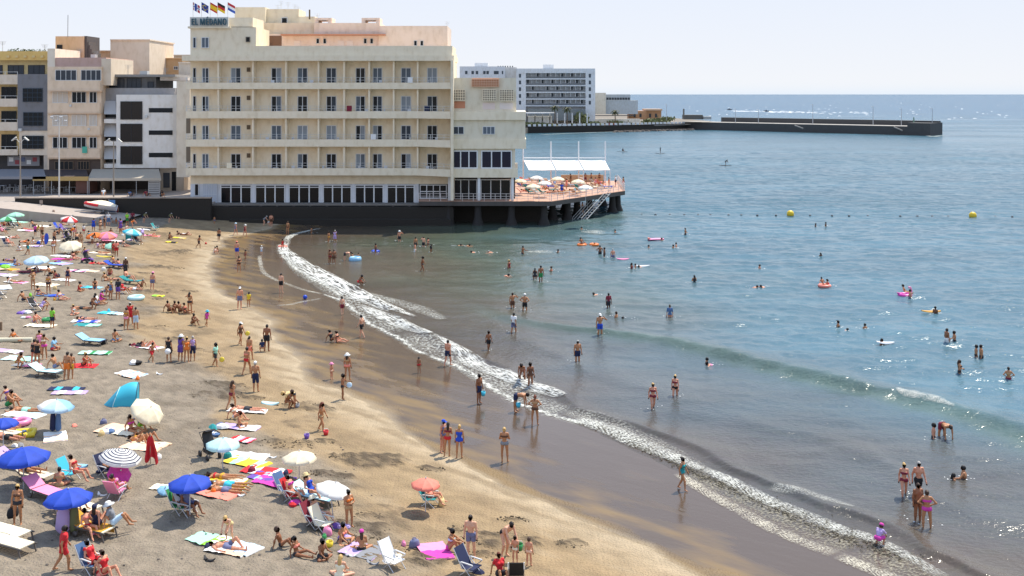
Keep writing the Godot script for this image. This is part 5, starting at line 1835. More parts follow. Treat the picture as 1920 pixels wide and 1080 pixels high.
func sandals(px: float, py: float, dy: String, label: String) -> void:
	var t := thing("sandals", label, "sandals", G(px, py))
	for k in 2:
		part(t, "sandal", board_mesh(0.3, 0.12, 0.04), mat(dye(dy), 0.7), Transform3D(Basis(Vector3.UP, 0.6 + k * 1.1), Vector3(k * 0.22, 0.02, k * 0.12)))


func build_beach_things() -> void:
	# parasols: canopy centre in the photo, height of that centre, radius, lean, colours
	for q in [
		[29, 402, 1.3, 1.15, 0, 0, ["mint"], "pale mint parasol near the ramp, behind the green one"],
		[13, 410, 1.3, 1.15, 0, 0, ["green", "mint"], "green parasol at the left edge near the ramp"],
		[130, 410, 1.2, 1.15, 0.25, 0.1, ["red", "white"], "red and white parasol near the sea wall"],
		[132, 459, 0.95, 1.3, 0.1, 0.35, ["cream"], "low cream parasol leaning on the sand below the red one"],
		[68, 486, 1.15, 1.25, 0, 0.15, ["paleblue"], "pale blue parasol among towels, far left of the beach"],
		[176, 440, 0.85, 1.0, -0.1, 0.2, ["orange"], "orange parasol standing beside the pink one"],
		[201, 440, 0.85, 1.25, 0.1, 0.2, ["pink", "coral"], "salmon pink parasol right of the orange one"],
		[248, 434, 1.35, 1.2, 0.25, 0.0, ["aqua", "cyan"], "aqua parasol over a teal windbreak near the sea wall"],
		[209, 459, 0.8, 0.8, 0.1, 0.3, ["mint"], "small mint parasol lying open behind the bathers in red"],
		[105, 757, 1.38, 0.95, 0.12, 0.0, ["paleblue", "paleblue", "sky", "sky", "paleblue", "white", "white", "white"], "pale blue and white parasol with towels hanging from its pole"],
		[6, 790, 1.42, 0.75, 0, 0, ["blue"], "blue parasol cut by the left edge of the photo"],
		[44, 852, 1.45, 1.18, 0, 0, ["blue"], "blue parasol over the lounging pair at the far left"],
		[356, 901, 1.45, 0.94, 0, 0, ["blue"], "blue parasol over the green folding chair"],
		[128, 928, 1.45, 0.98, 0, 0, ["blue"], "blue parasol with a striped towel hung on its pole"],
		[226, 852, 1.35, 0.97, 0.22, 0.0, ["white"], "white parasol with thin navy ring stripes"],
		[277, 767, 1.05, 0.98, 0.75, 0.3, ["cream"], "cream parasol leaning far over to the right beside the tent"],
		[418, 829, 1.22, 0.85, 0.05, 0.0, ["aqua", "aqua", "paleblue"], "aqua parasol over the black stroller"],
		[561, 854, 1.15, 0.85, 0.0, 0.0, ["cream"], "cream parasol with printed ring standing alone on the ochre sand"],
		[626, 913, 1.4, 0.82, 0.28, 0.0, ["white"], "white parasol leaning right above the straw hatted sunbather"],
		[798, 903, 1.22, 0.68, 0.04, 0.0, ["coral"], "salmon parasol over the teal chair, alone near the wet sand"],
		[309, 914, 0.35, 0.35, 0.3, 0.3, ["sky"], "small sky blue parasol lying on the sand left of the blue one"],
		[10, 497, 0.5, 0.5, 0.2, 0.2, ["lime"], "small lime parasol on the sand at the left edge"]]:
		var p := under(q[0], q[1], q[2])
		parasol(p, q[3] * 0.88, q[2] + 0.02, Vector3(q[4], 0, q[5]), q[6], q[7], 0.2 + q[0], "parasols on the beach", "rings" if q[0] == 226 else "")
	# the printed ring of the cream parasol's cloth is left plain; hung towels
	var hp := under(105, 757, 1.38)
	for k in 2:
		single("hung_towel", lathe_mesh([V(0.06, 0.1), V(0.15, 0.2), V(0.12, 0.8), V(0.05, 1.12)], 7), cloth(["navy", "denim"][k]), "%s towel hanging from the pole of the pale blue parasol" % ["navy", "denim blue"][k], "towel", hp + Vector3(-0.12 + 0.26 * k, 0, 0.06))
	hp = under(128, 928, 1.45)
	single("hung_towel", lathe_mesh([V(0.16, 0.1), V(0.28, 0.25), V(0.22, 0.85), V(0.06, 1.2)], 9), cloth("lilac"), "lilac towel hanging on the pole under the blue parasol", "towel", hp + Vector3(-0.16, 0, 0.05))
	single("hung_towel", lathe_mesh([V(0.12, 0.1), V(0.2, 0.25), V(0.15, 0.85), V(0.05, 1.15)], 9), cloth("olive"), "olive towel hanging behind the lilac one on the parasol pole", "towel", hp + Vector3(0.2, 0, -0.05))
	# towels
	for q in [
		[104, 821, 1.0, 1.5, 25, ["white", "white", "peach"], "white towel spread below the pale blue parasol"],
		[45, 780, 0.9, 2.4, 78, ["white", "paleblue"], "long pale towel behind the pink swim ring"],
		[225, 808, 1.4, 2.0, 65, ["peach", "cream"], "peach blanket of the group beside the cream parasol"],
		[272, 838, 1.3, 1.9, 70, ["peach", "cream", "peach"], "cream and peach blanket in front of the reclining pair"],
		[124, 731, 0.7, 1.9, 86, ["navy", "cyan", "navy"], "navy and cyan towel alone left of the tent"],
		[130, 738, 0.7, 1.8, 86, ["lilac", "white", "lilac"], "lilac towel in front of the navy and cyan one"],
		[38, 674, 1.0, 2.2, 84, ["aqua", "mint"], "aqua towel with the yellow bag at the far left"],
		[14, 660, 0.8, 1.8, 78, ["lilac", "white"], "lilac towel at the left edge above the yellow bag"],
		[50, 686, 0.9, 1.6, 80, ["grey", "pink"], "grey towel beside the bathers in black swimsuits"],
		[154, 688, 1.0, 1.6, 84, ["red"], "bright red towel under the blond sitting bather"],
		[164, 611, 0.8, 1.8, 86, ["teal", "mint"], "teal towel in front of the striped one"],
		[160, 604, 0.8, 1.9, 84, ["white", "blue", "lilac"], "white, blue and lilac towel under a sunbather"],
		[178, 663, 0.9, 1.9, 84, ["mint", "aqua", "green"], "mint towel in front of the blue draped lounger"],
		[275, 652, 1.0, 2.2, 80, ["white", "pink", "white"], "white and pink towel under the reader with raised knees"],
		[246, 703, 1.1, 1.7, 60, ["white", "peach", "sky"], "pale towel with an orange bag behind the tent"],
		[75, 612, 0.9, 2.4, 84, ["cream"], "cream towel under the group beside the lime shirted child"],
		[119, 526, 0.9, 2.6, 86, ["white"], "long white towel in front of the navy bag"],
		[145, 509, 1.0, 2.6, 82, ["white", "pink", "navy"], "white, pink and navy towel right of the pale blue parasol"],
		[80, 503, 1.2, 2.6, 84, ["white"], "large white towel behind the dark hat sunbather"],
		[113, 495, 1.3, 2.6, 75, ["sky", "lilac"], "sky blue sheet right of the pale blue parasol"],
		[118, 487, 1.0, 2.6, 78, ["magenta", "maroon"], "magenta towel behind the sky blue sheet"],
		[116, 481, 1.0, 2.0, 75, ["white"], "white towel behind the magenta one"],
		[14, 497, 1.0, 2.8, 86, ["blue", "sky"], "blue towel at the left edge by the lime parasol"],
		[13, 506, 1.0, 2.6, 82, ["peach", "gold"], "peach and gold towel at the left edge"],
		[8, 517, 1.2, 2.2, 78, ["lilac", "white"], "lilac towel at the left edge in front of the lime parasol"],
		[3, 540, 1.4, 2.4, 30, ["white", "paleblue"], "white towel cut by the left edge in front of the prone sunbather"],
		[30, 530, 0.9, 2.2, 84, ["white", "pink"], "white towel under the prone sunbather at the far left"],
		[52, 511, 0.9, 1.8, 80, ["maroon"], "maroon towel left of the dark hat sunbather"],
		[94, 555, 0.9, 2.0, 82, ["denim", "blue"], "blue towel between the standing bathers"],
		[85, 535, 1.2, 2.2, 80, ["cream"], "cream blanket behind the standing bathers"],
		[171, 540, 0.9, 1.8, 82, ["cyan", "sky"], "cyan towel of the sitter with dark bikini"],
		[166, 509, 0.9, 1.7, 70, ["white", "peach"], "peach and white towel left of the white rucksack"],
		[188, 495, 0.9, 2.2, 84, ["red", "coral"], "red towel under the prone sunbather near the board"],
		[188, 475, 0.9, 2.6, 82, ["cream", "peach"], "peach towel under a prone sunbather behind the yellow board"],
		[78, 415, 0.9, 2.4, 86, ["cream"], "cream towel near the ramp between two parasols"],
		[48, 433, 1.0, 3.0, 87, ["white", "pink"], "long white and pink towel left of the red shirt"],
		[79, 425, 1.2, 2.0, 80, ["cream", "white"], "cream sheet left of the dark bag"],
		[36, 417, 1.0, 2.2, 84, ["mint"], "mint towel below the pale mint parasol"],
		[62, 462, 1.0, 2.0, 82, ["white", "lilac"], "white and lilac towel of the family with blue bags"],
		[93, 452, 0.9, 2.0, 80, ["white"], "white towel beside the upright blue board"],
		[8, 446, 0.9, 2.0, 84, ["white"], "white towel at the left edge near a chair"],
		[201, 448, 0.9, 1.6, 82, ["white", "pink"], "white and pink towel under the salmon parasol"],
		[284, 443, 0.9, 1.8, 84, ["pink", "coral"], "pink towel under the sunbather beside the teal chair"],
		[270, 431, 0.7, 1.6, 86, ["white"], "white towel at the edge of the wall's shadow"],
		[210, 452, 1.0, 2.0, 82, ["pink", "white"], "small pink towel right of the pink parasol"],
		[463, 772, 0.9, 2.0, 82, ["white"], "white towel under the prone sunbather in dark trunks"],
		[450, 803, 0.9, 1.8, 80, ["lilac", "white"], "lilac towel under the bather sitting beside the clothes"],
		[463, 857, 1.0, 1.9, 78, ["white"], "white towel next to the teal bag"],
		[464, 869, 1.0, 2.3, 77, ["yellow", "mint", "yellow"], "yellow towel in front of the white one"],
		[455, 826, 0.7, 1.1, 70, ["red", "white", "pink"], "red and white towel right of the aqua parasol"],
		[498, 886, 1.1, 2.0, 70, ["red", "white", "red"], "red towel with a white middle left of the folding chairs"],
		[509, 898, 1.0, 1.9, 70, ["purple", "sky", "purple"], "purple and blue striped towel beside the red one"],
		[514, 907, 0.9, 1.8, 70, ["magenta"], "magenta towel in front of the purple one"],
		[418, 903, 0.9, 1.9, 78, ["yellow", "cream"], "yellow towel right of the blue parasol"],
		[420, 915, 0.8, 1.8, 78, ["aqua", "yellow"], "aqua towel between two sunbathers"],
		[405, 927, 0.9, 1.9, 74, ["coral"], "coral towel in front of the sunbathers on their stomachs"],
		[306, 917, 0.6, 1.0, 80, ["cream", "white"], "small cream towel left of the green chair"],
		[394, 1016, 0.9, 1.7, 66, ["mint", "lime"], "mint towel behind the resting pair"],
		[440, 1026, 0.9, 2.0, 72, ["white", "paleblue"], "white towel under the resting pair"],
		[425, 1034, 0.7, 1.5, 74, ["white", "peach"], "white and peach towel in front of the resting pair"],
		[815, 1036, 1.1, 1.5, 30, ["pink", "magenta"], "bright pink towel under the sitting bather with striped bag"],
		[680, 1036, 1.2, 1.4, 70, ["lilac", "grey"], "lilac towel under the sitter in pink hat"],
		[336, 447, 0.8, 1.4, 84, ["yellow", "straw"], "yellow towel beside the digging child near the shadow"],
		[321, 455, 0.8, 1.2, 84, ["yellow", "black"], "small yellow towel on the ochre sand near the shadow"],
		[296, 556, 0.6, 0.9, 84, ["lime", "yellow"], "tiny lime towel on the ochre sand"],
		[206, 588, 0.9, 1.6, 80, ["cyan", "aqua"], "cyan towel beside the three standing bathers"],
		[221, 589, 0.8, 1.2, 80, ["denim", "white"], "denim blue towel right of the cyan one"]]:
		if true:
			towel(q[0], q[1], q[2], q[3], q[4], q[5], q[6])
	# loungers: head end away from +z of the lounger
	lounger(30, 876, 70, ["cream", "lilac"], "sun lounger at the far left behind the standing bather")
	lounger(62, 902, 68, ["cream"], "cream sun lounger with a sunbather beside the blue parasol")
	lounger(82, 933, 58, ["brown", "pink"], "sun lounger draped in pink left of the front blue parasol")
	lounger(150, 962, 62, ["cream"], "cream sun lounger right of the striped hanging towel")
	lounger(130, 985, 42, ["brown"], "brown sun lounger with raised back below the front blue parasol", 0.8)
	lounger(170, 1003, 66, ["cream", "gold"], "sun lounger with a gold cloth where the hatted person sits")
	lounger(14, 1010, 64, ["cream"], "empty cream sun lounger cut by the left edge, nearer the water", 0.0)
	lounger(18, 1032, 64, ["cream"], "empty cream sun lounger cut by the left edge, nearest the viewer", 0.0)
	lounger(6, 822, 66, ["cream"], "sun lounger at the left edge below the cut blue parasol")
	lounger(172, 647, 75, ["navy", "sky"], "sun lounger draped with a blue towel")
	lounger(88, 706, 75, ["grey", "aqua"], "sun lounger with an aqua cover left of the orange trunks")
	lounger(215, 503, 75, ["navy", "blue"], "sun lounger with a blue cover near the white rucksack")
	lounger(246, 533, 75, ["teal"], "teal sun lounger at the edge of the ochre sand")
	lounger(590, 944, 64, ["sky", "aqua"], "pale blue sun lounger under the white leaning parasol")
	# chairs
	for q in [[338, 962, 60, "green", "green folding beach chair under the blue parasol"], [352, 965, 62, "white", "white folding beach chair beside the green one"], [805, 947, 75, "teal", "teal folding chair under the salmon parasol"], [537, 930, 60, "denim", "blue folding chair left of the pale blue lounger"], [550, 940, 62, "red", "red folding chair left of the pale blue lounger"], [590, 988, 60, "maroon", "red folding chair with the hatted reader"], [606, 996, 60, "cream", "cream folding chair beside the red one with the reader"], [218, 935, 165, "pink", "pink folding chair seen from behind below the striped parasol"], [200, 893, 60, "navy", "navy folding chair below the striped parasol"], [131, 900, 70, "cyan", "cyan folding chair left of the straight legged sitter"], [172, 1072, 60, "denim", "blue folding chair at the bottom edge on the left"], [738, 1066, 50, "white", "white folding chair with towels at the bottom edge"], [882, 1078, 55, "navy", "navy folding chair at the bottom edge near the red shirt"], [968, 1090, 180, "black", "black folding chair at the bottom edge right of the red shirt"], [230, 551, 75, "orange", "orange folding chair near the mint swim ring"], [260, 458, 80, "black", "black folding chair right of the teal windbreak"], [292, 432, 80, "teal", "teal folding chair at the edge of the wall's shadow"], [109, 431, 80, "blue", "blue folding chair near the red parasol"], [120, 434, 80, "purple", "purple folding chair near the red parasol"], [26, 427, 80, "dark", "dark folding chair under the green parasol"], [2, 560, 75, "black", "black folding chair at the left edge above the white beam"], [14, 462, 80, "navy", "navy folding chair of the sitter at the far left"], [130, 452, 80, "dark", "dark folding chair near the group by the cream parasol"], [66, 581, 70, "black", "black folding chair among the kneeling group"], [4, 434, 80, "pink", "pink folding chair at the left edge under the green parasol"]]:
		beach_chair(q[0], q[1], q[2], q[3], q[4])
	# bags
	for q in [[828, 948, 0.62, "straw", "straw bag beside the teal chair"], [777, 1027, 0.6, "slate", "striped grey bag left of the bright pink towel"], [757, 1024, 0.35, "pink", "small pink bag left of the striped one"], [427, 860, 0.55, "teal", "teal bag beside the black stroller"], [190, 818, 0.5, "straw", "beige bag left of the peach blankets"], [194, 796, 0.5, "slate", "dark grey bag on the peach blanket"], [38, 673, 0.5, "gold", "yellow bag on the aqua towel"], [109, 520, 0.55, "navy", "navy bag on the long white towel"], [103, 543, 0.5, "straw", "beige bag right of the standing bathers"], [102, 564, 0.45, "gold", "yellow bag behind the reclining reader"], [194, 507, 0.6, "white", "white rucksack beside the blue draped lounger"], [94, 425, 0.5, "dark", "dark bag on the sand near the purple chair"], [72, 458, 0.6, "blue", "blue bag of the family near the standing couple"], [194, 647, 0.5, "black", "black bag right of the blue draped lounger"], [614, 1005, 0.62, "pink", "pink and white bag between the chairs and the seated family"], [608, 1012, 0.4, "green", "green bag in front of the pink one"], [388, 1030, 0.4, "navy", "navy bag left of the resting pair"], [204, 585, 0.45, "cyan", "cyan bag on the cyan towel"], [30, 395, 0.6, "gold", "yellow crate like bag at the edge of the ramp"], [42, 398, 0.7, "dark", "dark bag at the edge of the ramp"], [258, 713, 0.45, "orange", "orange bag behind the tent"], [255, 760, 0.45, "yellow", "yellow bag left of the leaning cream parasol"], [262, 773, 0.35, "white", "white bag left of the leaning cream parasol"], [57, 556, 0.5, "lime", "lime bag beside the sitter near the blue towel"], [472, 887, 0.5, "maroon", "dark red bag on the red and white towel"], [536, 893, 0.5, "navy", "navy bag on the magenta towel"], [180, 1000, 0.4, "magenta", "magenta bag on the gold draped lounger"], [298, 862, 0.45, "white", "white bag beside the red cloth on its stick"], [224, 902, 0.5, "grey", "grey bag behind the pink folding chair"], [62, 925, 0.4, "white", "white bag under the loungers at the far left"], [230, 443, 0.5, "white", "white bag behind the pink parasol"], [143, 465, 0.4, "blue", "blue bag beside the low cream parasol"], [400, 925, 0.35, "orange", "orange bag on the coral towel"]]:
		bag(q[0], q[1], q[2], q[3], q[4])
	for q in [[411, 803, 0.8, ["slate", "teal", "white"], "pile of grey and teal clothes beside the sitting bather"], [400, 816, 0.7, ["denim", "black", "white"], "pile of denim clothes behind the aqua parasol"], [248, 682, 0.9, ["white", "paleblue", "black"], "pile of white and pale blue clothes above the tent"], [204, 812, 0.7, ["white", "slate", "denim"], "clothes on the peach blankets"], [46, 588, 0.8, ["lilac", "white", "purple"], "pile of lilac toys and clothes at the left"], [165, 489, 0.9, ["purple", "dark", "magenta"], "purple bundle near the yellow board"], [108, 493, 0.7, ["purple", "maroon"], "purple clothes on the magenta towel"], [190, 451, 0.7, ["white", "black", "teal"], "pile of white things under the orange parasol"], [48, 597, 0.5, ["white", "pink"], "small pile of pale clothes at the left"], [196, 887, 0.5, ["navy", "dark"], "dark clothes under the striped parasol"], [654, 1012, 0.6, ["slate", "purple", "lilac"], "purple and grey clothes behind the seated family"], [637, 988, 0.6, ["lilac", "purple"], "lilac blanket heap beside the folding chairs"], [735, 1052, 0.7, ["white", "cream", "black"], "white towels heaped on the chair at the bottom edge"], [546, 948, 0.6, ["magenta", "red"], "magenta clothes beneath the red folding chair"], [590, 925, 0.5, ["coral", "maroon"], "coral clothes behind the straw hatted sunbather"], [182, 1002, 0.4, ["pink", "coral"], "pink clothes on the gold draped lounger"], [142, 800, 0.35, ["coral", "pink"], "coral coloured toys on bare sand right of the pale blue parasol"], [30, 838, 0.5, ["white", "grey"], "white clothes above the far left blue parasol"], [196, 1075, 0.5, ["red", "coral"], "red clothes at the bottom edge on the left"], [228, 612, 0.4, ["black", "grey"], "dark clothes at the feet of the three standing bathers"], [888, 1072, 0.5, ["navy", "white"], "navy and white clothes over the chair at the bottom edge"], [245, 452, 0.7, ["white", "lilac"], "white clothes beneath the aqua parasol"], [125, 440, 0.6, ["purple", "lilac"], "purple clothes over the chairs near the red parasol"]]:
		heap(q[0], q[1], q[2], q[3], q[4])
	stroller(393, 858, 40, "black", "black stroller under the aqua parasol")
	stroller(163, 493, 60, "purple", "stroller with a purple hood near the yellow board")
	stroller(128, 453, 80, "dark", "dark stroller near the group by the low cream parasol")
	for q in [[611, 816, "red", "red bucket near the walking girl"], [618, 1027, "yellow", "yellow bucket held by the sitting boy"], [575, 823, "purple", "purple bucket left of the dark patch of sand"], [557, 766, "grey", "grey bucket beside the digging children"]]:
		bucket(q[0], q[1], q[2], q[3])
	bucket(906, 757, "cyan", "cyan bucket held by the person in navy trunks at the foam", 0.45)
	bucket(972, 774, "cyan", "teal bucket below the person bending at the foam", 0.3)
	bucket(974, 1055, "green", "green bucket held by the small child near the bending person", 0.45)
	bag(24, 984, 0.7, "black", "black bag held by the tanned person beside the loungers", "bag", 0.3)
	for q in [[384, 1003, "black", "black sandals behind the resting pair"], [386, 1050, "black", "dark sandals in front of the resting pair"], [651, 1042, "white", "white sandals in front of the seated family"], [692, 1057, "grey", "grey sandals alone on the sand near the bottom edge"], [444, 929, "white", "white sandals at the end of the coral towel"], [186, 929, "white", "white sandals between the front parasol and the pink chair"], [295, 702, "white", "pale sandals alone right of the tent"], [505, 858, "white", "white sandals right of the white towel"]]:
		sandals(q[0], q[1], q[2], q[3])
	ring(G(37, 797) + Vector3(0, 0.16, 0), 0.4, ["pink"], "pink swim ring lying on the sand at the left")
	ring(G(255, 562) + Vector3(0, 0.16, 0), 0.5, ["aqua"], "pale aqua swim ring at the edge of the ochre sand")
	ring(G(89, 604) + Vector3(0, 0.2, 0), 0.3, ["green"], "green swim ring beside the lime shirted child")
	var mt := thing("inflatable_seat", "yellow inflatable square float lying on the sand", "inflatable", G(45, 818), 0.3)
	var s := st()
	add_tube(s, [Vector3(-0.42, 0.13, -0.32), Vector3(0.42, 0.13, -0.32), Vector3(0.42, 0.13, 0.32), Vector3(-0.42, 0.13, 0.32), Vector3(-0.42, 0.13, -0.32)], [0.15], 8)
	add_box(s, Vector3(0, 0.1, 0), Vector3(0.7, 0.12, 0.5))
	part(mt, "cushion", done(s), mat(dye("yellow"), 0.4))
	part(mt, "blue_patch", lathe_mesh([V(0.0, 0.16), V(0.14, 0.16), V(0.1, 0.28), V(0.0, 0.3)], 8), mat(dye("denim"), 0.5))
	board(G(197, 482), 1.9, 0.55, 80, "yellow", "yellow and white board lying behind the red towel", "surfboard")
	board(G(507, 758), 1.0, 0.5, 78, "aqua", "pale aqua bodyboard left of the digging children")
	board(G(140, 876), 1.2, 0.6, 80, "sky", "blue bodyboard lying flat right of the loungers")
	board(G(100, 406), 2.2, 0.6, 85, "dark", "dark board lying at the foot of the ramp", "surfboard")
	board(G(110, 405) + Vector3(0, 0.1, 0), 1.3, 0.5, 85, "aqua", "pale board on top of the dark one by the ramp")
	board(G(272, 429), 1.6, 0.5, 86, "dark", "dark board at the edge of the wall's shadow")
	var ub := thing("bodyboard", "upright blue board stuck in the sand beside the standing couple", "bodyboard", G(87, 458))
	part(ub, "deck", board_mesh(1.2, 0.5, 0.06), mat(dye("blue"), 0.4), Transform3D(Basis(Vector3.RIGHT, PI / 2 - 0.15), Vector3(0, 0.58, 0)))
	# long pale beam on the sand
	var a := G(-30, 642)
	var b := G(61, 641)
	single("log", tube_mesh([Vector3.ZERO + Vector3(0, 0.14, 0), b - a + Vector3(0, 0.14, 0)], [0.16], 10), mat(Color(0.62, 0.57, 0.42), 0.8, "wall"), "long pale wooden beam lying on the sand at the left edge", "beam", a)
	var pst := G(1, 620)
	single("post", tube_mesh([Vector3(0, -0.2, 0), Vector3(0, 0.6, 0)], [0.12], 8), mat(Color(0.2, 0.13, 0.08), 0.9), "short brown wooden post at the left edge", "post", pst)
	# red cloth on a stick
	var rc := thing("red_flag", "red cloth hanging from a stick in front of the peach blanket", "flag", G(282, 872))
	part(rc, "stick", tube_mesh([Vector3(0, -0.1, 0), Vector3(0, 1.35, 0)], [0.02]), mat(Color(0.4, 0.3, 0.2), 0.8))
	var rs := st()
	rs.set_smooth_group(1)
	var fold := func(u: float, v: float) -> Vector3:        # gathered at the top, hanging in folds with a ragged hem
		var wide := lerpf(0.06, 0.3, pow(v, 0.6))
		return Vector3((u - 0.5) * 2.0 * wide + 0.05 * v, 1.3 - v * (1.02 + 0.16 * sin(u * 9.0) + 0.1 * u), 0.09 * v * sin(u * 16.0) + 0.03 * sin(v * 7.0))
	for i in 14:
		for j in 8:
			quad(rs, fold.call(i / 14.0, j / 8.0), fold.call((i + 1) / 14.0, j / 8.0), fold.call((i + 1) / 14.0, (j + 1) / 8.0), fold.call(i / 14.0, (j + 1) / 8.0))
	part(rc, "cloth", done(rs), cloth("red"))
	# pop-up tent
	var tn := thing("beach_tent", "turquoise pop-up beach tent", "tent", G(230, 757), 0.25)
	s = st()
	s.set_smooth_group(1)
	var f := func(u: float, v: float) -> Vector3:            # u along the tent, v over the hoop
		var hgt := 0.86 + 0.24 * sin(u * 2.2)
		var hw := 0.78
		var t := v * PI
		return Vector3(lerpf(-0.42, 0.72, u) + sin(t) * lerpf(0.28, 0.06, u), hgt * pow(sin(t), 0.8), -cos(t) * hw)
	for i in 9:
		for j in 12:
			quad(s, f.call(i / 9.0, j / 12.0), f.call(i / 9.0, (j + 1) / 12.0), f.call((i + 1) / 9.0, (j + 1) / 12.0), f.call((i + 1) / 9.0, j / 12.0))
	part(tn, "canopy", done(s), mat(Color(0.035, 0.42, 0.55), 0.6))
	s = st()
	s.set_smooth_group(1)
	for j in 12:
		quad(s, f.call(0.0, j / 12.0), Vector3(-0.95, 0.03, 0.2), Vector3(-0.95, 0.03, 0.2), f.call(0.0, (j + 1) / 12.0))
	part(tn, "side_panel", done(s), mat(Color(0.02, 0.33, 0.47), 0.6))
	s = st()
	s.set_smooth_group(1)
	for j in 12:
		quad(s, f.call(1.0, (j + 1) / 12.0), Vector3(0.82, 0.0, 0.0), Vector3(0.82, 0.0, 0.0), f.call(1.0, j / 12.0))
	part(tn, "side_panel", done(s), mat(Color(0.02, 0.33, 0.47), 0.6))
	var hoop := []
	var hoop2 := []
	for j in 13:
		hoop.append(f.call(0.0, j / 12.0) * 1.01)
		hoop2.append(f.call(1.0, j / 12.0) * 1.01)
	part(tn, "hoop", tube_mesh(hoop, [0.022], 5), mat(Color(0.45, 0.7, 0.75), 0.5))
	part(tn, "hoop", tube_mesh(hoop2, [0.022], 5), mat(Color(0.03, 0.1, 0.14), 0.5))
	# teal windbreak under the aqua parasol
	var wb := thing("windbreak", "teal cloth windbreak under the aqua parasol", "windbreak", G(243, 450))
	part(wb, "cloth", unit_box, cloth("teal"), Transform3D(Basis.from_scale(Vector3(0.9, 1.15, 0.05)), Vector3(0, 0.62, 0)))
	for x in [-0.45, 0.45]:
		part(wb, "stake", tube_mesh([Vector3(x, -0.1, 0), Vector3(x, 1.3, 0)], [0.025]), mat(Color(0.3, 0.2, 0.1), 0.8))
	# pink parasol half-folded by the navy chair
	parasol(under(224, 884, 0.7), 0.5, 0.72, Vector3(0.5, 0, 0.4), ["magenta"], "small magenta parasol behind the pink folding chair")
	# balls and discs
	for q in [[386, 458, 0.13, "red", "red ball in front of the boy on the ochre sand", 0.12], [572, 561, 0.2, "blue", "blue ball at the water's edge", 0.18], [317, 663, 0.19, "white", "white ball carried by the bather in the black dress", 0.75]]:
		single("ball", lathe_mesh([V(0, -q[2]), V(q[2] * 0.7, -q[2] * 0.7), V(q[2], 0), V(q[2] * 0.7, q[2] * 0.7), V(0, q[2])], 12), mat(dye(q[3]), 0.4), q[4], "ball", G(q[0], q[1] if q[0] != 317 else 680.0) + Vector3(0, q[5], 0.25 if q[0] == 317 else 0.0))
	for q in [[464, 625, 647, "yellow", "yellow flying disc held by the white hatted walker"], [416, 674, 687, "yellow", "yellow flying disc beside the boy in green shirt"], [655, 722, 748, "paleblue", "pale blue flying disc held by the child at the wet sand"]]:
		var p := G(q[0], q[2])
		p.y += (q[2] - q[1]) * -p.z / F
		var o := single("flying_disc", lathe_mesh([V(0.0, 0.0), V(0.15, 0.0), V(0.16, -0.03), V(0.15, 0.02), V(0.11, 0.035), V(0.0, 0.035)], 14), mat(dye(q[3]), 0.4), q[4], "disc", p)
		o.rotation = Vector3(1.2, 0.3, 0.2)
	# boat on its trailer by the wall
	var bt := thing("motor_boat", "small white motor boat with a red bow and cream cover on a trailer", "boat", G(190, 409) + Vector3(0, 0.42, 0.6), -PI / 2 + 0.25)
	bt.scale = Vector3.ONE * 1.18
	bt.rotation.x = -0.1
	s = st()
	s.set_smooth_group(1)
	var hull := func(u: float, v: float) -> Vector3:
		var hw := 0.85 * pow(1.0 - pow(u, 3.0), 0.6)
		var t := (v - 0.5) * PI
		var keel := 0.55 + 0.35 * u * u
		return Vector3(sin(t) * hw, lerpf(keel, 1.15 + 0.25 * u, pow(absf(sin(t)), 1.4)), lerpf(-1.7, 1.7, u))
	for i in 10:
		for j in 8:
			quad(s, hull.call(i / 10.0, j / 8.0), hull.call((i + 1) / 10.0, j / 8.0), hull.call((i + 1) / 10.0, (j + 1) / 8.0), hull.call(i / 10.0, (j + 1) / 8.0))
	part(bt, "hull", done(s), mat(Color(0.7, 0.71, 0.74), 0.35))
	s = st()
	s.set_smooth_group(1)
	for i in 8:
		for j in 6:
			var g := func(u: float, v: float) -> Vector3:
				var q0: Vector3 = hull.call(u * 0.9 + 0.02, 0.0)
				var q1: Vector3 = hull.call(u * 0.9 + 0.02, 1.0)
				return q0.lerp(q1, v) + Vector3(0, 0.42 * sin(v * PI) * sin(clampf(u * 1.1, 0, 1) * PI * 0.9 + 0.2), 0)
			quad(s, g.call(i / 8.0, j / 6.0), g.call((i + 1) / 8.0, j / 6.0), g.call((i + 1) / 8.0, (j + 1) / 6.0), g.call(i / 8.0, (j + 1) / 6.0))
	part(bt, "cover", done(s), mat(dye("cream"), 0.8))
	s = st()
	for i in 6:
		for k in [0.0, 1.0]:
			var q0: Vector3 = hull.call(0.55 + i * 0.07, k) * Vector3(1.03, 1, 1)
			var q1: Vector3 = hull.call(0.55 + (i + 1) * 0.07, k) * Vector3(1.03, 1, 1)
			add_tube(s, [q0 - Vector3(0, 0.12, 0), q1 - Vector3(0, 0.12, 0)], [0.16], 5)
	part(bt, "red_stripe", done(s), mat(dye("red"), 0.4))
	part(bt, "trailer", tube_mesh([Vector3(0, 0.42, -1.8), Vector3(0, 0.42, 1.6), Vector3(0, 0.3, 2.6)], [0.06]), mat(Color(0.3, 0.3, 0.3), 0.5))
	for x in [-0.7, 0.7]:
		part(bt, "wheel", lathe_mesh([V(0, -0.09), V(0.28, -0.09), V(0.28, 0.09), V(0, 0.09)], 12), mat(Color(0.02, 0.02, 0.02), 0.7), Transform3D(Basis(Vector3.BACK, PI / 2), Vector3(x, 0.26, -0.4)))
		part(bt, "axle_post", tube_mesh([Vector3(x, 0.28, -0.4), Vector3(x * 0.6, 0.75, -0.4)], [0.05]), mat(Color(0.3, 0.3, 0.3), 0.5))
	# small stones and litter on the dry sand
	s = st()
	rng.seed = 8
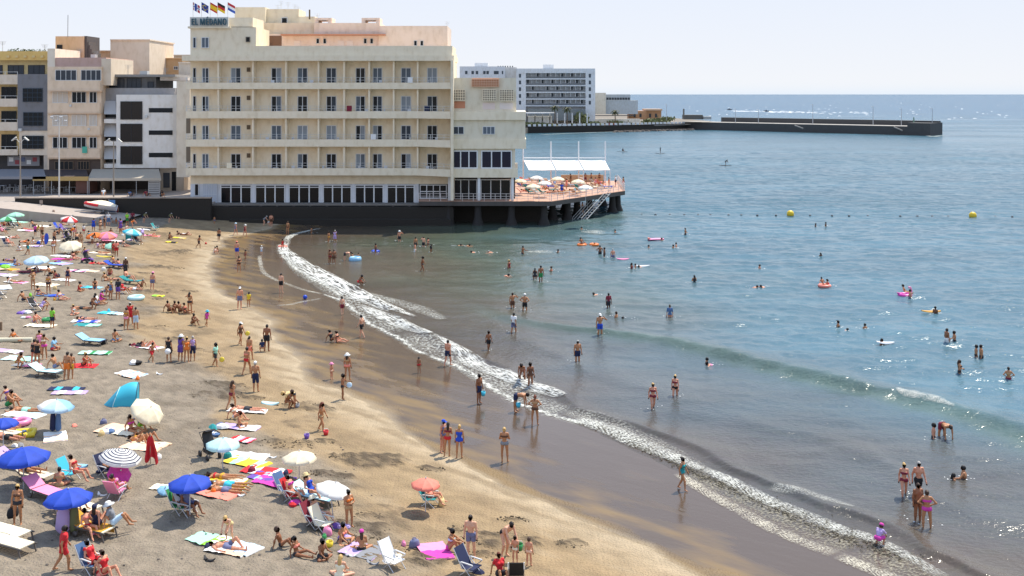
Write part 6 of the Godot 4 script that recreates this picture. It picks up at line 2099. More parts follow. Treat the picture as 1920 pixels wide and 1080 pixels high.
	for i in 260:
		var p := G(rng.randf_range(5, 700), rng.randf_range(620, 1078))
		if (look(dryline, -p.z) - p.x) < -4.0:
			continue
		var r := rng.randf_range(0.015, 0.05)
		add_lathe(s, [V(0, -r), V(r * 1.4, 0), V(r, r * 0.7), V(0, r)], 5, p + Vector3(0, 0.01, 0), Basis(Vector3.UP, rng.randf() * 6), false)
	var so := single("pebbles", done(s), mat(Color(0.12, 0.1, 0.085), 0.9), "small dark pebbles scattered on the dry sand", "pebbles")
	so.set_meta("kind", "stuff")


# ------------------------------------------------------------------ things on the water
func build_sea_things() -> void:
	for q in [[1482, 404, "large yellow buoy, the one nearer the pier's middle"], [1824, 407, "large yellow buoy at the right side of the bay"]]:
		var p := W(q[0], q[1])
		var t := thing("buoy", q[2], "buoy", p, 0.0, "yellow buoys")
		part(t, "float", lathe_mesh([V(0, -0.4), V(0.3, -0.3), V(0.5, 0.05), V(0.52, 0.3), V(0.42, 0.55), V(0.2, 0.72), V(0, 0.75)], 14), mat(Color(0.75, 0.5, 0.02), 0.4))
		part(t, "collar", lathe_mesh([V(0.3, -0.2), V(0.5, -0.08), V(0.51, -0.02), V(0.3, 0.0)], 14), mat(Color(0.12, 0.1, 0.06), 0.6))
	var fl := lathe_mesh([V(0, -0.14), V(0.14, -0.1), V(0.18, 0.02), V(0.13, 0.12), V(0, 0.16)], 8)
	var fs := [1203, 1229, 1256, 1283, 1309, 1332, 1366, 1390, 1420, 1455, 1519, 1560, 1592, 1627, 1688, 1720, 1748, 1778, 1866, 1898]
	for i in fs.size():
		var y: float = 402.5 + (fs[i] - 1200) * 0.006
		single("float", fl, mat(Color(0.1, 0.1, 0.11), 0.6), "small dark float of the swimming line, %s" % ("left of both yellow buoys" if fs[i] < 1482 else ("between the two yellow buoys" if fs[i] < 1824 else "right of both yellow buoys")), "float", W(fs[i], y), 0, "floats of the swimming line")
	ring(W(1091, 460) + Vector3(0, 0.06, 0), 0.42, ["orange"], "orange swim ring with a rider near the terrace")
	ring(W(1114, 459.5) + Vector3(0, 0.06, 0), 0.42, ["orange"], "orange swim ring right of the other orange one")
	ring(W(1546, 537) + Vector3(0, 0.06, 0), 0.44, ["coral"], "red and white swim ring with two bathers")
	ring(W(530, 464) + Vector3(0, 0.1, 0), 0.4, ["coral"], "coral swim ring in the surf at the head of the bay")
	var big := ring(W(666, 488) + Vector3(0, 0.12, 0), 0.5, ["sky"], "large sky blue ring boat with two children")
	big.scale = Vector3(1, 1.5, 1)
	ring(W(704, 472) + Vector3(0, 0.05, 0), 0.36, ["blue"], "blue swim ring around the wading child")
	var li := thing("air_mattress", "pink air mattress on the water beside a swimmer", "inflatable", W(1230, 450), 0.1)
	for k in 5:
		part(li, "tube", tube_mesh([Vector3(-0.9, 0.1, -0.3 + k * 0.15), Vector3(0.9, 0.1, -0.3 + k * 0.15)], [0.09], 7), mat(dye("pink"), 0.4))
	part(li, "pillow", tube_mesh([Vector3(-0.85, 0.18, -0.32), Vector3(-0.85, 0.18, 0.32)], [0.12], 8), mat(dye("coral"), 0.4))
	board(W(1168, 487) + Vector3(0, 0.04, 0), 1.3, 0.55, 85, "pink", "pink and white bodyboard floating near the waders")
	board(W(1204, 500) + Vector3(0, 0.04, 0), 1.5, 0.5, 86, "white", "pale board held by the swimmer near the waders")
	board(W(1746, 586) + Vector3(0, 0.05, 0), 1.5, 0.55, 88, "gold", "orange yellow board with a swimmer holding on")
	board(W(1660, 645) + Vector3(0, 0.05, 0), 1.2, 0.5, 80, "white", "white bodyboard in front of the dark haired bather")
	# flamingo ring
	var fm := thing("flamingo_ring", "pink inflatable flamingo ring with a rider", "inflatable", W(1697, 555))
	fm.scale = Vector3.ONE * 0.74
	part(fm, "ring", ring_mesh(0.6, 0.24), mat(dye("magenta"), 0.35), Transform3D(Basis(), Vector3(0, 0.08, 0)))
	part(fm, "neck", tube_mesh([Vector3(0.55, 0.15, 0), Vector3(0.75, 0.6, 0), Vector3(0.62, 1.0, 0), Vector3(0.42, 1.05, 0), Vector3(0.4, 0.85, 0)], [0.16, 0.13, 0.12, 0.13, 0.05], 8), mat(dye("pink"), 0.35))
	part(fm, "tail", tube_mesh([Vector3(-0.6, 0.2, 0), Vector3(-0.95, 0.4, 0)], [0.2, 0.05], 7), mat(dye("magenta"), 0.35))
	# far boats with their wakes, paddle boards
	for q in [[1368, 206, "small dark speedboat with a white wake beyond the pier, left one"], [1437, 209, "small dark speedboat with a long wake beyond the pier, right one"]]:
		var p := W(q[0], q[1])
		var t := thing("speedboat", q[2], "boat", p, 0.0, "speedboats beyond the pier")
		var s := st()
		add_lathe(s, [V(0.0, -0.3), V(0.7, 0.0), V(1.0, 0.8), V(0.0, 0.9)], 10, Vector3.ZERO, Basis.from_scale(Vector3(3.2, 1, 1.1)))
		part(t, "hull", done(s), mat(Color(0.06, 0.06, 0.07), 0.5))
		part(t, "windscreen", unit_box, mat(Color(0.2, 0.22, 0.24), 0.2, "glass"), Transform3D(Basis.from_scale(Vector3(1.2, 0.8, 1.4)), Vector3(-0.3, 1.2, 0)))
	var ws := st()
	ws.set_smooth_group(-1)
	rng.seed = 57
	for q in [[1374, 1500, 208.5, 2.0], [1442, 1640, 210.5, 3.4]]:
		for i in 70:
			var t := rng.randf()
			var p := W(lerpf(q[0], q[1], t * t * 0.6 + t * 0.4), q[2] + rng.randf_range(-0.5, 0.5) * q[3] * (0.3 + t) + t * 1.6)
			var l := rng.randf_range(0.8, 3.0)
			var wz := rng.randf_range(0.6, 2.4)
			p.y = 0.16 + rng.randf() * 0.05
			quad(ws, p + Vector3(-l, 0, 0), p + Vector3(0, 0.15, -wz), p + Vector3(l, 0, 0), p + Vector3(0, 0, wz))
	for i in 150:                                    # whitecaps on the open sea
		var p := W(rng.randf_range(1280, 1980), 177.5 + 48.0 * pow(rng.randf(), 1.5))
		if p.z > -560.0:
			continue
		var l := rng.randf_range(0.6, 2.4) * (1.0 - p.z * -0.0002)
		p.y = 0.18
		quad(ws, p + Vector3(-l, 0, 0), p + Vector3(0, 0.2, -l * 1.1), p + Vector3(l, 0, 0.3), p + Vector3(0, 0, l * 0.8))
	var wk := struct("sea_foam", done(ws), mat(Color(0.75, 0.76, 0.76), 0.8))
	wk.set_meta("kind", "stuff")
	for q in [[1238, 288, "paddle board under the rider farthest left of the pier's head"], [1360, 311, "paddle board under the standing rider in the middle of the bay"], [1167, 285, "paddle board near the terrace masts"]]:
		board(W(q[0], q[1]) + Vector3(0, 0.08, 0), 3.0, 0.75, 85, "dark", q[2], "paddleboard")


# ------------------------------------------------------------------ people
# Builds: lengths in metres of an adult man, woman, child. A body is one skin meshed from the distance to its tapered bones.
const BUILD := {
	"m": {"thigh": 0.43, "shin": 0.42, "spine": 0.52, "sw": 0.18, "hw": 0.085, "ua": 0.29, "fa": 0.255, "head": 1.0, "r": 1.0, "waist": 1.0, "hipr": 1.0, "bust": 0.0},
	"f": {"thigh": 0.43, "shin": 0.42, "spine": 0.52, "sw": 0.18, "hw": 0.09, "ua": 0.29, "fa": 0.255, "head": 1.0, "r": 1.1, "waist": 1.25, "hipr": 1.12, "bust": 0.0},
	"w": {"thigh": 0.41, "shin": 0.39, "spine": 0.485, "sw": 0.15, "hw": 0.088, "ua": 0.265, "fa": 0.235, "head": 0.96, "r": 0.9, "waist": 0.92, "hipr": 1.12, "bust": 1.0},
	"c": {"thigh": 0.28, "shin": 0.265, "spine": 0.36, "sw": 0.115, "hw": 0.06, "ua": 0.19, "fa": 0.165, "head": 0.87, "r": 0.68, "waist": 0.98, "hipr": 0.95, "bust": 0.0},
}
# Poses: direction of the spine, then (thigh, shin) and (upper arm, forearm) of the left and right side; x points outwards, z forwards
var POSE := {
	"stand": [Vector3(0, 1, 0.03), [[V3(.07, -1, .04), V3(.02, -1, -.04)], [V3(.05, -1, -.02), V3(.02, -1, -.06)]], [[V3(.2, -1, -.03), V3(.06, -1, .18)], [V3(.18, -1, .02), V3(.05, -1, .25)]]],
	"hips": [Vector3(0, 1, 0.0), [[V3(.1, -1, .05), V3(.02, -1, -.04)], [V3(.12, -1, 0), V3(.0, -1, -.06)]], [[V3(.75, -.8, -.3), V3(-.75, -.5, .35)], [V3(.75, -.8, -.25), V3(-.75, -.5, .35)]]],
	"fold": [Vector3(0, 1, 0.0), [[V3(.05, -1, .03), V3(.02, -1, -.04)], [V3(.09, -1, .05), V3(.0, -1, -.09)]], [[V3(.25, -.9, .2), V3(-.7, .05, .6)], [V3(.25, -.9, .25), V3(-.75, -.1, .6)]]],
	"walk": [Vector3(0, 1, 0.05), [[V3(.03, -1, .42), V3(0, -1, .02)], [V3(.03, -1, -.18), V3(.02, -1, -.6)]], [[V3(.18, -1, -.4), V3(.06, -1, .08)], [V3(.18, -1, .25), V3(.02, -.9, .5)]]],
	"stride": [Vector3(0, 1, 0.12), [[V3(.04, -1, .62), V3(0, -1, -.05)], [V3(.04, -1, -.45), V3(.02, -.8, -.8)]], [[V3(.25, -1, -.6), V3(.1, -.9, .2)], [V3(.25, -1, .55), V3(-.1, -.5, .8)]]],
	"reach": [Vector3(0, 1, 0.05), [[V3(.07, -1, .12), V3(.02, -1, -.06)], [V3(.05, -1, -.1), V3(.02, -1, -.1)]], [[V3(.2, -1, .1), V3(.05, -.6, .8)], [V3(.3, -.7, .6), V3(.05, -.1, 1)]]],
	"shade": [Vector3(0, 1, -0.02), [[V3(.08, -1, .04), V3(.02, -1, -.04)], [V3(.06, -1, 0), V3(.02, -1, -.06)]], [[V3(.2, -1, -.03), V3(.06, -1, .18)], [V3(.75, -.3, .5), V3(-.75, .8, .2)]]],
	"bend": [Vector3(0, .12, 1), [[V3(.1, -1, -.12), V3(.02, -1, .02)], [V3(.12, -1, -.05), V3(.02, -1, -.02)]], [[V3(.06, -1, .2), V3(0, -1, .12)], [V3(.06, -1, .12), V3(-.1, -1, .2)]]],
	"stoop": [Vector3(0, .62, .78), [[V3(.14, -.85, .5), V3(.02, -1, -.35)], [V3(.12, -.95, .2), V3(.02, -1, -.3)]], [[V3(.06, -.9, .5), V3(-.1, -.8, .5)], [V3(.1, -.9, .4), V3(-.1, -.7, .7)]]],
	"crouch": [Vector3(0, .8, .55), [[V3(.3, .12, 1), V3(-.05, -1, -.35)], [V3(.25, -.15, 1), V3(-.05, -.9, -.6)]], [[V3(.1, -.7, .7), V3(-.2, -.7, .6)], [V3(.1, -.75, .6), V3(-.2, -.6, .8)]]],
	"sit": [Vector3(0, .93, -.32), [[V3(.14, .6, .8), V3(0, -.85, .5)], [V3(.12, .45, .9), V3(0, -.75, .62)]], [[V3(.35, -.85, -.5), V3(.1, -.95, -.15)], [V3(.35, -.85, -.45), V3(.1, -.95, -.2)]]],
	"hug": [Vector3(0, .95, .22), [[V3(.1, .7, .72), V3(0, -.95, .28)], [V3(.12, .62, .8), V3(0, -.9, .4)]], [[V3(.1, -.55, .85), V3(-.35, -.25, .85)], [V3(.12, -.55, .85), V3(-.3, -.35, .85)]]],
	"flat": [Vector3(0, .97, -.18), [[V3(.16, .03, 1), V3(.05, -.03, 1)], [V3(.2, .25, .95), V3(.02, -.3, .95)]], [[V3(.3, -.9, -.3), V3(.1, -.95, .1)], [V3(.25, -.85, .3), V3(-.1, -.3, .9)]]],
	"cross": [Vector3(0, .98, .12), [[V3(.75, -.02, .7), V3(-.9, -.08, .35)], [V3(.8, .0, .65), V3(-.9, -.06, .3)]], [[V3(.15, -.8, .45), V3(-.1, -.45, .85)], [V3(.2, -.75, .5), V3(-.25, .1, .95)]]],
	"lie": [Vector3(0, .03, -1), [[V3(.1, .02, 1), V3(.04, -.03, 1)], [V3(.1, .7, .72), V3(.02, -.8, .62)]], [[V3(.55, -.05, .8), V3(.2, -.02, 1)], [V3(.6, -.05, .75), V3(-.2, .15, .95)]]],
	"knees": [Vector3(0, .12, -1), [[V3(.1, .75, .68), V3(.02, -.85, .55)], [V3(.12, .7, .72), V3(.0, -.8, .6)]], [[V3(.35, .35, .8), V3(-.3, .75, .3)], [V3(.4, .1, .85), V3(-.6, .45, .5)]]],
	"back": [Vector3(0, .03, -1), [[V3(.1, .02, 1), V3(.04, -.03, 1)], [V3(.12, .04, 1), V3(.06, -.03, 1)]], [[V3(.5, -.05, .8), V3(.2, -.02, 1)], [V3(.55, -.05, -.8), V3(-.6, .05, -.6)]]],
	"prone": [Vector3(0, .03, 1), [[V3(.1, .0, -1), V3(.03, .02, -1)], [V3(.12, .0, -1), V3(.05, .02, -1)]], [[V3(.75, -.1, .45), V3(-.55, .0, .8)], [V3(.75, -.1, .45), V3(-.6, .0, .75)]]],
	"elbows": [Vector3(0, .42, .9), [[V3(.1, -.05, -1), V3(.03, .03, -1)], [V3(.12, -.05, -1), V3(.05, .35, -.9)]], [[V3(.2, -.9, .3), V3(-.2, -.1, .95)], [V3(.2, -.9, .3), V3(-.3, -.1, .95)]]],
	"chair": [Vector3(0, .85, -.52), [[V3(.1, .12, 1), V3(.03, -.82, .55)], [V3(.12, .16, 1), V3(.0, -.8, .55)]], [[V3(.25, -.8, .3), V3(-.05, -.15, 1)], [V3(.25, -.8, .35), V3(-.4, .1, .9)]]],
	"swim": [Vector3(0, .35, .95), [[V3(.1, -.25, -1), V3(.05, -.1, -1)], [V3(.12, -.15, -1), V3(.05, .1, -1)]], [[V3(.7, -.1, .6), V3(-.1, .05, 1)], [V3(.8, -.1, .4), V3(.2, -.1, 1)]]],
	"ride": [Vector3(0, .9, -.35), [[V3(.3, .2, 1), V3(.1, -.4, 1)], [V3(.35, .2, 1), V3(.1, -.45, 1)]], [[V3(.6, -.7, .1), V3(.2, -.4, .6)], [V3(.6, -.7, .1), V3(.2, -.4, .6)]]],
}
const SKIN := {"fair": "d8a182", "rosy": "cf8f70", "tan": "b27a53", "brown": "8e5a3a", "dark": "6b4128"}
const HAIR := {"black": "14100e", "dark": "241812", "brown": "40291a", "red": "6a2f16", "blond": "c4a063", "grey": "a9a49c"}
const CELL := 0.026
var bodies := {}
var garments := {}
var head_parts := {}


func V3(x: float, y: float, z: float) -> Vector3:
	return Vector3(x, y, z)


func bones_of(build: String, pose: String) -> Dictionary:
	var B: Dictionary = BUILD[build]
	var p: Array = POSE[pose]
	var u: Vector3 = p[0].normalized()
	var f := Vector3.RIGHT.cross(u)
	var r: float = B.r
	var pel := Vector3.ZERO
	var neck: Vector3 = u * B.spine
	var hr: float = B.hipr * r
	var out := []                      # [a, b, ra, rb, tag]
	var hx := Vector3(B.hw, 0, 0)
	out.append([pel - hx * 0.75, pel + hx * 0.75, 0.105 * hr, 0.105 * hr, 0])
	out.append([u * 0.1, u * B.spine * 0.42, 0.112 * r * B.waist, 0.105 * r * B.waist, 1])
	var cx := Vector3(B.sw * 0.45, 0, 0)
	out.append([u * B.spine * 0.66 - cx, u * B.spine * 0.66 + cx, 0.108 * r, 0.108 * r, 2])
	out.append([u * B.spine * 0.5, u * B.spine * 0.8, 0.112 * r, 0.11 * r, 2])
	if B.bust > 0:
		for s in [-1.0, 1.0]:
			var q: Vector3 = u * B.spine * 0.66 + f * 0.095 + Vector3(s * 0.068, 0, 0)
			out.append([q, q + f * 0.012, 0.058, 0.052, 11])
	var sx := Vector3(B.sw * 0.82, 0, 0)
	out.append([u * B.spine * 0.9 - sx, u * B.spine * 0.9 + sx, 0.058 * r, 0.058 * r, 3])
	out.append([u * B.spine * 0.92, neck + u * 0.04 * B.head, 0.07 * r, 0.052 * maxf(r, 0.8), 4])
	var look_up := u
	if u.y < 0.5:
		look_up = (u + Vector3(0, 0.9 if pose in ["elbows", "swim"] else 0.1, 0)).normalized()
	var head_up := (u + Vector3(0, 0.45, 0)).normalized() if u.y > 0.5 else look_up
	var head_f := Vector3.RIGHT.cross(head_up)
	var hc: Vector3 = neck + head_up * 0.125 * B.head + head_f * 0.012
	out.append([neck, neck.lerp(hc, 0.6), 0.052 * maxf(r, 0.75), 0.05 * maxf(r, 0.75), 4])
	var hands := []
	for i in 2:
		var s := -1.0 if i == 0 else 1.0
		var mir := Vector3(s, 1, 1)
		var th: Vector3 = (p[1][i][0] * mir).normalized()
		var sh: Vector3 = (p[1][i][1] * mir).normalized()
		var hip := Vector3(s * B.hw, 0, 0) - u * 0.02
		var knee: Vector3 = hip + th * B.thigh
		var ank: Vector3 = knee + sh * B.shin
		var ft := (Vector3.RIGHT.cross(-sh) + Vector3(s * 0.2, 0, 0)).normalized()
		if pose in ["prone", "elbows", "swim"]:
			ft = (ft * 0.4 + sh).normalized()
		elif sh.y < -0.75:
			ft = (Vector3(s * 0.22, -0.12, 1)).normalized()
		var toe: Vector3 = ank + ft * 0.155 * maxf(r, 0.65) + sh * 0.03
		out.append([hip, knee, 0.088 * r * lerpf(1.0, B.hipr, 0.5), 0.056 * r, 5])
		out.append([knee, knee.lerp(ank, 0.3), 0.053 * r, 0.056 * r, 6])
		out.append([knee.lerp(ank, 0.3), ank, 0.056 * r, 0.034 * r, 6])
		out.append([ank + sh * 0.02, toe, 0.04 * r, 0.028 * r, 7])
		var ua: Vector3 = (p[2][i][0] * mir)
		var fa: Vector3 = (p[2][i][1] * mir)
		var shoulder: Vector3 = u * B.spine * 0.9 + Vector3(s * B.sw, 0, 0)
		var elbow: Vector3 = shoulder + ua.normalized() * B.ua
		var fd := fa.normalized()
		var wrist: Vector3 = elbow + fd * B.fa
		out.append([shoulder, elbow, 0.052 * r, 0.04 * r, 8])
		out.append([elbow, wrist, 0.04 * r, 0.027 * r, 9])
		out.append([wrist, wrist + fd * 0.07 * B.head, 0.03 * r, 0.033 * r, 10])
		hands.append([wrist + fd * 0.085 * B.head, fd, s])
	var low := 9.0
	for b in out:
		low = minf(low, minf(b[0].y - b[2], b[1].y - b[3]))
	var lift := Vector3(0, -low, 0)
	for b in out:
		b[0] += lift
		b[1] += lift
	for h in hands:
		h[0] += lift
	return {"bones": out, "pel": pel + lift, "u": u, "f": f, "head": Transform3D(Basis(Vector3.RIGHT, head_up, head_f) * Basis.from_scale(Vector3.ONE * B.head), hc + lift), "hands": hands, "spine": B.spine}


func body_of(build: String, pose: String) -> Dictionary:
	var key := build + pose
	if bodies.has(key):
		return bodies[key]
	var S := bones_of(build, pose)
	var lo := Vector3(9, 9, 9)
	var hi := -lo
	for b in S.bones:
		for k in 2:
			var rr: float = b[2 + k] + 0.06
			lo = lo.min(b[k] - Vector3(rr, rr, rr))
			hi = hi.max(b[k] + Vector3(rr, rr, rr))
	var cell := CELL * (0.8 if build == "c" else 1.0)
	var nx := int((hi.x - lo.x) / cell) + 2
	var ny := int((hi.y - lo.y) / cell) + 2
	var nz := int((hi.z - lo.z) / cell) + 2
	var nxy := nx * ny
	var field := PackedFloat32Array()
	field.resize(nxy * nz)
	field.fill(1.0)
	var best := PackedFloat32Array()
	best.resize(nxy * nz)
	best.fill(9.0)
	var owner_of := PackedByteArray()
	owner_of.resize(nxy * nz)
	var blend := 0.035
	for bi in S.bones.size():
		var b: Array = S.bones[bi]
		var a: Vector3 = b[0]
		var ab: Vector3 = b[1] - a
		var len2 := maxf(ab.length_squared(), 0.000001)
		var ra: float = b[2]
		var dr: float = b[3] - ra
		var rm := maxf(b[2], b[3]) + 0.05
		var q0 := (a.min(b[1]) - Vector3(rm, rm, rm) - lo) / cell
		var q1 := (a.max(b[1]) + Vector3(rm, rm, rm) - lo) / cell
		for z in range(maxi(int(q0.z), 0), mini(int(q1.z) + 2, nz)):
			for y in range(maxi(int(q0.y), 0), mini(int(q1.y) + 2, ny)):
				var k := z * nxy + y * nx
				for x in range(maxi(int(q0.x), 0), mini(int(q1.x) + 2, nx)):
					var p := lo + Vector3(x, y, z) * cell - a
					var t := clampf(p.dot(ab) / len2, 0.0, 1.0)
					var d := (p - ab * t).length() - ra - dr * t
					var i := k + x
					var o := field[i]
					var hh := blend - absf(o - d)
					field[i] = minf(o, d) if hh <= 0.0 else minf(o, d) - hh * hh / (4.0 * blend)
					if d < best[i]:
						best[i] = d
						owner_of[i] = bi
	# surface nets
	var verts := PackedVector3Array()
	var norms := PackedVector3Array()
	var bone := PackedByteArray()
	var at := PackedInt32Array()
	at.resize(nxy * nz)
	at.fill(-1)
	var cells := PackedInt32Array()
	for z in nz - 1:
		for y in ny - 1:
			var k := z * nxy + y * nx
			for x in nx - 1:
				var i := k + x
				var c0 := field[i]
				if c0 > 0.06 or c0 < -0.06:
					continue
				var c := [c0, field[i + 1], field[i + nx], field[i + nx + 1], field[i + nxy], field[i + nxy + 1], field[i + nxy + nx], field[i + nxy + nx + 1]]
				var m := 0
				for q in 8:
					if c[q] < 0.0:
						m += 1
				if m == 0 or m == 8:
					continue
				var sum := Vector3.ZERO
				var n := 0
				for q in 8:
					for ax in [1, 2, 4]:
						if q & ax:
							continue
						var d0: float = c[q]
						var d1: float = c[q | ax]
						if (d0 < 0.0) != (d1 < 0.0):
							var t := d0 / (d0 - d1)
							var v := Vector3(q & 1, (q >> 1) & 1, (q >> 2) & 1)
							v[[0, 0, 1, 0, 2][ax]] += t
							sum += v
							n += 1
				var g := Vector3(c[1] - c[0] + c[3] - c[2] + c[5] - c[4] + c[7] - c[6], c[2] - c[0] + c[3] - c[1] + c[6] - c[4] + c[7] - c[5], c[4] - c[0] + c[5] - c[1] + c[6] - c[2] + c[7] - c[3])
				at[i] = verts.size()
				cells.append(i)
				verts.append(lo + (Vector3(x, y, z) + sum / n) * cell)
				norms.append(g.normalized())
				bone.append(owner_of[i])
	var idx := PackedInt32Array()
	for i in cells:
		var c0 := field[i] < 0.0
		# edges along x, y and z that start at this corner
		for e in [[1, nx, nxy], [nx, nxy, 1], [nxy, 1, nx]]:
			var c1: bool = field[i + e[0]] < 0.0
			if c0 == c1:
				continue
			var a := at[i]
			var b := at[i - e[1]]
			var c := at[i - e[1] - e[2]]
			var d := at[i - e[2]]
			if a < 0 or b < 0 or c < 0 or d < 0:
				continue
			if c0:
				idx.append_array([a, c, b, a, d, c])
			else:
				idx.append_array([a, b, c, a, c, d])
	var body := {"verts": verts, "norms": norms, "idx": idx, "bone": bone, "S": S}
	# the head and fingers join the same skin
	var all_v := verts.duplicate()
	var all_n := norms.duplicate()
	var all_i := idx.duplicate()
	var cols := PackedColorArray()
	cols.resize(all_v.size())
	cols.fill(Color.WHITE)
	var hm := head_skin()
	var hx: Transform3D = S.head
	var off := all_v.size()
	for i in hm[0].size():
		all_v.append(hx * hm[0][i])
		all_n.append((hx.basis * hm[1][i]).normalized())
		cols.append(hm[2][i])
	for i in hm[3]:
		all_i.append(i + off)
	for h in S.hands:
		var fd: Vector3 = h[1]
		var across := fd.cross(Vector3.UP if absf(fd.y) < 0.8 else Vector3.BACK).normalized()
		var down := across.cross(fd)
		var sc: float = BUILD[build].head
		for k in 5:
			var spread := (k - 1.5) * 0.016 * sc
			var root: Vector3 = h[0] + across * spread - fd * 0.004
			var l: float = [0.062, 0.074, 0.07, 0.055, 0.045][k] * sc
			var dir := (fd + across * spread * 3.0).normalized()
			if k == 4:
				root = h[0] - fd * 0.055 - across * 0.03 * sc
				dir = (fd - across * 0.9).normalized()
			var tip1 := root + dir * l * 0.55
			var tip2 := tip1 + (dir - down * 0.5).normalized() * l * 0.5
			off = all_v.size()
			for ring_i in 3:
				var c: Vector3 = [root, tip1, tip2][ring_i]
				var rad: float = [0.0095, 0.0085, 0.006][ring_i] * sc
				for q in 4:
					var o := across * cos(q * PI / 2) + down * sin(q * PI / 2)
					all_v.append(c + o * rad)
					all_n.append(o)
					cols.append(Color.WHITE)
			for ring_i in 2:
				for q in 4:
					var v0 := off + ring_i * 4 + q
					var v1 := off + ring_i * 4 + (q + 1) % 4
					all_i.append_array([v0, v0 + 4, v1, v1, v0 + 4, v1 + 4])
			all_i.append_array([off + 8, off + 9, off + 10, off + 8, off + 10, off + 11])
	var arr := []
	arr.resize(Mesh.ARRAY_MAX)
	arr[Mesh.ARRAY_VERTEX] = all_v
	arr[Mesh.ARRAY_NORMAL] = all_n
	arr[Mesh.ARRAY_COLOR] = cols
	arr[Mesh.ARRAY_INDEX] = all_i
	var mesh := ArrayMesh.new()
	mesh.add_surface_from_arrays(Mesh.PRIMITIVE_TRIANGLES, arr)
	body.mesh = mesh
	bodies[key] = body
	return body


func skull(d: Vector3, grow := 1.0) -> Vector3:
	var p := d * Vector3(0.077, 0.118, 0.098) * grow
	if d.y < 0.0:
		p.x *= 1.0 + d.y * 0.32
		p.z *= 1.0 + d.y * (0.12 if d.z > 0 else 0.3)
	if d.z < 0.0:
		p.z *= 1.06
	return p


# skin of the head: [vertices, normals, colours, indices]; brow, nose, lips, chin and ears are shaped, eyes and lips take their own colour
func head_skin() -> Array:
	if head_parts.has("skin"):
		return head_parts.skin
	var v := PackedVector3Array()
	var n := PackedVector3Array()
	var c := PackedColorArray()
	var idx := PackedInt32Array()
	var w := 24
	var h := 18
	for j in h + 1:
		for i in w + 1:
			var th := PI * j / h
			var ph := TAU * i / w
			var d := Vector3(sin(th) * sin(ph), cos(th), sin(th) * cos(ph))
			var p := skull(d)
			var col := Color.WHITE
			if d.z > 0.3:
				var nose := exp(-pow(p.x / 0.014, 2)) * smoothstep(-0.036, -0.022, p.y) * smoothstep(0.03, -0.018, p.y)
				p.z += nose * 0.024
				for s in [-1.0, 1.0]:
					var e := exp(-pow((p.x - s * 0.032) / 0.014, 2) - pow((p.y - 0.004) / 0.011, 2))
					p.z -= e * 0.01
					if e > 0.5:
						col = Color(0.12, 0.09, 0.08)
				p.z += exp(-pow((p.y - 0.022) / 0.01, 2)) * 0.003
				var lip := exp(-pow(p.x / 0.024, 2) - pow((p.y + 0.055) / 0.01, 2))
				p.z += lip * 0.006
				if lip > 0.5:
					col = Color(0.75, 0.45, 0.42)
				p.z += exp(-pow(p.x / 0.03, 2) - pow((p.y + 0.095) / 0.016, 2)) * 0.008
			var ear := exp(-pow((p.z + 0.008) / 0.016, 2) - pow((p.y + 0.005) / 0.03, 2)) * absf(d.x)
			p.x += signf(p.x) * ear * 0.014
			v.append(p)
			n.append((d / Vector3(0.077, 0.118, 0.098)).normalized())
			c.append(col)
	for j in h:
		for i in w:
			var k := j * (w + 1) + i
			idx.append_array([k, k + w + 1, k + 1, k + 1, k + w + 1, k + w + 2])
	head_parts.skin = [v, n, c, idx]
	return head_parts.skin


func hair_mesh(style: String) -> ArrayMesh:
	if head_parts.has(style):
		return head_parts[style]
	var s := st()
	s.set_smooth_group(1)
	var w := 16
	var h := 12
	var long := style == "long"
	var f := func(i: int, j: int) -> Vector3:
		var th := PI * j / h
		var ph := TAU * i / w
		var d := Vector3(sin(th) * sin(ph), cos(th), sin(th) * cos(ph))
		return skull(d, 1.13) + Vector3(0, 0.004, -0.004)
	for j in h:
		for i in w:
			var th := PI * (j + 0.5) / h
			var ph := TAU * (i + 0.5) / w
			var y := cos(th)
			var z := sin(th) * cos(ph)
			var keep := y > 0.45 or (z < 0.25 and y > -0.1) or (z < -0.25 and y > (-0.85 if long else -0.45))
			if keep:
				quad(s, f.call(i, j), f.call(i + 1, j), f.call(i + 1, j + 1), f.call(i, j + 1))
	if long:
		add_tube(s, [Vector3(0, 0.03, -0.075), Vector3(0, -0.1, -0.09), Vector3(0, -0.22, -0.085), Vector3(0, -0.31, -0.07)], [0.06, 0.075, 0.066, 0.025], 8)
	elif style == "bun":
		add_lathe(s, [V(0, -0.05), V(0.045, -0.03), V(0.052, 0.0), V(0.04, 0.035), V(0, 0.045)], 8, Vector3(0, 0.075, -0.105))
	elif style == "tail":
		add_tube(s, [Vector3(0, 0.05, -0.105), Vector3(0, 0.03, -0.145), Vector3(0, -0.1, -0.14), Vector3(0, -0.18, -0.12)], [0.03, 0.034, 0.028, 0.01], 6)
	head_parts[style] = done(s)
	return head_parts[style]


func hat_mesh(style: String) -> ArrayMesh:
	if head_parts.has(style):
		return head_parts[style]
	var s := st()
	if style == "hat":
		add_lathe(s, [V(0.11, 0.028), V(0.2, 0.012), V(0.215, 0.016), V(0.12, 0.046), V(0.105, 0.12), V(0.07, 0.15), V(0.0, 0.152)], 14, Vector3.ZERO, Basis.from_scale(Vector3(0.95, 1, 1.1)))
	else:
		add_lathe(s, [V(0.1, 0.035), V(0.103, 0.06), V(0.09, 0.115), V(0.05, 0.142), V(0.0, 0.147)], 12, Vector3.ZERO, Basis.from_scale(Vector3(0.92, 1, 1.16)))
		add_box(s, Vector3(0, 0.045, 0.15), Vector3(0.14, 0.01, 0.1), Basis(Vector3.RIGHT, 0.2))
	head_parts[style] = done(s)
	return head_parts[style]


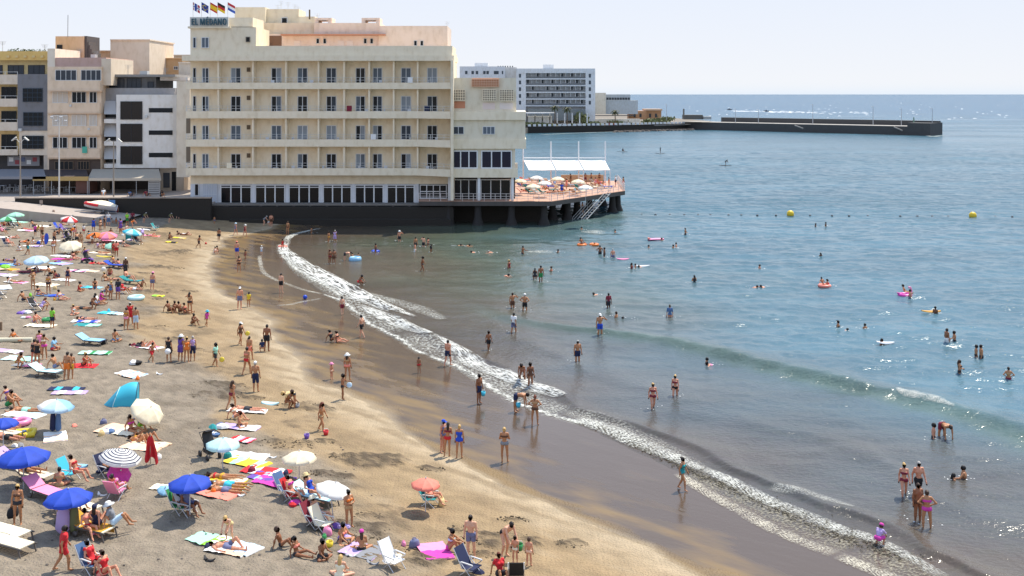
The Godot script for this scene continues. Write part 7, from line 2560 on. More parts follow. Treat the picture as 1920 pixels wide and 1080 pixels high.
# cloth lies over the part of the skin that the garment covers
func garment(build: String, pose: String, kind: String) -> ArrayMesh:
	var key := build + pose + kind
	if garments.has(key):
		return garments[key]
	var body := body_of(build, pose)
	var S: Dictionary = body.S
	var pel: Vector3 = S.pel
	var u: Vector3 = S.u
	var spine: float = S.spine
	var nv: int = body.verts.size()
	var off: float = {"brief": 0.011, "bikini": 0.011, "trunks": 0.022, "shorts": 0.026, "bra": 0.012, "swimsuit": 0.012, "shirt": 0.022, "tank": 0.018, "dress": 0.03, "rash": 0.013}[kind]
	var moved := PackedVector3Array()
	var index := PackedInt32Array()
	index.resize(nv)
	index.fill(-1)
	var norms := PackedVector3Array()
	for i in nv:
		var b: Array = S.bones[body.bone[i]]
		var p: Vector3 = body.verts[i]
		var ab: Vector3 = b[1] - b[0]
		var t := clampf((p - b[0]).dot(ab) / maxf(ab.length_squared(), 0.00001), 0.0, 1.0)
		var v: float = (p - pel).dot(u) / spine
		var tag: int = b[4]
		var on := false
		match kind:
			"brief", "bikini":
				on = (tag == 0 and v < 0.18) or (tag == 5 and t < 0.12) or (tag == 1 and v < 0.16)
			"trunks":
				on = (tag == 0 and v < 0.22) or (tag == 5 and t < 0.62) or (tag == 1 and v < 0.2)
			"shorts":
				on = (tag == 0 and v < 0.25) or (tag == 5 and t < 0.95) or (tag == 1 and v < 0.24)
			"bra":
				on = tag in [2, 11, 1] and v > 0.55 and v < 0.76
			"swimsuit":
				on = (tag in [0, 1, 2, 11] and v < 0.82) or (tag == 5 and t < 0.1)
			"tank":
				on = tag in [0, 1, 2, 11, 3] and v > -0.02
			"shirt":
				on = (tag in [0, 1, 2, 11, 3] and v > -0.1) or (tag == 8 and t < 0.62)
			"rash":
				on = (tag in [0, 1, 2, 11, 3] and v > -0.02) or (tag == 8)
			"dress":
				on = (tag in [0, 1, 2, 11, 3] and v < 0.93) or (tag == 5 and t < 0.72) or (tag == 8 and t < 0.2)
		if on:
			index[i] = moved.size()
			var o := off
			if kind == "dress" and tag == 5:
				o += 0.03 * t
			moved.append(p + body.norms[i] * o)
			norms.append(body.norms[i])
	var idx := PackedInt32Array()
	var src: PackedInt32Array = body.idx
	for k in range(0, src.size(), 3):
		var a := index[src[k]]
		var b := index[src[k + 1]]
		var c := index[src[k + 2]]
		if a >= 0 and b >= 0 and c >= 0:
			idx.append_array([a, b, c])
	if idx.is_empty():
		garments[key] = null
		return null
	var arr := []
	arr.resize(Mesh.ARRAY_MAX)
	arr[Mesh.ARRAY_VERTEX] = moved
	arr[Mesh.ARRAY_NORMAL] = norms
	arr[Mesh.ARRAY_INDEX] = idx
	var mesh := ArrayMesh.new()
	mesh.add_surface_from_arrays(Mesh.PRIMITIVE_TRIANGLES, arr)
	garments[key] = mesh
	return mesh


var hair_of := {"c": "short", "m": "short", "f": "short"}


func person(row: String) -> void:
	var halves := row.split("|")
	var w := halves[0].strip_edges().split(" ", false)
	var label := halves[1].strip_edges()
	var px := float(w[0])
	var py := float(w[1])
	var build := w[2]
	var pose := w[3]
	var yaw := deg_to_rad(float(w[4]))
	var skin := w[5]
	var hair := w[6]
	var scale := 0.97
	var lift := 0.0
	var at := Vector3.INF
	var clothes := []
	for i in range(7, w.size()):
		var q := w[i].split("=")
		if q.size() > 1 and q[0] == "s":
			scale = float(q[1])
		elif q.size() > 1 and q[0] == "k":
			lift = -float(q[1])
		elif q.size() > 1 and q[0] == "up":
			lift = float(q[1])
		elif q.size() > 1 and q[0] == "e":
			at = W(px, py, float(q[1]))
		else:
			clothes.append(q)
	if at == Vector3.INF:
		at = W(px, py) if lift < 0.0 else G(px, py)
		if lift < 0.0:
			at.y = wave(at.x, at.z) - (0.07 if pose == "swim" else 0.0)
	at.y += lift
	var t := thing("person", label, "person", at, yaw, "people in the sea" if lift < -0.2 else "people on the beach")
	t.scale = Vector3(1.0 + 0.06 * sin(px * 1.7), 1.0 + 0.025 * sin(py * 2.3), 1.0 + 0.05 * sin(px + py)) * scale
	if lift == 0.0 and pose in ["stand", "hips", "fold", "walk", "shade", "reach"]:
		t.rotation.z = 0.035 * sin(px * 0.9 + py)
		t.rotation.x = 0.03 * sin(px * 2.1)
	if lift < -0.05:
		disturb(at + Vector3(0, -lift, 0), absf(lift), int(px))
	var b := body_of(build, pose)
	var sm := StandardMaterial3D.new()
	var sk := "skin " + skin
	if not mats.has(sk):
		sm.albedo_color = Color.html(SKIN[skin])
		sm.roughness = 0.55
		sm.vertex_color_use_as_albedo = true
		mats[sk] = sm
	part(t, "body", b.mesh, mats[sk])
	var hx: Transform3D = b.S.head
	var hs := hair.split("-")
	if hs[0] != "none":
		var style: String = hs[1] if hs.size() > 1 else ("long" if build == "w" else "short")
		part(t, "hair", hair_mesh(style), mat(Color.html(HAIR[hs[0]]).srgb_to_linear(), 0.6), hx)
	for q in clothes:
		if q[0] in ["hat", "cap"]:
			part(t, q[0], hat_mesh(q[0]), cloth(q[1]), hx)
			continue
		var g := garment(build, pose, q[0])
		if g:
			part(t, {"brief": "swim_briefs", "bikini": "bikini_bottom", "bra": "bikini_top", "trunks": "swim_trunks", "shorts": "shorts", "swimsuit": "swimsuit", "shirt": "shirt", "tank": "vest_top", "dress": "dress", "rash": "swim_shirt"}[q[0]], g, cloth(q[1]))


var ripples: SurfaceTool


# the white flecks and small waves that a wader or swimmer makes
func disturb(at: Vector3, depth: float, sd: int) -> void:
	var g := RandomNumberGenerator.new()
	g.seed = sd
	for i in 5 if depth < 0.6 else 6:
		var a := g.randf() * TAU
		var r := g.randf_range(0.12, 0.55)
		var p := at + Vector3(cos(a) * r * 1.5, 0, sin(a) * r)
		p.y = wave(p.x, p.z) + 0.02
		var l := g.randf_range(0.02, 0.05) * (1.0 + maxf(-at.z - 60.0, 0.0) / 60.0)
		quad(ripples, p + Vector3(-l, 0, 0), p + Vector3(0, 0.03, -l * 0.7), p + Vector3(l, 0, 0.02), p + Vector3(0, 0.01, l * 0.6))


func build_people() -> void:
	ripples = st()
	for row in PEOPLE.split("\n", false):
		if row.contains("|"):
			person(row)
	var o := struct("splash_foam", done(ripples), mat(Color(0.5, 0.53, 0.54), 0.5))
	o.set_meta("kind", "stuff")


# x, y of the feet (or of the waterline) in the photo, build, pose, turn, skin, hair, then garments; s scale, k sunk in water, up raised, e floor height
const PEOPLE := """
118 1070 m walk 120 tan dark shirt=red trunks=red s=0.94 | person all in red walking along the bottom left corner
33 985 w stand 10 tan blond-tail bikini=dark bra=brown s=0.98 | tanned person in a dark bikini holding a black bag beside the loungers
884 1046 m stand -15 fair dark trunks=slate s=0.93 | person in slate trunks standing right of the bright pink towel
842 1034 w hug 80 tan black-bun bikini=magenta bra=paleblue s=0.95 | person with dark bun sitting on the bright pink towel
945 1044 m stoop 35 fair dark brief=black s=0.98 | person in black briefs bending over a small child
966 1056 c stand -20 rosy brown brief=cream s=0.84 | small child with a green bucket in front of the bending person
992 1061 c stand 160 rosy brown brief=peach s=0.84 | small child standing alone right of the green bucket
938 1084 w sit 20 tan red-short shirt=red shorts=dark s=0.95 | person with short red hair and red shirt at the bottom edge
637 1084 w cross 170 fair blond swimsuit=cream s=0.95 | blond head and shoulders at the bottom edge
655 990 w fold 40 tan black-bun bikini=tan bra=orange s=0.9 | person with folded arms and dark bun beside the folding chairs
640 1018 w cross 60 tan black-short bikini=navy bra=coral s=0.98 | person in navy bottoms sitting with bent arms among the family
678 1034 w cross 190 tan brown bikini=black cap=magenta s=0.92 | sitter in a bright pink cap seen from behind
527 1028 c sit 95 brown brown brief=dark s=1.1 | child sitting upright left of the one stretched out
556 1043 w flat 75 brown black-tail bikini=dark bra=coral s=0.86 | child with dark ponytail sitting with legs stretched to the right
602 1046 c cross 50 brown black trunks=dark s=1.12 | child sitting behind the yellow bucket
431 1014 c stoop -10 fair blond swimsuit=straw s=1.05 | blond child leaning over the resting person
425 1030 m lie 80 rosy dark trunks=slate s=0.95 | person in slate trunks lying on the white towel
584 944 w chair 60 rosy brown swimsuit=blue hat=straw up=0.2 s=0.98 | sunbather in blue swimsuit and straw hat on the pale blue lounger
597 982 w chair 65 fair grey swimsuit=slate hat=cream up=0.07 s=0.95 | reader in a pale hat in the red folding chair
807 945 w chair 75 rosy black swimsuit=coral up=0.07 s=0.92 | person in the teal chair under the salmon parasol
947 867 w fold 175 tan blond-bun bikini=grey bra=brown s=1.0 | person in a grey bikini standing alone on the wet sand
829 848 w stand 60 rosy grey swimsuit=slate cap=blue s=0.95 | person in a blue cap, leftmost of three at the wet sand
838 856 w fold 180 tan dark bikini=red bra=maroon s=0.98 | person in red bikini, middle of three at the wet sand
861 859 w stand 175 tan blond-bun swimsuit=blue s=0.98 | person in a bright blue swimsuit, rightmost of three
1003 797 w hips 170 tan red-tail bikini=brown bra=tan s=1.0 | person with hand on hip standing at the foam in a brown bikini
968 772 m bend 75 tan dark trunks=navy s=1.0 | person bending down at the foam with a teal bucket
898 757 m stand 50 brown dark trunks=navy s=0.98 | person in navy trunks holding a cyan bucket at the foam
980 718 c stoop -10 brown dark brief=maroon s=1.35 | child crouched forward in the foam, left one of two
995 728 c stand 20 brown dark swimsuit=brown s=1.3 | child standing in the foam, right one of two
840 686 m walk 150 rosy dark trunks=navy s=0.98 | person in navy trunks walking out of the foam
786 699 c stand 170 brown black brief=red s=0.85 | toddler in red briefs alone on the wet sand
1280 919 w walk 60 tan dark-bun swimsuit=teal s=0.9 | person in a teal swimsuit walking beside the foam
603 808 c walk 70 tan red-long brief=tan s=1.25 | child with long hair walking near the red bucket
434 768 w walk 150 tan brown-long bikini=maroon bra=brown s=0.96 | person with long brown hair walking near the prone sunbather
480 735 m stand 180 tan grey shorts=navy cap=white s=1.0 | person in navy shorts and white cap seen from behind
463 702 w walk 160 tan dark-bun bikini=red bra=coral s=1.05 | person in a red bikini just behind the navy shorts
469 676 m walk 170 tan dark trunks=coral s=0.92 | tanned person walking away behind the red bikini
465 668 c stand 60 brown dark trunks=dark s=1.0 | small boy standing behind the walkers
500 659 m stand 170 brown dark trunks=black s=1.02 | person in black trunks with a lime towel near the pale sand edge
492 661 c crouch 200 tan black rash=navy s=1.0 | child in a navy top crouching beside the black trunks
451 647 w walk 60 tan dark swimsuit=brown cap=white s=1.0 | person in white cap walking with a yellow disc
404 687 c walk 80 tan dark shirt=mint trunks=dark s=1.25 | child in a mint shirt walking with a yellow disc
387 612 c walk 60 tan blond shirt=magenta brief=magenta hat=cyan s=1.0 | toddler in pink with a turquoise hat
361 609 w hug 60 brown dark-bun swimsuit=brown s=0.95 | person sitting with raised knees left of the toddler in pink
356 588 w shade 170 tan dark bikini=dark bra=tan s=1.0 | person standing beside the four sitters on ochre sand
317 586 m sit 60 brown dark trunks=brown s=0.95 | first from the left of four sitters on the ochre sand
325 585 w hug 70 brown brown-bun bikini=tan bra=tan s=0.95 | second from the left of four sitters on the ochre sand
338 587 m sit 60 brown dark trunks=brown s=0.95 | third from the left of four sitters on the ochre sand
347 587 w flat 70 tan brown-bun bikini=coral bra=coral s=0.95 | fourth from the left of four sitters on the ochre sand
317 680 w stand 175 tan brown-bun dress=black s=1.0 | person in a black dress carrying a white ball
338 678 w stand 150 tan dark dress=purple hat=white s=1.02 | person in purple dress and white hat, leftmost of three talkers
350 681 w stand 20 tan blond-bun swimsuit=orange s=1.0 | person in an orange swimsuit, middle of three talkers
361 677 w stand 200 tan grey-bun tank=lilac shorts=navy s=1.0 | person in lilac top and navy shorts, rightmost of three talkers
285 679 m stride 60 tan dark trunks=red s=0.75 | boy in red trunks striding left of the black dress
276 651 w knees 85 rosy brown bikini=white bra=pink s=1.0 | reader lying with raised knees on the white and pink towel
258 651 w lie 80 tan dark-short shirt=maroon shorts=dark s=0.9 | person in a dark red shirt lying beside the reader
124 713 m stand 170 tan dark trunks=orange s=0.95 | person in orange trunks, left one of two
132 712 m stand 200 tan brown trunks=gold s=0.9 | person in gold trunks right of the orange trunks
104 702 m sit 80 tan brown trunks=slate up=0.3 s=0.95 | person sitting on the aqua lounger
157 687 w hug 75 tan blond-bun bikini=dark bra=red s=0.95 | blond person sitting on the bright red towel
63 685 w stand 170 rosy black-short swimsuit=black s=1.0 | person in a black swimsuit, left of the pair seen from behind
69 688 w stand 180 tan brown-bun swimsuit=black s=1.02 | person in a black swimsuit, right of the pair seen from behind
84 674 w shade 0 tan brown-bun bikini=magenta bra=cream s=1.0 | person in a magenta bikini facing the camera behind the black swimsuits
74 665 w stand 20 tan dark swimsuit=pink s=0.95 | person in pink partly hidden behind the black swimsuits
99 656 m cross 90 tan dark shirt=sky trunks=red s=0.95 | person in a sky blue shirt sitting on a red cloth
64 606 w hug 75 rosy dark-bun bikini=lilac bra=coral s=0.95 | person in coral sitting behind the green swim ring
98 616 c stand 160 tan dark shirt=lime trunks=navy s=1.25 | child in a lime green shirt standing with dark trunks
160 600 w back 80 rosy brown bikini=navy bra=navy s=1.0 | sunbather lying flat on the white, blue and lilac towel
152 580 m back 82 tan dark trunks=dark s=0.95 | sunbather lying with dark trunks right of the kneeling group
61 575 w cross 60 tan dark-bun bikini=white bra=lilac s=0.95 | person in lilac sitting behind the red haired kneeler
78 584 w crouch 150 tan red-long swimsuit=lilac s=0.95 | red haired person kneeling among lilac toys
112 563 w flat 75 rosy black-bun bikini=teal bra=white s=0.98 | dark haired reader reclining on a teal towel
72 554 w flat 70 tan brown-bun bikini=blue bra=navy s=0.95 | person sitting with stretched legs beside the lime bag
62 544 w hips 60 tan blond-bun bikini=tan bra=tan s=1.05 | tanned person standing with hands on hips, far left
91 551 w stand 180 tan brown-bun bikini=dark bra=gold s=1.02 | person in dark bottoms standing on the blue towel
148 546 w cross 90 tan dark-bun swimsuit=red s=1.0 | person in a red swimsuit sitting alone on the sand
94 517 m sit 80 tan dark trunks=dark s=0.95 | person sitting behind the navy bag
102 523 w cross 60 brown black-bun swimsuit=maroon s=0.95 | person in maroon sitting left of the navy bag
25 530 w elbows 265 tan dark-bun bikini=tan bra=white s=0.95 | sunbather propped on elbows at the far left
62 507 m lie 80 rosy dark trunks=navy cap=black s=0.95 | sunbather with a black hat lying on the large white towel
76 508 w back 80 rosy brown bikini=white bra=black s=0.95 | sunbather in black and white right of the black hat
28 498 w flat 75 tan dark-bun tank=slate bikini=navy s=0.95 | person in a slate top sitting on the blue towel at left
17 490 w back 82 tan dark-bun bikini=purple bra=purple s=0.95 | sunbather in purple lying by the left edge
138 487 w flat 70 rosy dark-bun bikini=coral bra=maroon s=0.98 | dark haired person reclining behind the pink and navy towel
142 474 w cross 60 tan dark-bun swimsuit=dark s=0.95 | dark haired person in front of the low cream parasol
130 478 m sit 70 brown black trunks=white s=0.95 | person sitting left of the dark haired one below the cream parasol
144 461 m stoop 200 tan dark trunks=dark s=1.0 | person in dark trunks bending beside the low cream parasol
152 464 w stand 175 tan brown-bun bikini=tan bra=tan s=1.05 | tall tanned person beside the low cream parasol
132 447 m stoop 90 tan brown shirt=orange trunks=dark s=0.95 | person in an orange shirt bending near the dark stroller
140 445 m stand 190 tan dark tank=white trunks=pink s=0.95 | person in a white vest behind the orange shirt
102 460 m walk 170 tan dark trunks=dark s=0.95 | boy in dark trunks walking right of the upright blue board
79 463 w walk 120 tan dark-bun bikini=maroon bra=red s=0.95 | person in maroon bikini left of the upright blue board
78 446 m stand 170 tan black trunks=brown s=0.85 | dark haired person behind the maroon bikini
66 443 c stand 180 tan dark shirt=magenta trunks=navy s=1.1 | child in a magenta shirt seen from behind
61 458 w cross 70 tan dark-bun swimsuit=white s=0.95 | person in white sitting on the white and lilac towel
62 426 m sit 80 tan dark trunks=slate s=0.95 | person sitting behind the magenta shirt
50 431 w back 80 rosy dark-bun bikini=red bra=red s=0.95 | sunbather in a red bikini lying near the ramp
94 413 w back 85 rosy dark-bun bikini=blue bra=red s=0.95 | sunbather lying left of the red parasol
115 422 w cross 70 rosy dark swimsuit=brown hat=red s=0.95 | person in a red hat sitting under the red parasol
129 423 m stoop 120 fair grey shirt=white trunks=navy s=0.92 | person in a white shirt stooping under the red parasol
48 413 w lie 80 rosy dark-bun bikini=red bra=coral s=0.9 | sunbather lying right of the mint parasol
39 410 m sit 70 tan dark trunks=brown s=0.9 | person sitting under the mint parasol
63 404 w stand 170 rosy brown-bun dress=red s=0.9 | person in a long red dress standing at the ramp
15 423 m sit 70 tan dark trunks=navy s=0.95 | person in navy trunks sitting under the green parasol
4 420 w cross 60 tan dark-bun swimsuit=gold s=0.95 | person at the left edge under the green parasol
4 440 w chair 80 tan brown-bun swimsuit=pink up=0.07 s=0.95 | person in pink in the chair at the left edge
16 462 w chair 75 rosy brown-bun swimsuit=coral hat=cream up=0.07 s=0.95 | person in coral with pale hat in a chair at far left
26 447 w lie 80 rosy dark-bun bikini=coral bra=white s=0.95 | sunbather with raised knee behind the hatted sitter at left
218 408 m stand 190 tan dark trunks=maroon s=0.95 | bare chested person standing behind the motor boat's stern
204 424 m stand 200 fair grey shirt=white shorts=denim s=0.95 | person in white shirt and denim shorts below the boat
175 434 w stand 180 tan dark-bun dress=blue s=1.0 | person in a blue dress below the boat's bow
188 434 w stand 60 tan brown-bun bikini=peach bra=peach s=1.0 | person in a peach bikini right of the blue dress
196 430 w stand -40 tan dark-bun swimsuit=dark s=0.98 | person in a dark swimsuit right of the peach bikini
211 419 c sit 60 tan dark trunks=maroon s=0.95 | small child sitting right of the denim shorts
218 420 c stand 60 brown dark trunks=orange s=0.75 | small child in orange trunks near the purple dress
226 438 w stand 60 tan dark-bun dress=purple s=1.1 | tall person in a long purple dress
239 424 m stand 180 tan blond shirt=lime trunks=green s=0.95 | person in lime and green right of the purple dress
248 420 m stand 200 brown dark shirt=maroon trunks=dark s=0.95 | person in a maroon shirt at the shadow's edge
247 428 w stoop 90 rosy brown-bun swimsuit=orange s=0.9 | person in orange stooping in front of the maroon shirt
236 431 w cross 60 rosy blond-bun swimsuit=white s=0.9 | person in white sitting behind the aqua parasol
226 434 m sit 60 tan dark trunks=tan s=0.9 | person sitting beside the long purple dress
249 453 m stand 170 brown dark trunks=brown s=0.95 | brown person standing right of the teal windbreak
257 457 w chair 80 tan brown-bun dress=maroon up=0.07 s=0.9 | person in maroon in the black chair
267 449 w stoop 200 fair grey-bun dress=lilac s=0.9 | person in a lilac dress right of the black chair
284 443 w lie 80 rosy brown-bun bikini=pink bra=lilac s=0.95 | sunbather in pink beside the teal chair
269 418 m stoop 60 fair grey shirt=olive trunks=navy s=0.95 | person in an olive shirt bending in the wall's shadow
317 449 c hug 60 brown dark brief=dark s=1.2 | child squatting beside the yellow towel
340 441 w elbows 260 brown dark-bun bikini=dark bra=dark s=0.95 | dark haired person lying at the edge of the shadow
348 441 m lie 80 fair grey shirt=white trunks=dark s=0.95 | person in white lying at the edge of the shadow
172 458 m stoop 60 brown black trunks=white s=0.9 | dark haired person bending beside the orange parasol
195 467 w flat 70 rosy brown-bun bikini=orange bra=coral s=0.95 | person in orange sitting below the pink parasol
202 470 w flat 75 rosy dark-bun bikini=red bra=red s=0.95 | person in red leaning back below the pink parasol
184 466 w sit 60 fair brown-bun swimsuit=lilac s=0.9 | person in lilac sitting below the orange parasol
192 475 w back 80 tan dark-bun bikini=tan bra=tan s=0.95 | sunbather flat on the peach towel
218 482 m stand 20 brown black shirt=coral trunks=red s=0.95 | person in coral shirt standing behind the yellow board
212 479 w stand 60 brown dark-bun swimsuit=red s=0.9 | person in a red swimsuit left of the coral shirt
235 518 m stand 170 dark dark rash=brown shorts=dark cap=white s=1.02 | tall person in dark brown clothes and white cap
191 496 w prone 265 rosy dark-bun bikini=coral bra=red s=0.95 | sunbather lying face down on the red towel
213 501 w sit 60 rosy blond-bun bikini=gold bra=gold up=0.3 s=0.95 | blond person on the blue covered lounger
224 503 m sit 70 rosy dark trunks=tan s=0.95 | person sitting right of the blue covered lounger
178 541 w hug 20 tan black-bun bikini=denim bra=black s=0.98 | dark haired sitter facing the camera on the cyan towel
189 564 w cross 100 tan grey dress=magenta s=1.05 | person in a magenta dress sitting with grey hair
181 572 m flat 80 tan dark shirt=white trunks=denim s=1.0 | person in a white shirt sitting with legs stretched
172 580 m crouch 60 brown dark trunks=dark s=0.95 | person in dark trunks kneeling left of the white shirt
207 562 w stand 150 tan blond-bun swimsuit=denim s=0.95 | blond person in a denim blue swimsuit standing
221 562 m stand 170 tan dark rash=dark trunks=purple s=1.02 | person in a dark top and purple trunks standing
198 556 m crouch 60 tan grey trunks=slate s=0.95 | grey haired person crouching between the magenta and denim blue
212 526 w prone 265 rosy brown-bun bikini=black bra=black s=0.95 | sunbather lying face down behind the dark standing person
240 533 m chair 80 rosy dark trunks=teal up=0.3 s=0.95 | person on the teal lounger
231 551 w chair 75 tan brown-bun dress=red up=0.07 s=0.95 | person in red in the orange chair
252 544 m lie 80 rosy dark trunks=white s=0.95 | person with raised knee right of the orange chair
265 540 m sit 260 brown grey trunks=brown s=0.85 | grey headed person sitting at the edge of the ochre sand
197 527 w flat 70 tan blond-bun bikini=cream bra=tan s=0.95 | person in cream sitting behind the denim blue swimsuit
285 543 c stand 180 rosy dark trunks=slate cap=pink s=1.3 | child in slate trunks standing alone on the ochre sand
236 619 w stand 170 tan dark-bun bikini=pink bra=gold s=1.0 | person in pink bottoms, left of three standing bathers
245 610 w stand 10 tan grey dress=red s=1.0 | person in a red dress, middle of three standing bathers
255 617 m stand 180 tan dark shorts=paleblue s=0.92 | person in pale blue shorts, right of three standing bathers
16 764 m hug 80 tan brown trunks=green s=1.0 | person in green trunks sitting at the left edge
46 772 m prone 265 tan brown trunks=mint s=0.98 | sunbather in mint trunks lying on the pale towel
15 751 w sit 80 rosy brown-bun bikini=purple bra=purple s=0.9 | person behind the green trunks at the left edge
264 803 m sit 60 tan black shirt=slate trunks=lime s=0.92 | dark haired person in a slate shirt below the leaning parasol
246 810 w flat 60 tan brown-long bikini=maroon bra=magenta s=0.98 | long haired person reclining on the peach blanket
262 830 w knees 70 tan brown-bun bikini=tan bra=gold s=1.0 | sunbather with raised knees, left of two on the cream blanket
275 826 w knees 72 tan brown-bun bikini=tan bra=tan s=0.95 | sunbather with raised knees, right of two on the cream blanket
266 776 c sit 60 tan black trunks=coral s=1.0 | child half hidden behind the leaning cream parasol
462 770 m prone 262 rosy dark trunks=dark s=1.0 | sunbather in dark trunks face down on the white towel
448 801 w cross 80 tan red-bun bikini=navy bra=tan s=0.98 | red haired person sitting on the lilac towel
441 786 w sit 70 rosy brown-bun bikini=white bra=cream s=0.9 | person with straw coloured top behind the red haired sitter
538 766 c crouch 70 brown brown brief=dark s=1.25 | digging child facing right beside the grey bucket
551 766 c bend 280 tan blond shirt=straw brief=dark s=1.25 | digging child bending towards the other one
417 899 w prone 264 tan brown-bun bikini=gold bra=red s=0.98 | sunbather face down on the yellow towel
426 913 m prone 264 tan brown trunks=cyan s=1.0 | sunbather in turquoise trunks face down
421 923 m prone 262 tan brown trunks=slate s=1.0 | sunbather in slate trunks face down on the coral towel
338 962 w chair 60 brown black-bun swimsuit=dark up=0.07 s=0.98 | dark haired person in the green folding chair
353 965 w chair 62 brown dark-bun dress=slate up=0.07 s=0.98 | person in the white folding chair under the blue parasol
213 1003 m sit 110 tan grey shirt=grey shorts=paleblue hat=white up=0.3 s=0.97 | person in grey shirt and white sun hat on the lounger
182 1003 w sit 170 rosy dark swimsuit=navy cap=navy up=0.3 s=0.97 | person in navy swimsuit and cap seen from behind
140 970 w knees 66 tan brown-bun bikini=tan bra=gold up=0.36 s=0.98 | sunbather with a raised knee behind the hanging lilac towel
112 966 w back 62 rosy brown-bun bikini=purple bra=coral up=0.36 s=0.95 | sunbather under the front blue parasol
26 874 w back 70 rosy brown-bun bikini=purple bra=purple up=0.36 s=1.0 | sunbather on the lilac lounger at the far left
54 900 w back 68 tan dark-bun bikini=black bra=brown up=0.36 s=1.0 | sunbather in a black bikini on the cream lounger
14 838 m back 70 rosy dark trunks=black up=0.36 s=1.0 | sunbather at the left edge behind the blue parasol
6 818 m back 70 rosy brown trunks=brown up=0.36 s=0.95 | sunbather on the lounger at the left edge
111 913 w cross 200 rosy black-bun bikini=tan bra=tan s=0.95 | dark haired bather seen from behind above the front blue parasol
143 905 w chair 75 rosy brown-bun bikini=red bra=red up=0.15 s=0.98 | straight legged sitter with a red top right of the loungers
165 1008 w chair 50 rosy dark-bun bikini=red bra=coral up=0.1 s=0.92 | person in coral beside the navy cap
218 932 w chair 165 tan black-bun dress=pink up=0.07 s=0.95 | person in the pink chair seen from behind
206 893 m chair 60 tan brown shirt=navy trunks=navy up=0.07 s=0.92 | person in the navy chair below the striped parasol
173 1071 w chair 60 rosy black-bun dress=red up=0.07 s=0.92 | dark haired person in the chair at the bottom edge
198 1078 w sit 60 rosy brown-bun swimsuit=red s=0.92 | person in red at the bottom edge right of the blue chair
549 940 w chair 62 rosy brown-bun bikini=coral bra=magenta up=0.07 s=0.95 | person lying back in the red folding chair
652 713 w stand 170 tan dark bikini=coral bra=tan hat=white s=1.0 | person in white hat carrying a child at the wet sand
622 711 c stand 60 rosy blond brief=peach hat=pink s=0.82 | toddler in a pale hat left of the carrying person
643 749 c reach 85 brown dark brief=dark s=1.2 | child holding out a pale disc at the wet sand
678 633 m walk 250 fair dark trunks=black s=1.0 | person in black trunks walking beside the foam
622 641 w sit 70 brown dark-bun swimsuit=dark s=0.95 | dark haired person sitting on the wet sand, left of the pair
633 642 w flat 75 rosy brown-bun bikini=maroon bra=black s=0.95 | person with stretched legs sitting on the wet sand
642 590 c walk 200 fair dark trunks=maroon s=1.25 | boy in maroon trunks walking at the foam
527 549 m stand 160 fair dark trunks=black s=1.0 | person in black trunks standing on the dark wet sand
449 580 m stand 10 rosy grey trunks=slate cap=white s=1.02 | person in a white cap facing the camera on wet sand
466 575 c stand 170 tan dark shirt=yellow s=1.0 | child in a yellow shirt beside the white cap
445 484 m stand 175 rosy dark trunks=blue cap=coral s=1.02 | person in bright blue trunks on the wet sand
448 511 w fold 20 tan dark-bun bikini=brown bra=dark s=0.98 | person with folded arms in front of the blue trunks
460 488 c walk 60 brown dark brief=maroon s=0.95 | small child behind the folded arms
490 478 c stand 170 fair blond shirt=white trunks=paleblue cap=white s=0.85 | toddler in white and pale blue on the wet sand
530 468 c stand 20 brown dark swimsuit=red s=1.0 | child in the coral ring in the surf
539 439 w stand 160 tan brown-bun bikini=brown bra=tan s=1.02 | bather standing at the edge of the hotel's shadow
410 452 c walk 20 brown dark trunks=dark s=1.3 | boy walking near the edge of the wall's shadow
373 465 c stride 80 brown dark trunks=dark s=1.2 | boy kicking the red ball
402 476 w hug 60 fair dark-bun swimsuit=white s=0.85 | pale sitter, left of the pair on the wet edge
409 474 c hug 280 brown dark brief=brown s=1.1 | child, right of the pair on the wet edge
442 441 w walk 150 rosy grey-bun swimsuit=slate hat=paleblue s=0.95 | left one of two hatted walkers by the shadow
459 444 w walk 150 rosy grey-bun swimsuit=maroon hat=white s=0.95 | right one of two hatted walkers by the shadow
494 423 w stoop 100 fair grey-bun tank=grey bikini=dark s=0.95 | person in grey stooping in the hotel's shadow
508 425 m stand 200 rosy brown trunks=brown s=0.98 | person standing in the hotel's shadow
502 423 c crouch 60 fair blond shirt=white s=0.9 | child in white in the hotel's shadow
326 408 w cross 30 fair brown-bun swimsuit=maroon s=0.95 | sitter in maroon in the wall's shadow, first of six
333 409 m sit 20 fair grey shirt=lilac s=0.95 | sitter in lilac in the wall's shadow, second of six
354 409 m sit 30 fair grey shirt=slate s=0.95 | sitter in slate in the wall's shadow, third of six
366 409 w cross 10 fair blond-bun shirt=paleblue s=0.95 | sitter in pale blue in the wall's shadow, fourth of six
381 409 m sit 30 fair grey shirt=white s=0.95 | sitter in white in the wall's shadow, fifth of six
389 409 w sit 340 fair brown-bun swimsuit=dark s=0.95 | sitter in dark swimsuit in the wall's shadow, sixth of six
402 420 c stand 60 tan dark trunks=slate s=0.9 | child standing right of the shaded sitters
317 418 m stoop 60 fair grey shirt=olive trunks=dark s=0.9 | person crouching left of the shaded sitters
584 437 c stand 60 tan dark brief=dark k=0.3 s=0.9 | child wading in the hotel's shadow
616 454 c stand 60 tan dark brief=gold k=0.15 s=1.2 | child standing in shallow water left of the lilac dress
628 452 w stand 170 tan grey-bun dress=lilac k=0.3 s=1.0 | person in a lilac dress wading
749 452 m shade 20 rosy grey trunks=dark hat=white k=0.45 s=1.0 | wader in a white hat at the edge of the shadow
704 474 c stand 60 brown dark brief=navy k=0.3 s=1.1 | child wading with a blue ring
618 494 w stand 60 brown red-long bikini=maroon bra=brown k=0.12 s=1.0 | red haired person wading, left of a close pair
626 494 m stand 200 brown brown trunks=brown k=0.12 s=0.95 | person wading, right of a close pair
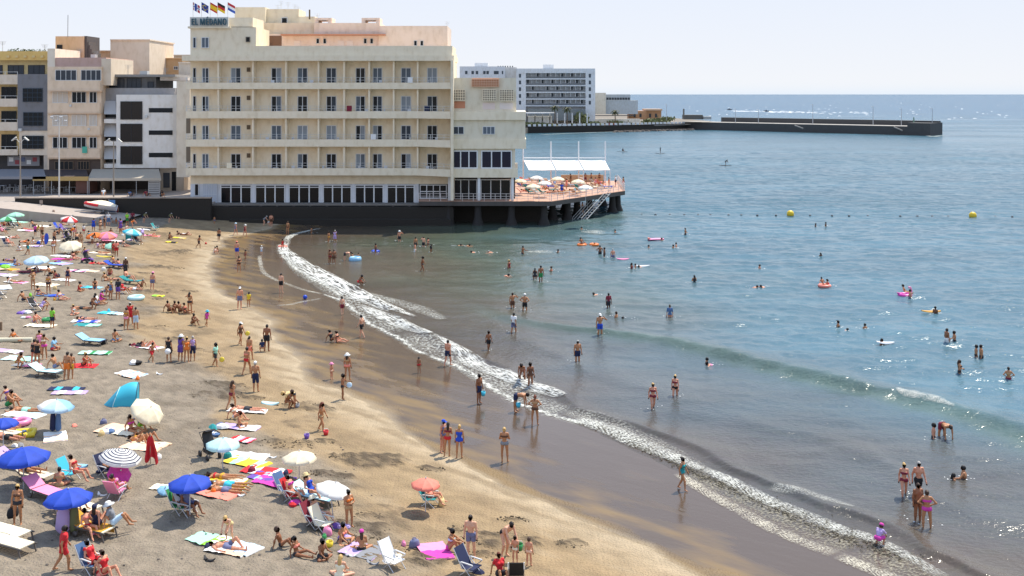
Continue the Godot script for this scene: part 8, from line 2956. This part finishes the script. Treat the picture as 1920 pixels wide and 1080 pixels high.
647 488 m bend 90 fair dark trunks=dark k=0.15 s=0.98 | person bending to push the sky blue ring boat
661 485 c sit 20 tan black brief=white up=0.05 s=0.8 | left child in the sky blue ring boat
671 485 c sit 340 tan black brief=white up=0.05 s=0.8 | right child in the sky blue ring boat
673 534 c crouch 60 brown dark trunks=red k=0.1 s=1.3 | child crouching in the white surf
779 461 m stand 30 tan dark trunks=dark k=0.6 s=0.98 | wader, rear left of a group of five
778 471 m stand 100 rosy dark trunks=white k=0.75 s=0.98 | wader, front left of a group of five
794 463 m shade 160 fair black trunks=dark k=0.5 s=0.98 | wader with a raised arm in the middle of five
803 460 w stand 250 rosy dark-bun bikini=dark bra=dark k=0.7 s=0.98 | wader, rear right of a group of five
808 472 c stand 60 brown black rash=black k=0.35 s=1.1 | child in black, front right of a group of five
792 508 c walk 80 brown dark brief=dark k=0.15 s=1.4 | boy wading alone in the grey green water
916 655 c walk 20 brown dark trunks=black k=0.12 s=1.25 | boy in black trunks wading beyond the foam
1083 680 m stand 20 tan grey trunks=navy k=0.35 s=1.02 | person in navy trunks wading alone
963 626 m walk 150 tan black shirt=white trunks=slate k=0.3 s=1.0 | person in a wet white shirt wading
961 578 m shade 20 tan brown trunks=brown k=0.45 s=1.0 | tanned wader with a hand at the head, left of two
984 583 m hips 160 tan grey trunks=black cap=white k=0.4 s=1.0 | wader in black trunks, right of two
1003 522 w stand 170 brown black-long swimsuit=dark k=0.6 s=1.0 | dark haired wader, left of a close pair
1014 528 m stand 20 brown black trunks=green k=0.3 s=1.02 | tall wader in green trunks, right of a close pair
954 504 w stand 60 tan blond-bun swimsuit=maroon k=0.8 s=1.0 | blond bather in water to the waist
980 476 m reach 60 brown black trunks=dark k=0.85 s=1.0 | bather splashing with water to the chest
855 461 m swim 80 tan black trunks=dark k=0.34 s=1.0 | left one of two swimmers beside the terrace shadow
871 462 m swim 80 tan black trunks=navy k=0.34 s=1.0 | right one of two swimmers beside the terrace shadow
894 472 m swim 275 rosy black trunks=dark k=0.34 s=1.0 | swimmer heading left in the green water
926 472 m swim 265 rosy grey trunks=dark k=0.3 s=1.0 | swimmer following in the green water
942 517 m swim 80 rosy black trunks=dark k=0.36 s=1.0 | swimmer leaving a foamy trail
1046 474 m stand 60 brown black trunks=dark k=1.38 s=1.0 | head of a bather right of the big splash
1034 508 w stand 250 tan dark-bun bikini=coral bra=coral k=1.15 s=1.0 | bather up to the shoulders right of the green trunks
1091 459 m ride 40 brown dark trunks=dark up=0.02 s=0.95 | rider sitting in the left orange ring
1114 460 c stand 20 brown dark brief=dark k=0.85 s=1.0 | child inside the right orange ring
1153 436 w stand 60 tan dark-bun bikini=maroon bra=maroon k=1.2 s=1.0 | bather up to the shoulders near the terrace stairs
1125 477 m hips 20 brown dark trunks=dark k=0.75 s=1.0 | broad wader beside two children
1133 484 c stand 60 brown dark trunks=dark k=0.35 s=1.15 | child wading left of the pale back
1149 483 m stand 180 rosy grey trunks=slate k=0.75 s=1.0 | wader with a pale back
1184 505 w stand 60 brown black-long swimsuit=maroon k=1.0 s=1.0 | dark haired bather left of the floating board
1191 503 c stand 60 tan dark brief=dark k=0.75 s=1.0 | child close to the dark haired bather
1208 501 m swim 270 tan black trunks=teal k=0.4 s=0.95 | swimmer at the end of the pale board
1216 464 m stand 60 tan black trunks=dark k=1.36 s=1.0 | head of a bather below the pink mattress
1241 451 w stand 250 tan dark-bun bikini=pink bra=pink k=1.3 s=1.0 | head of the bather holding the pink mattress
1262 466 m stand 60 tan black trunks=dark k=1.32 s=1.0 | lower head of two bathers together
1268 465 m stand 250 rosy dark trunks=dark k=1.15 s=1.0 | higher head of two bathers together
1285 441 w fold 60 tan black-bun bikini=black bra=black k=0.85 s=1.0 | bather in black with water to the waist
1302 528 w fold 200 tan black-long swimsuit=dark k=0.95 s=1.0 | dark haired bather alone in the middle of the bay
1126 554 m swim 260 rosy dark trunks=dark k=0.36 s=1.0 | swimmer with spread arms behind the dark wader
1141 578 m stand 20 dark black rash=maroon trunks=dark k=0.5 s=1.0 | wader in a dark red swim shirt
1256 594 m stand 180 rosy brown rash=denim k=0.75 s=1.0 | wader in a denim blue swim shirt
1155 596 m stand 60 tan brown trunks=dark k=1.32 s=1.0 | brown head left of the coral bather
1180 598 w swim 260 rosy dark-bun swimsuit=coral k=0.36 s=0.95 | swimmer in coral beyond the white cap
1125 629 m shade 10 tan grey trunks=blue cap=white k=0.35 s=1.05 | wader in blue trunks and white cap with raised hand
1529 425 m stand 60 dark black trunks=dark k=1.3 s=1.0 | left one of two far heads near the buoy line
1548 425 m stand 60 dark black trunks=dark k=1.15 s=1.0 | right one of two far heads near the buoy line
1539 481 w stand 200 brown black-long swimsuit=dark k=1.3 s=1.0 | dark head alone below the buoy line
1424 502 m stand 100 rosy brown trunks=dark k=1.28 s=1.0 | head alone in the middle right water
1408 538 m swim 80 rosy black trunks=red k=0.32 s=1.0 | left one of two swimmers left of the red ring
1438 538 m swim 280 rosy black trunks=dark k=0.36 s=1.0 | right one of two swimmers left of the red ring
1543 535 m ride 30 tan black trunks=dark up=0.0 s=0.85 | left bather in the red and white ring
1551 537 w stand 60 tan black-bun swimsuit=red k=0.9 s=0.95 | right bather in the red and white ring
1571 615 w stand 60 tan dark-bun bikini=dark bra=dark k=1.15 s=1.0 | dark haired bather carrying a small child
1578 618 c swim 80 rosy dark brief=red k=0.3 s=1.0 | small child floating beside its carrier
1622 617 w stand 200 tan black-bun bikini=coral bra=coral k=1.22 s=1.0 | dark head above the white bodyboard
1697 551 c ride 60 tan black brief=peach up=0.05 s=1.2 | child riding the flamingo ring
1707 558 m stand 270 rosy black trunks=dark k=1.15 s=1.0 | bather pushing the flamingo ring
1754 588 m stand 300 dark black trunks=navy k=1.2 s=1.0 | bather holding the orange yellow board
1653 644 w stand 40 tan black-long swimsuit=black k=1.12 s=1.0 | dark haired bather behind the white bodyboard
1775 644 m stand 100 brown dark trunks=white k=0.75 s=1.0 | tanned bather with water to the waist, facing the splasher
1790 642 c reach 270 tan black brief=dark k=0.72 s=1.2 | splashing child right of the tanned bather
1830 668 c stand 80 tan black brief=dark k=0.62 s=1.2 | child held by the broad backed bather
1840 670 m stand 260 tan dark trunks=dark k=0.85 s=1.0 | broad backed bather holding a child
1799 701 w fold 60 tan brown-long bikini=dark bra=dark k=0.8 s=1.0 | long haired bather with folded arms
1891 712 w hips 170 tan dark-bun bikini=maroon bra=tan k=0.85 s=1.0 | bather with arms bent near the right edge
1325 681 c stand 100 tan black brief=dark k=0.95 s=1.1 | child's head below the swell
1341 683 w swim 270 rosy black-bun swimsuit=pink k=0.3 s=0.95 | swimmer below the swell beside a child's head
1224 766 w walk 10 rosy blond-bun bikini=maroon bra=maroon k=0.2 s=1.0 | blond wader in a dark red bikini, nearer the beach
1266 746 w walk -15 rosy blond-bun bikini=black bra=maroon k=0.4 s=1.0 | blond wader in black bottoms, farther out
1767 817 m bend 10 tan brown trunks=maroon k=0.35 s=1.02 | person bending down in front of the green swell
1750 820 c stand 60 rosy black brief=dark k=0.7 s=1.2 | child splashing beside the bending person
1695 932 w walk -10 rosy blond-bun bikini=maroon bra=maroon k=0.2 s=1.0 | blond wader in dark red, rear left of four
1722 930 m walk 5 rosy grey trunks=black k=0.35 s=1.02 | white haired wader in black trunks, rear right of four
1721 978 f stand 10 brown brown brief=brown k=0.12 s=0.98 | broad tanned wader in brown, front left of four
1738 990 w hips 170 tan brown-bun bikini=magenta bra=magenta k=0.12 s=1.0 | wader in magenta bikini seen from behind, front right of four
1787 900 w stand 90 tan black-long swimsuit=dark k=1.25 s=0.95 | dark haired swimmer facing the other one
1808 896 m reach 250 tan black trunks=dark k=1.15 s=1.0 | bather with an outstretched arm right of the dark haired swimmer
1646 1024 c crouch 130 tan brown rash=lilac shorts=magenta cap=magenta s=1.0 | child in lilac and magenta crouching at the foam
1238 288 m stand 60 dark black rash=dark trunks=dark up=0.15 s=1.0 | paddle boarder standing far out, left of the other
1360 311 m stoop 60 dark black rash=dark trunks=dark up=0.15 s=1.0 | paddle boarder leaning forward in the middle of the bay
1167 285 m hug 60 dark black rash=dark up=0.15 s=1.0 | rider sitting on a board beyond the terrace canopy
1169 352 m stand 60 tan dark trunks=red e=3.25 s=1.0 | person in red trunks at the sea end of the terrace
1070 345 w stand 60 tan dark-bun swimsuit=brown e=3.25 s=1.0 | tanned person standing in the middle of the terrace
1108 344 m stand 60 tan dark trunks=dark e=3.25 s=1.0 | person in dark trunks at the back wall of the terrace
1124 343 w stand 200 tan dark-bun bikini=black bra=black e=3.25 s=1.0 | person in a black bikini at the back wall of the terrace
1000 362 m lie 100 tan dark trunks=white e=3.25 up=0.36 s=1.0 | sunbather on the terrace near the hotel wing
1030 366 w lie 110 tan brown-bun bikini=coral bra=coral e=3.25 up=0.36 s=1.0 | sunbather in coral on the terrace near the bend of the rail
1053 366 m stand 190 tan dark shirt=blue trunks=blue e=3.25 s=1.0 | person in blue leaning on the terrace rail
1088 355 w sit 60 rosy blond-bun bikini=white bra=white e=3.25 up=0.36 s=1.0 | sitter in white on the terrace near the rail
1093 401 m reach 250 tan dark trunks=dark e=0.6 s=1.0 | person climbing the sea stairs
1090 431 m stand 60 tan black trunks=dark k=1.3 s=1.0 | head in the water below the sea stairs
194 367 m sit 20 tan grey shirt=white shorts=paleblue e=3.85 s=1.0 | person in white sitting on the promenade wall at left
245 369 w sit 160 tan dark-bun shirt=denim shorts=dark e=3.85 s=1.0 | person in denim blue sitting on the promenade wall
302 370 m hug 60 tan dark shirt=black shorts=dark e=3.85 s=1.0 | person in black sitting on the promenade wall at right
275 369 m sit 160 tan dark shirt=maroon shorts=dark e=3.85 s=1.0 | person in dark red sitting on the promenade wall
978 352 w chair 90 tan dark-bun bikini=red bra=red e=3.25 up=0.2 s=1.0 | sitter in red beside the wing at the left of the terrace
986 362 m lie 95 tan dark trunks=navy e=3.25 up=0.36 s=1.0 | sunbather in navy trunks at the left front of the terrace
1012 352 w stand 200 rosy blond-bun swimsuit=teal e=3.25 s=1.0 | person in teal standing among the terrace parasols
1022 362 m sit 70 tan dark trunks=orange e=3.25 up=0.36 s=1.0 | sitter in orange trunks on the terrace behind the front rail
1040 352 m stand 20 tan grey trunks=paleblue e=3.25 s=1.0 | person in pale blue trunks below the middle canopy sheet
1046 364 w back 100 rosy dark-bun bikini=black bra=white e=3.25 up=0.36 s=1.0 | sunbather in black and white left of the blue person on the terrace
1062 355 w stand 60 tan dark-bun dress=coral e=3.25 s=1.0 | person in a coral dress in the middle of the terrace
1076 362 m lie 100 brown dark trunks=cyan e=3.25 up=0.36 s=1.0 | sunbather in cyan trunks right of the blue person on the terrace
1098 345 m hips 20 tan dark trunks=maroon e=3.25 s=1.0 | person with hands on hips before the terrace back wall
1116 352 w stand 30 rosy brown-bun bikini=pink bra=pink e=3.25 s=1.0 | person in a pink bikini near the right canopy posts
1128 354 m chair 300 tan dark trunks=white e=3.25 up=0.2 s=1.0 | sitter in white trunks near the head of the sea stairs
1142 352 w stand 90 tan dark-bun swimsuit=orange e=3.25 s=1.0 | person in orange by the rail at the right of the terrace
1154 350 m stand 250 rosy grey shirt=white trunks=navy e=3.25 s=1.0 | person in white shirt by the rail at the right of the terrace
8 424 m sit 60 tan dark trunks=red s=0.9 | sitter in red trunks beside the green parasol's pole
22 416 w cross 300 rosy blond-bun swimsuit=blue s=0.9 | blond sitter in blue between the two green parasols
34 424 c sit 60 tan dark trunks=cyan s=1.0 | child in cyan trunks right of the dark folding chair
86 411 w flat 70 rosy dark-bun bikini=lime bra=lime s=0.9 | sitter in lime near the foot of the ramp
70 435 c crouch 60 tan brown shirt=yellow brief=navy s=1.0 | child in a yellow shirt crouching behind the magenta shirt
110 440 m sit 250 tan dark trunks=dark cap=blue s=0.95 | sitter in a blue cap beside the purple chair
122 446 w cross 200 rosy brown-bun swimsuit=purple s=0.9 | sitter in purple left of the dark stroller
157 440 c stand 40 tan dark shirt=white trunks=red s=1.0 | child in white shirt and red trunks left of the blue dress
168 446 w sit 60 tan dark-bun bikini=cyan bra=cyan s=0.9 | sitter in cyan in front of the orange parasol
206 441 m sit 240 brown dark trunks=blue s=0.9 | sitter in blue trunks under the salmon pink parasol
233 463 w flat 75 rosy brown-bun bikini=teal bra=teal s=0.92 | sitter in teal below the windbreak
46 455 m lie 82 rosy dark trunks=orange s=0.92 | sunbather in orange trunks left of the white and lilac towel
36 470 w cross 40 tan black-bun dress=white s=0.92 | sitter in a white dress right of the chair at far left
52 478 m walk 90 tan dark trunks=teal s=0.95 | walker in teal trunks behind the pale blue parasol
100 476 w stand 200 tan brown-bun bikini=white bra=coral s=0.95 | bather in coral top standing between pale blue and cream parasols
160 476 c sit 50 tan blond trunks=yellow s=1.0 | child in yellow trunks left of the peach towel sunbather
206 517 m sit 200 tan dark trunks=maroon s=0.92 | sitter in maroon trunks near the white rucksack
126 536 w stand 170 rosy dark-bun swimsuit=navy s=0.98 | bather in a navy swimsuit in front of the long white towel
44 566 m sit 70 tan grey trunks=navy s=0.92 | grey haired sitter in navy trunks left of the lime bag
136 590 w cross 60 rosy blond-bun bikini=aqua bra=aqua s=0.95 | blond sitter in aqua left of the striped towel
26 640 w flat 75 tan dark-bun bikini=orange bra=orange s=0.95 | sitter in orange near the pale wooden beam
214 640 m cross 60 tan dark trunks=denim s=0.95 | sitter in denim trunks between three bathers and the reader
32 690 c crouch 70 tan brown brief=yellow s=1.2 | child in yellow briefs crouching by the aqua towel
656 713 c hug 250 rosy blond brief=peach up=0.85 s=0.75 | toddler carried by the person in white hat at the wet sand
"""
